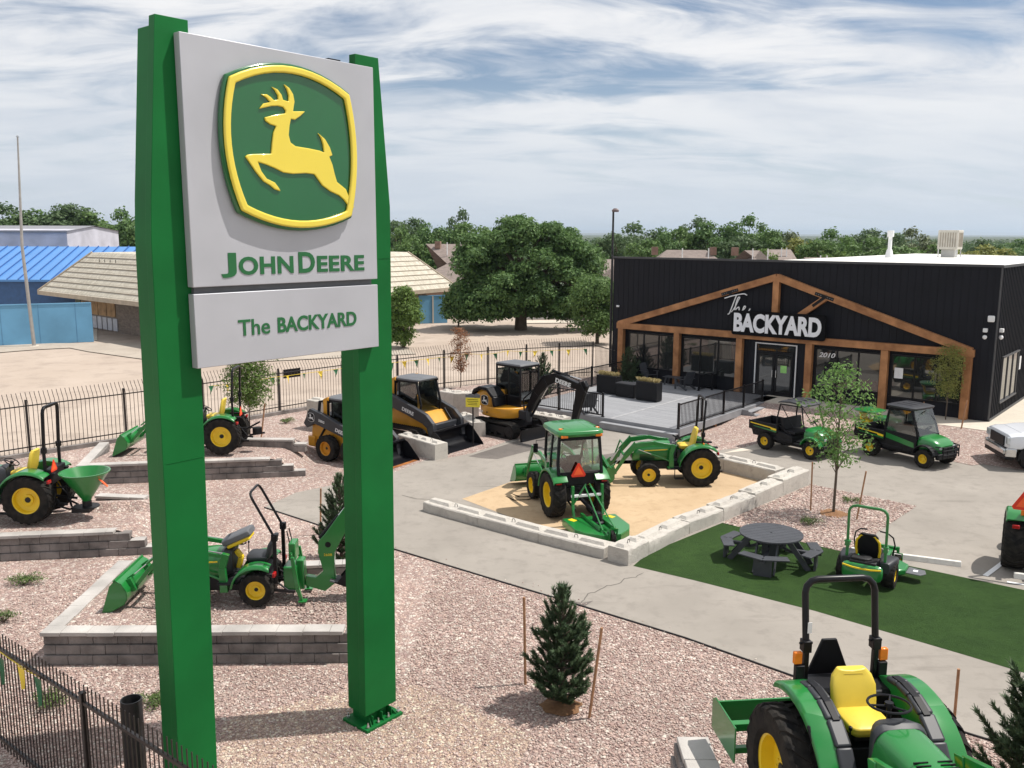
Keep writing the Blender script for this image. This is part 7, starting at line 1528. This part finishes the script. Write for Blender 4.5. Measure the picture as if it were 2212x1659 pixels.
conifer('young pine behind the backhoe, half hidden by the right sign column', G(738, 1212), 2.15, 1.35, 33, 1.0)
conifer('slim young pine right behind the excavator cab', G(1143, 868), 1.95, 1.0, 34, .7); conifer('young pine behind the excavator boom, right of its twin', G(1172, 861), 2.2, 1.4, 35, .7)
conifer('young pine standing beyond the deck railing by the store corner', G(1357, 838), 2.1, 1.5, 36, .7)
# young staked trees
def young(label, loc, h, w, kind, seed, z0, per, leaf, nb, r0=.035, name='young_tree', group='young street trees', drop=.0, bs=(.12, .2), lean=0):
    T = thing(name, label, 'tree', loc, 0, group); r = np.random.RandomState(seed); rnd = random.Random(seed); cz = (z0 + h) / 2; B = []
    for i in range(nb):
        t = (i + .5) / nb; z = z0 + (h - z0) * t; rad = w / 2 * sin(pi * (.12 + .80 * (1 - t))) ** .8; a = i * 2.4 + rnd.random(); k = rnd.uniform(.35, 1.0); B.append((cos(a) * rad * k, sin(a) * rad * k, z, rnd.uniform(*bs) * w * 1.5))
    C, Nn = blob_points(B, per, r, .75); C[:, 2] -= drop * np.hypot(C[:, 0], C[:, 1]) ** 2; leaves_mesh('crown', C, Nn, leaf * np.ones(len(C)), GRN[kind], T, .42, .1, seed)
    q = MB(); q.tube([(0, 0, -.05), (.02, .01, h * .4), (-.01, 0, h * .7), (.02, 0, h * .94)], [r0, r0 * .75, r0 * .5, r0 * .15], 8); o = q.build('trunk', m_bark, T); q = MB()
    for x, y, z, s in B: s0 = max(z0 * .82, z - .55 * hypot(x, y) - .3); q.tube([(0, 0, s0), (x * .5, y * .5, (s0 + z) / 2 + .02), (x, y, z)], [r0 * .35, r0 * .2, r0 * .08], 5)
    q.build('branch', m_bark, o); return T
p = G(1800, 1110); young('slender young tree with light airy leaves between two stakes, in the gravel island', p, 4.3, 1.8, 'airy', 41, 1.5, 300, .13, 34, .045, bs=(.13, .19), drop=.12)
def mulch(p, r_, label=None):
    q = MB(); n = 26; rn = random.Random(int(p.x * 100)); P = [(p.x, p.y, .075)] + [(p.x + cos(2 * pi * i / n) * r_ * rn.uniform(.8, 1.1), p.y + sin(2 * pi * i / n) * r_ * rn.uniform(.8, 1.1), .02) for i in range(n)]; q.add(P, [(0, 1 + i, 1 + (i + 1) % n) for i in range(n)]); tag(q.build('mulch', m_mulch), 'ring of brown bark mulch round a planted tree', 'mulch', None, 'structure')
m_mulch = ground_mat('bark_mulch', (.22, .11, .055), (.30, .17, .09), (.15, .08, .045), 4, 18, 1, 60)
mulch(p, .42); mulch(G(1212, 1525), .36); mulch(G(2040, 925, .1), .3)
young('young tree with rusty autumn leaves at the back fence left of the excavator', G(995, 838), 3.1, 1.0, 'red', 42, .85, 900, .10, 26, .025, bs=(.16, .24))
young('leafy green young tree by the back fence under the sign panel', G(540, 944), 3.75, 1.75, 'lite', 43, 1.25, 900, .11, 34, .03, bs=(.16, .24))
young('young tree with yellow-green leaves in front of the right store window', G(2041, 920, .15), 3.25, 1.35, 'gold', 44, 1.25, 900, .09, 30, .03, bs=(.16, .23))
def shrub(label, p, w, h, seed, kind='jun'):
    T = thing('low_shrub', label, 'shrub', p, 0, 'low spreading junipers in the gravel'); r = np.random.RandomState(seed); B = [(r.normal(0, w * .2), r.normal(0, w * .18), h * .35, r.uniform(.16, .26) * w) for _ in range(12)]; C, Nn = blob_points(B, 2600 / 1, r, h / w * 1.2); C[:, 2] = np.abs(C[:, 2]); leaves_mesh('foliage', C, Nn, .06 * np.ones(len(C)), GRN[kind], T, .3, .8, seed)
    q = MB(); 
    for k in range(5): a = k * 1.3; q.tube([(0, 0, 0), (cos(a) * w * .3, sin(a) * w * .3, h * .5)], .012, 5)
    q.build('stem', m_bark, T)
for i, (x, y, w_, h_, lab) in enumerate(((52, 1262, .85, .34, 'low green juniper in the gravel at the left edge, above the near terrace corner'), (8, 1345, .6, .4, 'juniper cut by the left photo edge above the near fence'), (112, 1522, .8, .36, 'juniper behind the large green pennant and near fence'), (335, 1525, .75, .32, 'juniper beside the left sign column behind the pipe bollard'), (1838, 1084, .6, .26, 'small juniper behind the staked tree in the gravel island'), (1750, 1134, .62, .34, 'small juniper nearest the picnic table in the gravel island'), (2134, 943, .7, .3, 'small juniper just left of the white pickup'), (1440, 1004, .01, .01, ''), (618, 914, .7, .3, 'sparse juniper left of the skid steer by the fence'))):
    if lab: shrub(lab, G(x, y), w_, h_, 60 + i)
def stake(a, top_px, label, z=0.0, r_=.024):
    p = G(*a, z); d_ = p.y; t_ = D(top_px[0], top_px[1], d_); T = thing('wooden_stake', label, 'stake', p, 0, 'wooden tree stakes'); q = MB(); q.cyl((0, 0, -.05), (t_.x - p.x, 0, t_.z - p.z), r_, n=8); q.build('stake', m_wood, T)
for a, t_, lab, z in (((1135, 1478), (1132, 1290), 'left wooden stake of the foreground young pine', 0), ((1272, 1552), (1300, 1356), 'right leaning wooden stake of the foreground young pine', 0), ((2058, 1592), (2071, 1445), 'wooden stake near the bottom right young pine', 0), ((692, 1155), (693, 1055), 'wooden stake left of the pine behind the backhoe', 0), ((1751, 1104), (1755, 998), 'left wooden stake of the slender tree in the gravel island', 0), ((1850, 1123), (1871, 1018), 'right leaning wooden stake of the slender tree in the gravel island', 0), ((2073, 941), (2089, 865), 'leaning stake right of the yellow-green tree at the store', .1), ((564, 945), (572, 872), 'leaning wooden stake of the green tree by the back fence', 0), ((1996, 900), (1996, 868), 'short stake behind the cabbed utility vehicle roof', .3)): stake(a, t_, lab, z, .024 if a[1] > 1000 else .03)

# ================================================================ BUILDINGS BEYOND
m_shake = None
def rows_mat(name, a, b_, dark, row_h, col_w, rough=.8, axis=0):
    m, t, b = mat_nodes(name); b.inputs['Roughness'].default_value = rough; c = t.nodes.new('ShaderNodeTexCoord'); br = t.nodes.new('ShaderNodeTexBrick'); br.inputs['Scale'].default_value = 1; br.inputs['Row Height'].default_value = row_h; br.inputs['Brick Width'].default_value = col_w; br.inputs['Mortar Size'].default_value = min(row_h, col_w) * .07; br.inputs['Color1'].default_value = a + (1,); br.inputs['Color2'].default_value = b_ + (1,); br.inputs['Mortar'].default_value = dark + (1,)
    t.links.new(c.outputs['UV'], br.inputs['Vector']); n = t.nodes.new('ShaderNodeTexNoise'); n.inputs['Scale'].default_value = 3; t.links.new(c.outputs['UV'], n.inputs['Vector']); mx_ = t.nodes.new('ShaderNodeMix'); mx_.data_type = 'RGBA'; mx_.blend_type = 'MULTIPLY'; mx_.inputs[0].default_value = .5; r = t.nodes.new('ShaderNodeMapRange'); r.inputs[1].default_value = .3; r.inputs[2].default_value = .7; r.inputs[3].default_value = .7; r.inputs[4].default_value = 1.15; t.links.new(n.outputs[0], r.inputs[0]); t.links.new(br.outputs['Color'], mx_.inputs[6]); t.links.new(r.outputs[0], mx_.inputs[7]); t.links.new(mx_.outputs[2], b.inputs['Base Color']); return m
def uvq(o):      # metre UVs along each face: u horizontal, v up the slope
    me = o.data; uv = me.uv_layers.new(name='UV')
    for p in me.polygons:
        n = p.normal; h = Vector((-n.y, n.x, 0)); h = h.normalized() if h.length > 1e-4 else Vector((1, 0, 0)); v = n.cross(h)
        for li in p.loop_indices: co = me.vertices[me.loops[li].vertex_index].co; uv.data[li].uv = (co.dot(h), co.dot(v))
m_shake = rows_mat('weathered_shake_roof', (.47, .43, .345), (.60, .56, .47), (.20, .16, .12), .62, .16); m_brick = rows_mat('brown_brick', (.16, .12, .095), (.24, .185, .15), (.28, .25, .22), .09, .24); m_asph = rows_mat('brown_shingle', (.22, .175, .155), (.27, .22, .195), (.17, .135, .12), .15, .32)
ab = thing('abandoned_restaurant', 'abandoned tan shake-roofed brick restaurant with boarded openings behind the sign', 'building', (0, 0, 0))
ez = 3.05; E0, E1, E2 = G(82, 628, ez), G(425, 667, ez), G(989, 620, ez); E3 = E0 + (E2 - E1); eave = [E0, E1, E2, E3]; cen = (E0 + E1 + E2 + E3) / 4
T0, T2 = D(188, 537, G(82, 628, ez).y + 3.5), D(903, 544, E2.y + 2.0); tz = 6.3
def ins(p, q1, q2, k1, k2): return p + (q1 - p).normalized() * k1 + (q2 - p).normalized() * k2
IN = 3.6; top = [ins(E0, E1, E3, IN, IN), ins(E1, E2, E0, IN, IN), ins(E2, E3, E1, IN, IN), ins(E3, E0, E2, IN, IN)]
for t_ in top: t_.z = tz
q = MB(); q.add(eave + top, [(0, 1, 5, 4), (1, 2, 6, 5), (2, 3, 7, 6), (3, 0, 4, 7), (4, 5, 6, 7)]); rfo = q.build('roof', m_shake, ab, smooth=0); uvq(rfo)
q = MB()
for a, b_ in zip(eave, eave[1:] + eave[:1]): q.beam([(a.x, a.y), (b_.x, b_.y)], .12, ez - .32, ez + .02, 'z')
m_fascia = M('tan_fascia', (.40, .33, .25), .7); q.build('fascia', m_fascia, rfo)
q = MB()
for a, b_ in zip(eave, top): q.tube([a + Vector((0, 0, .03)), b_ + Vector((0, 0, .03))], .09, 6)
q.build('hip_cap', m_fascia, rfo)
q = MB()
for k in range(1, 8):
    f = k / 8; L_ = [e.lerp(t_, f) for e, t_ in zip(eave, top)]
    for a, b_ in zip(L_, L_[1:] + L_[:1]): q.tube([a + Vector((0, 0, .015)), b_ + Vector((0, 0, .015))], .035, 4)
q.build('shingle_batten', M('batten_brown', (.33, .28, .22), .8), rfo)  # brown battens running along the shingle courses
def insw(k): return [ins(E0, E1, E3, k, k), ins(E1, E2, E0, k, k), ins(E2, E3, E1, k, k), ins(E3, E0, E2, k, k)]
Wc = insw(2.3); q = MB(); q.prism([(p.x, p.y) for p in Wc], -.1, ez - .05, 'z'); wl_ = q.build('wall', m_brick, ab, smooth=0); uvq(wl_)
d0 = (Wc[1] - Wc[0]); Ld = d0.length; dd = d0.normalized(); ang = atan2(dd.y, dd.x); nn = Vector((dd.y, -dd.x, 0)); m_ply = M('plywood_board', (.36, .22, .11), .8, 0, .3, 2); m_pan = M('pale_panel', (.50, .51, .56), .6)
for k, (s_, w_, z0, z1, mt, nm) in enumerate(((.25, .9, .1, 2.7, M('dark_opening', (.09, .11, .08), .7), 'boarded_window'), (1.4, .95, .05, 2.2, m_ply, 'boarded_door'), (3.0, 1.5, 1.25, 2.65, m_ply, 'boarded_window'), (4.6, 1.5, 1.25, 2.65, m_ply, 'boarded_window'), (6.2, 1.5, 1.25, 2.65, m_ply, 'boarded_window'))):
    c = Wc[0] + dd * (s_ + w_ / 2) + nn * .04; q = MB(); q.box((c.x, c.y, (z0 + z1) / 2), (w_, .06, z1 - z0), (0, 0, ang)); q.build(nm, mt, ab)
for k in range(6): c = Wc[0] + dd * (2.85 + k * .95) + nn * .06; q = MB(); q.box((c.x, c.y, .62), (.75, .07, 1.0), (0, 0, ang)); q.build('pale_panel', m_pan, ab)
c = Wc[0] + dd * .5 + nn * .7; q = MB(); q.box((c.x, c.y, .6), (1.4, .2, 1.2), (0, 0, ang)); o = q.build('low_wall', m_brick, ab, smooth=0); uvq(o)
# sign frame on roof
q = MB(); fa = [D(224, 560, E0.y - 1), D(252, 560, E0.y - 1.4), D(280, 560, E0.y - 1.8)]
fc = G(250, 560, 5.0)
for i in range(4): x = i * 1.0; q.cyl((x, 0, -.7), (x, 0, .9), .03, n=6)
q.cyl((0, 0, -.1), (3.0, 0, -.1), .03, n=6); q.cyl((0, 0, .35), (3.0, 0, .35), .025, n=6); o = q.build('roof_sign_frame', m_dark, ab); pf = D(232, 560, E0.y - .5 - 0.0); o.location = (pf.x, pf.y - 1.5, 4.9); o.rotation_euler = (0, 0, ang)
kp_ = [G(-200, 790), G(0, 762), G(75, 756), G(150, 752), G(190, 760), G(306, 776), G(420, 790), G(500, 785), G(900, 765), G(860, 745), G(203, 742), G(100, 742), G(-200, 758)]
sheet('old_sidewalk', kp_, ground_mat('old_concrete', (.36, .31, .26), (.43, .38, .32), (.30, .26, .22), .5, 2, .2, 20), .03)
fl = G(74, 748); fp = thing('flagpole', 'tall bare silver flagpole left of the abandoned restaurant', 'flagpole', fl); tz2 = D(38, 297, fl.y); q = MB(); q.tube([(0, 0, 0), (-.25, 0, 7), (tz2.x - fl.x, 0, tz2.z)], [.13, .10, .05], 12); q.build('pole', M('galvanised_steel', (.42, .40, .38), .4, .5), fp); q = MB(); q.lathe([(.0, .06), (.3, .05), (.35, 0)], 14, 'z'); q.build('base', m_walk, fp); q = MB(); q.lathe([(0, .1), (.09, .05), (.09, -.03), (0, -.08)], 10, 'z', (tz2.x - fl.x, 0, tz2.z + .05)); q.build('finial', m_chrome, fp)
# blue buildings
m_blue = M('blue_metal_roof', (.09, .25, .55), .45, .1, .06, .3); m_dblue = M('dark_blue_wall', (.03, .085, .21), .6); m_sky = M('light_blue_panel', (.13, .33, .52), .6, 0, .18, .35)
def gable(label, name, x0, x1, y0, y1, ze, zr, mr_, mw, ribs=0, rz=0, org=None):
    T = thing(name, label, 'building', org or (0, 0, 0), rz); q = MB(); ym = (y0 + y1) / 2; q.prism([(y0 + .3, 0), (y1 - .3, 0), (y1 - .3, ze), (ym, zr - .1), (y0 + .3, ze)], x0 + .2, x1 - .2, 'x'); q.build('wall', mw, T, smooth=0); q = MB()
    q.add([(x0, y0, ze - .08), (x1, y0, ze - .08), (x1, ym, zr), (x0, ym, zr), (x0, y1, ze - .08), (x1, y1, ze - .08), (x0, y0, ze - .26), (x1, y0, ze - .26)], [(0, 1, 2, 3), (3, 2, 5, 4), (6, 7, 1, 0)]); r_o = q.build('roof', mr_, T, smooth=0)
    if ribs:
        q = MB(); x = x0
        while x <= x1: q.beam([(y0, ze - .04), (ym, zr + .05)], .10, x - .03, x + .03, 'x'); x += ribs
        q.build('roof_seam', M('blue_seam', (.03, .10, .30), .5), r_o, smooth=0)
    return T
y_ = 78.0; ze_ = D(0, 602, y_).z; zr_ = D(0, 532, y_ + 8).z
p = D(-60, 602, y_); gable('long building with bright blue ribbed metal roof and dark blue wall', 'blue_roofed_building', -20, 22, 0, 16, ze_, zr_, m_blue, m_dblue, .95, radians(2), (p.x + 5, y_, 0))
y_ = 98; ze_ = D(0, 497, y_).z; zr_ = D(0, 487, y_ + 7).z; p = D(145, 500, y_); gable('pale grey metal shed with a dark roof behind the blue roof', 'metal_shed', -30, 0, 0, 14, ze_, zr_, M('grey_roof_metal', (.20, .20, .22), .5), M('pale_metal_wall', (.46, .46, .52), .6, 0, .15, .6), 0, radians(1), (p.x, y_, 0))
m_joint = M('blue_joint', (.08, .22, .38), .6)
def wallthing(label, name, a, b_, h, mat, th=.12, cat='fence', posts=0):
    T = thing(name, label, cat, (0, 0, 0)); d = b_ - a; q = MB(); q.box(((a.x + b_.x) / 2, (a.y + b_.y) / 2, h / 2), (d.length, th, h), (0, 0, atan2(d.y, d.x))); q.build('panel', mat, T)
    q = MB(); q.box(((a.x + b_.x) / 2, (a.y + b_.y) / 2, h + .03), (d.length, th * 1.6, .08), (0, 0, atan2(d.y, d.x))); q.build('top_rail', m_sky, T)
    q = MB(); k = 1.2
    while k < d.length: c = a + d.normalized() * k; q.box((c.x, c.y - th * .5, h / 2), (.035, .03, h), (0, 0, atan2(d.y, d.x))); k += 2.4
    q.build('panel_joint', m_joint, T)
    for k in range(posts): c = a + d * ((k + .5) / posts); q = MB(); q.box((c.x, c.y - th * .7, h / 2), (.12, .08, h), (0, 0, atan2(d.y, d.x))); q.build('post', m_walk, T)
wallthing('tall light blue panel fence left of the abandoned restaurant', 'blue_fence', G(-120, 752), G(203, 738), 2.85, m_sky, posts=0); wallthing('light blue panel gate between the brick restaurant end and the huge tree', 'blue_gate', G(905, 699), G(966, 697), 2.45, m_sky, posts=1)
wallthing('tan plank wall beyond the light blue gate', 'tan_wall', G(895, 678), G(1010, 678), 3.0, M('tan_boards', (.30, .19, .13), .8, 0, .2, 1), cat='wall')
sheet('pale_lot', [G(-200, 742), G(210, 736), G(210, 640), G(-200, 640)], ground_mat('pale_gravel_lot', (.55, .50, .42), (.62, .57, .49), (.48, .43, .36), .1, 1, .2, 8), .02)
sheet('road', [G(1130, 690, 0), G(1340, 690), G(1380, 672), G(1090, 672)], m_patch, .02); sheet('road_pavement', [G(1130, 699), G(1345, 697), G(1345, 692), G(1130, 693)], m_walk, .04)
m_hbrick = M('house_brick', (.24, .15, .115), .85, 0, .2, 2)
def house(label, xc, yt, wpx, dist, depth=9, rz=0.0, chim=1, hip=True, zw=2.8):
    zt = D(xc, yt, dist + depth / 2).z; p = D(xc, 600, dist); w_ = wpx / 1925 * dist; T = thing('brick_house', label, 'house', (p.x, dist, 0), rz, 'brown-roofed houses beyond the store'); q = MB(); q.box((0, depth / 2, zw / 2), (w_ - 1, depth - 1, zw)); q.build('wall', m_hbrick, T)
    k = depth * .5 if hip else 0; q = MB(); ze2 = zw - .1; q.add([(-w_ / 2, 0, ze2), (w_ / 2, 0, ze2), (w_ / 2, depth, ze2), (-w_ / 2, depth, ze2), (-w_ / 2 + k, depth / 2, zt), (w_ / 2 - k, depth / 2, zt)], [(0, 1, 5, 4), (1, 2, 5), (2, 3, 4, 5), (3, 0, 4), (0, 3, 2, 1)]); ro = q.build('roof', m_asph, T, smooth=0); uvq(ro)
    for c in range(chim): q = MB(); x = (-.25 + .45 * c) * w_; q.box((x, depth * .45, zt - .1), (.6, .5, .8)); q.build('chimney', m_hbrick, ro)
    for c in range(2): q = MB(); x = (-.05 + .2 * c) * w_; q.cyl((x, depth * .35, zt - 1.2), (x, depth * .35, zt + .2), .06, n=8); q.build('vent_pipe', m_white, ro)
    for c in range(3): q = MB(); q.box(((-.3 + .3 * c) * w_, .48, 1.4), (1.2, .08, 1.1)); q.build('window', m_bwin, T)
house('brown shingle roofed house directly above the shake roof', 945, 527, 150, 92, 14, radians(-12)); house('brown roofed house part seen right of the huge tree by the lamp post', 1300, 560, 90, 84, 10, radians(5), 0)
house('long brown roofed house just above the left part of the store roof', 1500, 540, 290, 86, 9, 0, 2); house('brown roofed house above the middle of the store roof', 1655, 541, 170, 84, 9, radians(3), 1); house('brown house with a steeper roof behind the round green bush', 1712, 539, 60, 92, 7, radians(10), 0, False, 4.2)
house('low brown roof peeking over the bright store roof', 1790, 556, 70, 84, 6, 0, 0)
# lamp post
lp = G(1321, 800); LP_ = D(1326, 456, 54); ls = thing('street_lamp', 'tall thin black lamp post with a shoebox head behind the store corner', 'street lamp', (D(1321, 640, 54).x + .0, 54, 0)); q = MB(); q.tube([(0, 0, 0), (0, 0, LP_.z)], [.09, .06], 10); q.build('pole', m_dark, ls); q = MB(); q.rings([rz_ring(LP_.z - .05, .12, 0, .38, .3, .4), rz_ring(LP_.z + .05, .12, 0, .42, .34, .4), rz_ring(LP_.z + .16, .12, 0, .2, .18, .5)]); q.build('lamp_head', M('lamp_housing', (.12, .08, .08), .5), ls)

# ================================================================ LOOSE STONES
m_stones = bpy.data.materials.new('loose_stone'); m_stones.use_nodes = True; t = m_stones.node_tree; b = t.nodes['Principled BSDF']; b.inputs['Roughness'].default_value = .85; b.inputs['Specular IOR Level'].default_value = .25
g = t.nodes.new('ShaderNodeNewGeometry'); rp_ = t.nodes.new('ShaderNodeValToRGB'); rp_.color_ramp.interpolation = 'CONSTANT'; e = rp_.color_ramp.elements; e[0].color = PINK[0] + (1,); e[1].position = .11; e[1].color = PINK[1] + (1,)
for i in range(2, 9): x_ = e.new(i / 9); x_.color = PINK[i] + (1,)
t.links.new(g.outputs['Random Per Island'], rp_.inputs[0]); t.links.new(rp_.outputs[0], b.inputs['Base Color'])
R9 = np.random.RandomState(9)
def stones(name, label, x0, x1, y0, y1, dens, zf, test, size=.027):
    n = int((x1 - x0) * (y1 - y0) * dens); X = R9.uniform(x0, x1, n); Y = R9.uniform(y0, y1, n); k = test(X, Y); X, Y = X[k], Y[k]; n = len(X); s = size * R9.uniform(.5, 1.25, n) ** 1.0
    base = np.array([(1, 0, 0), (0, 1, 0), (-1, 0, 0), (0, -1, 0), (0, 0, 1), (0, 0, -1), (.6, .6, .55), (-.6, -.6, .5)], float)[:6]; F = np.array([(0, 1, 4), (1, 2, 4), (2, 3, 4), (3, 0, 4), (1, 0, 5), (2, 1, 5), (3, 2, 5), (0, 3, 5)])
    V = base[None] * R9.uniform(.55, 1.2, (n, 6, 1)) + R9.normal(0, .16, (n, 6, 3)); V[:, :, 2] *= .62; A = R9.uniform(0, 2 * pi, n); T_ = R9.normal(0, .35, n); ca, sa = np.cos(A)[:, None], np.sin(A)[:, None]; x = V[:, :, 0] * ca - V[:, :, 1] * sa; y = V[:, :, 0] * sa + V[:, :, 1] * ca; z = V[:, :, 2] + x * T_[:, None] * .5
    P = np.stack([x * s[:, None] + X[:, None], y * s[:, None] + Y[:, None], z * s[:, None] + zf(X, Y)[:, None] + s[:, None] * .22], 2).reshape(-1, 3); Fi = (F[None] + (np.arange(n) * 6)[:, None, None]).reshape(-1)
    me = bpy.data.meshes.new(name); me.vertices.add(len(P)); me.vertices.foreach_set('co', P.ravel()); m_ = n * 8; me.loops.add(m_ * 3); me.loops.foreach_set('vertex_index', Fi); me.polygons.add(m_); me.polygons.foreach_set('loop_start', np.arange(m_) * 3); me.polygons.foreach_set('loop_total', np.full(m_, 3)); me.update(); tag(link(name, me, m_stones), label, 'gravel', None, 'stuff')
EX = np.array([p.x for p in E_]); EY = np.array([p.y for p in E_])
o_ = np.argsort(EX)
def infront(X, Y): return Y < np.interp(X, EX[o_], EY[o_], left=99) - .06
bx0, bx1, by0, by1 = w0.x - .35, -1.9, w0.y - .1, w0.y + 5.6
def t_main(X, Y):
    dd_ = np.hypot(X, Y); a = infront(X, Y) & ~((X > bx0) & (X < bx1) & (Y > by0) & (Y < by1)) & (np.abs(X) / Y < .66) & (R9.uniform(0, 1, len(X)) < np.clip(1.35 - (dd_ - 9) / 14, .35, 1)); return a & ~((X > ca.x - .9) & (Y < 11.4)) & ~((Y > 20.2) & (X < -8))
stones('loose_gravel', 'loose angular pink and tan stones covering the foreground bed', -11, 7.8, 9.0, 21.5, 500, lambda X, Y: X * 0, t_main)
def t_spill(X, Y): e_ = np.interp(X, EX[o_], EY[o_], left=99); return (Y > e_ - .02) & (Y < e_ + np.abs(R9.normal(0, .22, len(X)))) & (X > -6)
stones('loose_gravel', 'a few pink stones spilled from the bed onto the path edge', -6, 8, 12, 24, 30, lambda X, Y: X * 0 + ZP, t_spill, .022)
stones('loose_gravel', 'loose pink stones on the raised pad under the small backhoe tractor', w0.x + .4, -3.3, w0.y + .42, w0.y + 3.6, 330, lambda X, Y: X * 0 + TZ - .045, lambda X, Y: X > -99)
def t_isle(X, Y):
    P = [(p.x, p.y) for p in isle]; c = np.zeros(len(X), bool)
    for (xa, ya), (xb, yb) in zip(P, P[1:] + P[:1]): c ^= ((ya > Y) != (yb > Y)) & (X < (xb - xa) * (Y - ya) / (yb - ya + 1e-12) + xa)
    return c
stones('loose_gravel', 'loose pale pink stones of the tree island beside the parking area', 5, 13, 20, 31, 200, lambda X, Y: X * 0 + 3 * ZP, t_isle, .034)
# thin air between here and the far ridges
hzb = MB(); hzb.box((0, 14000, 84), (52000, 30500, 171)); hm = bpy.data.materials.new('thin_air'); hm.use_nodes = True; t = hm.node_tree; t.nodes.clear(); v = t.nodes.new('ShaderNodeVolumePrincipled'); v.inputs['Color'].default_value = (.72, .85, 1.0, 1); v.inputs['Density'].default_value = 9e-5; v.inputs['Anisotropy'].default_value = .3; o = t.nodes.new('ShaderNodeOutputMaterial'); t.links.new(v.outputs[0], o.inputs['Volume'])
tag(hzb.build('haze', hm, smooth=0), 'thin pale haze softening the far ridges', 'haze', None, 'stuff')
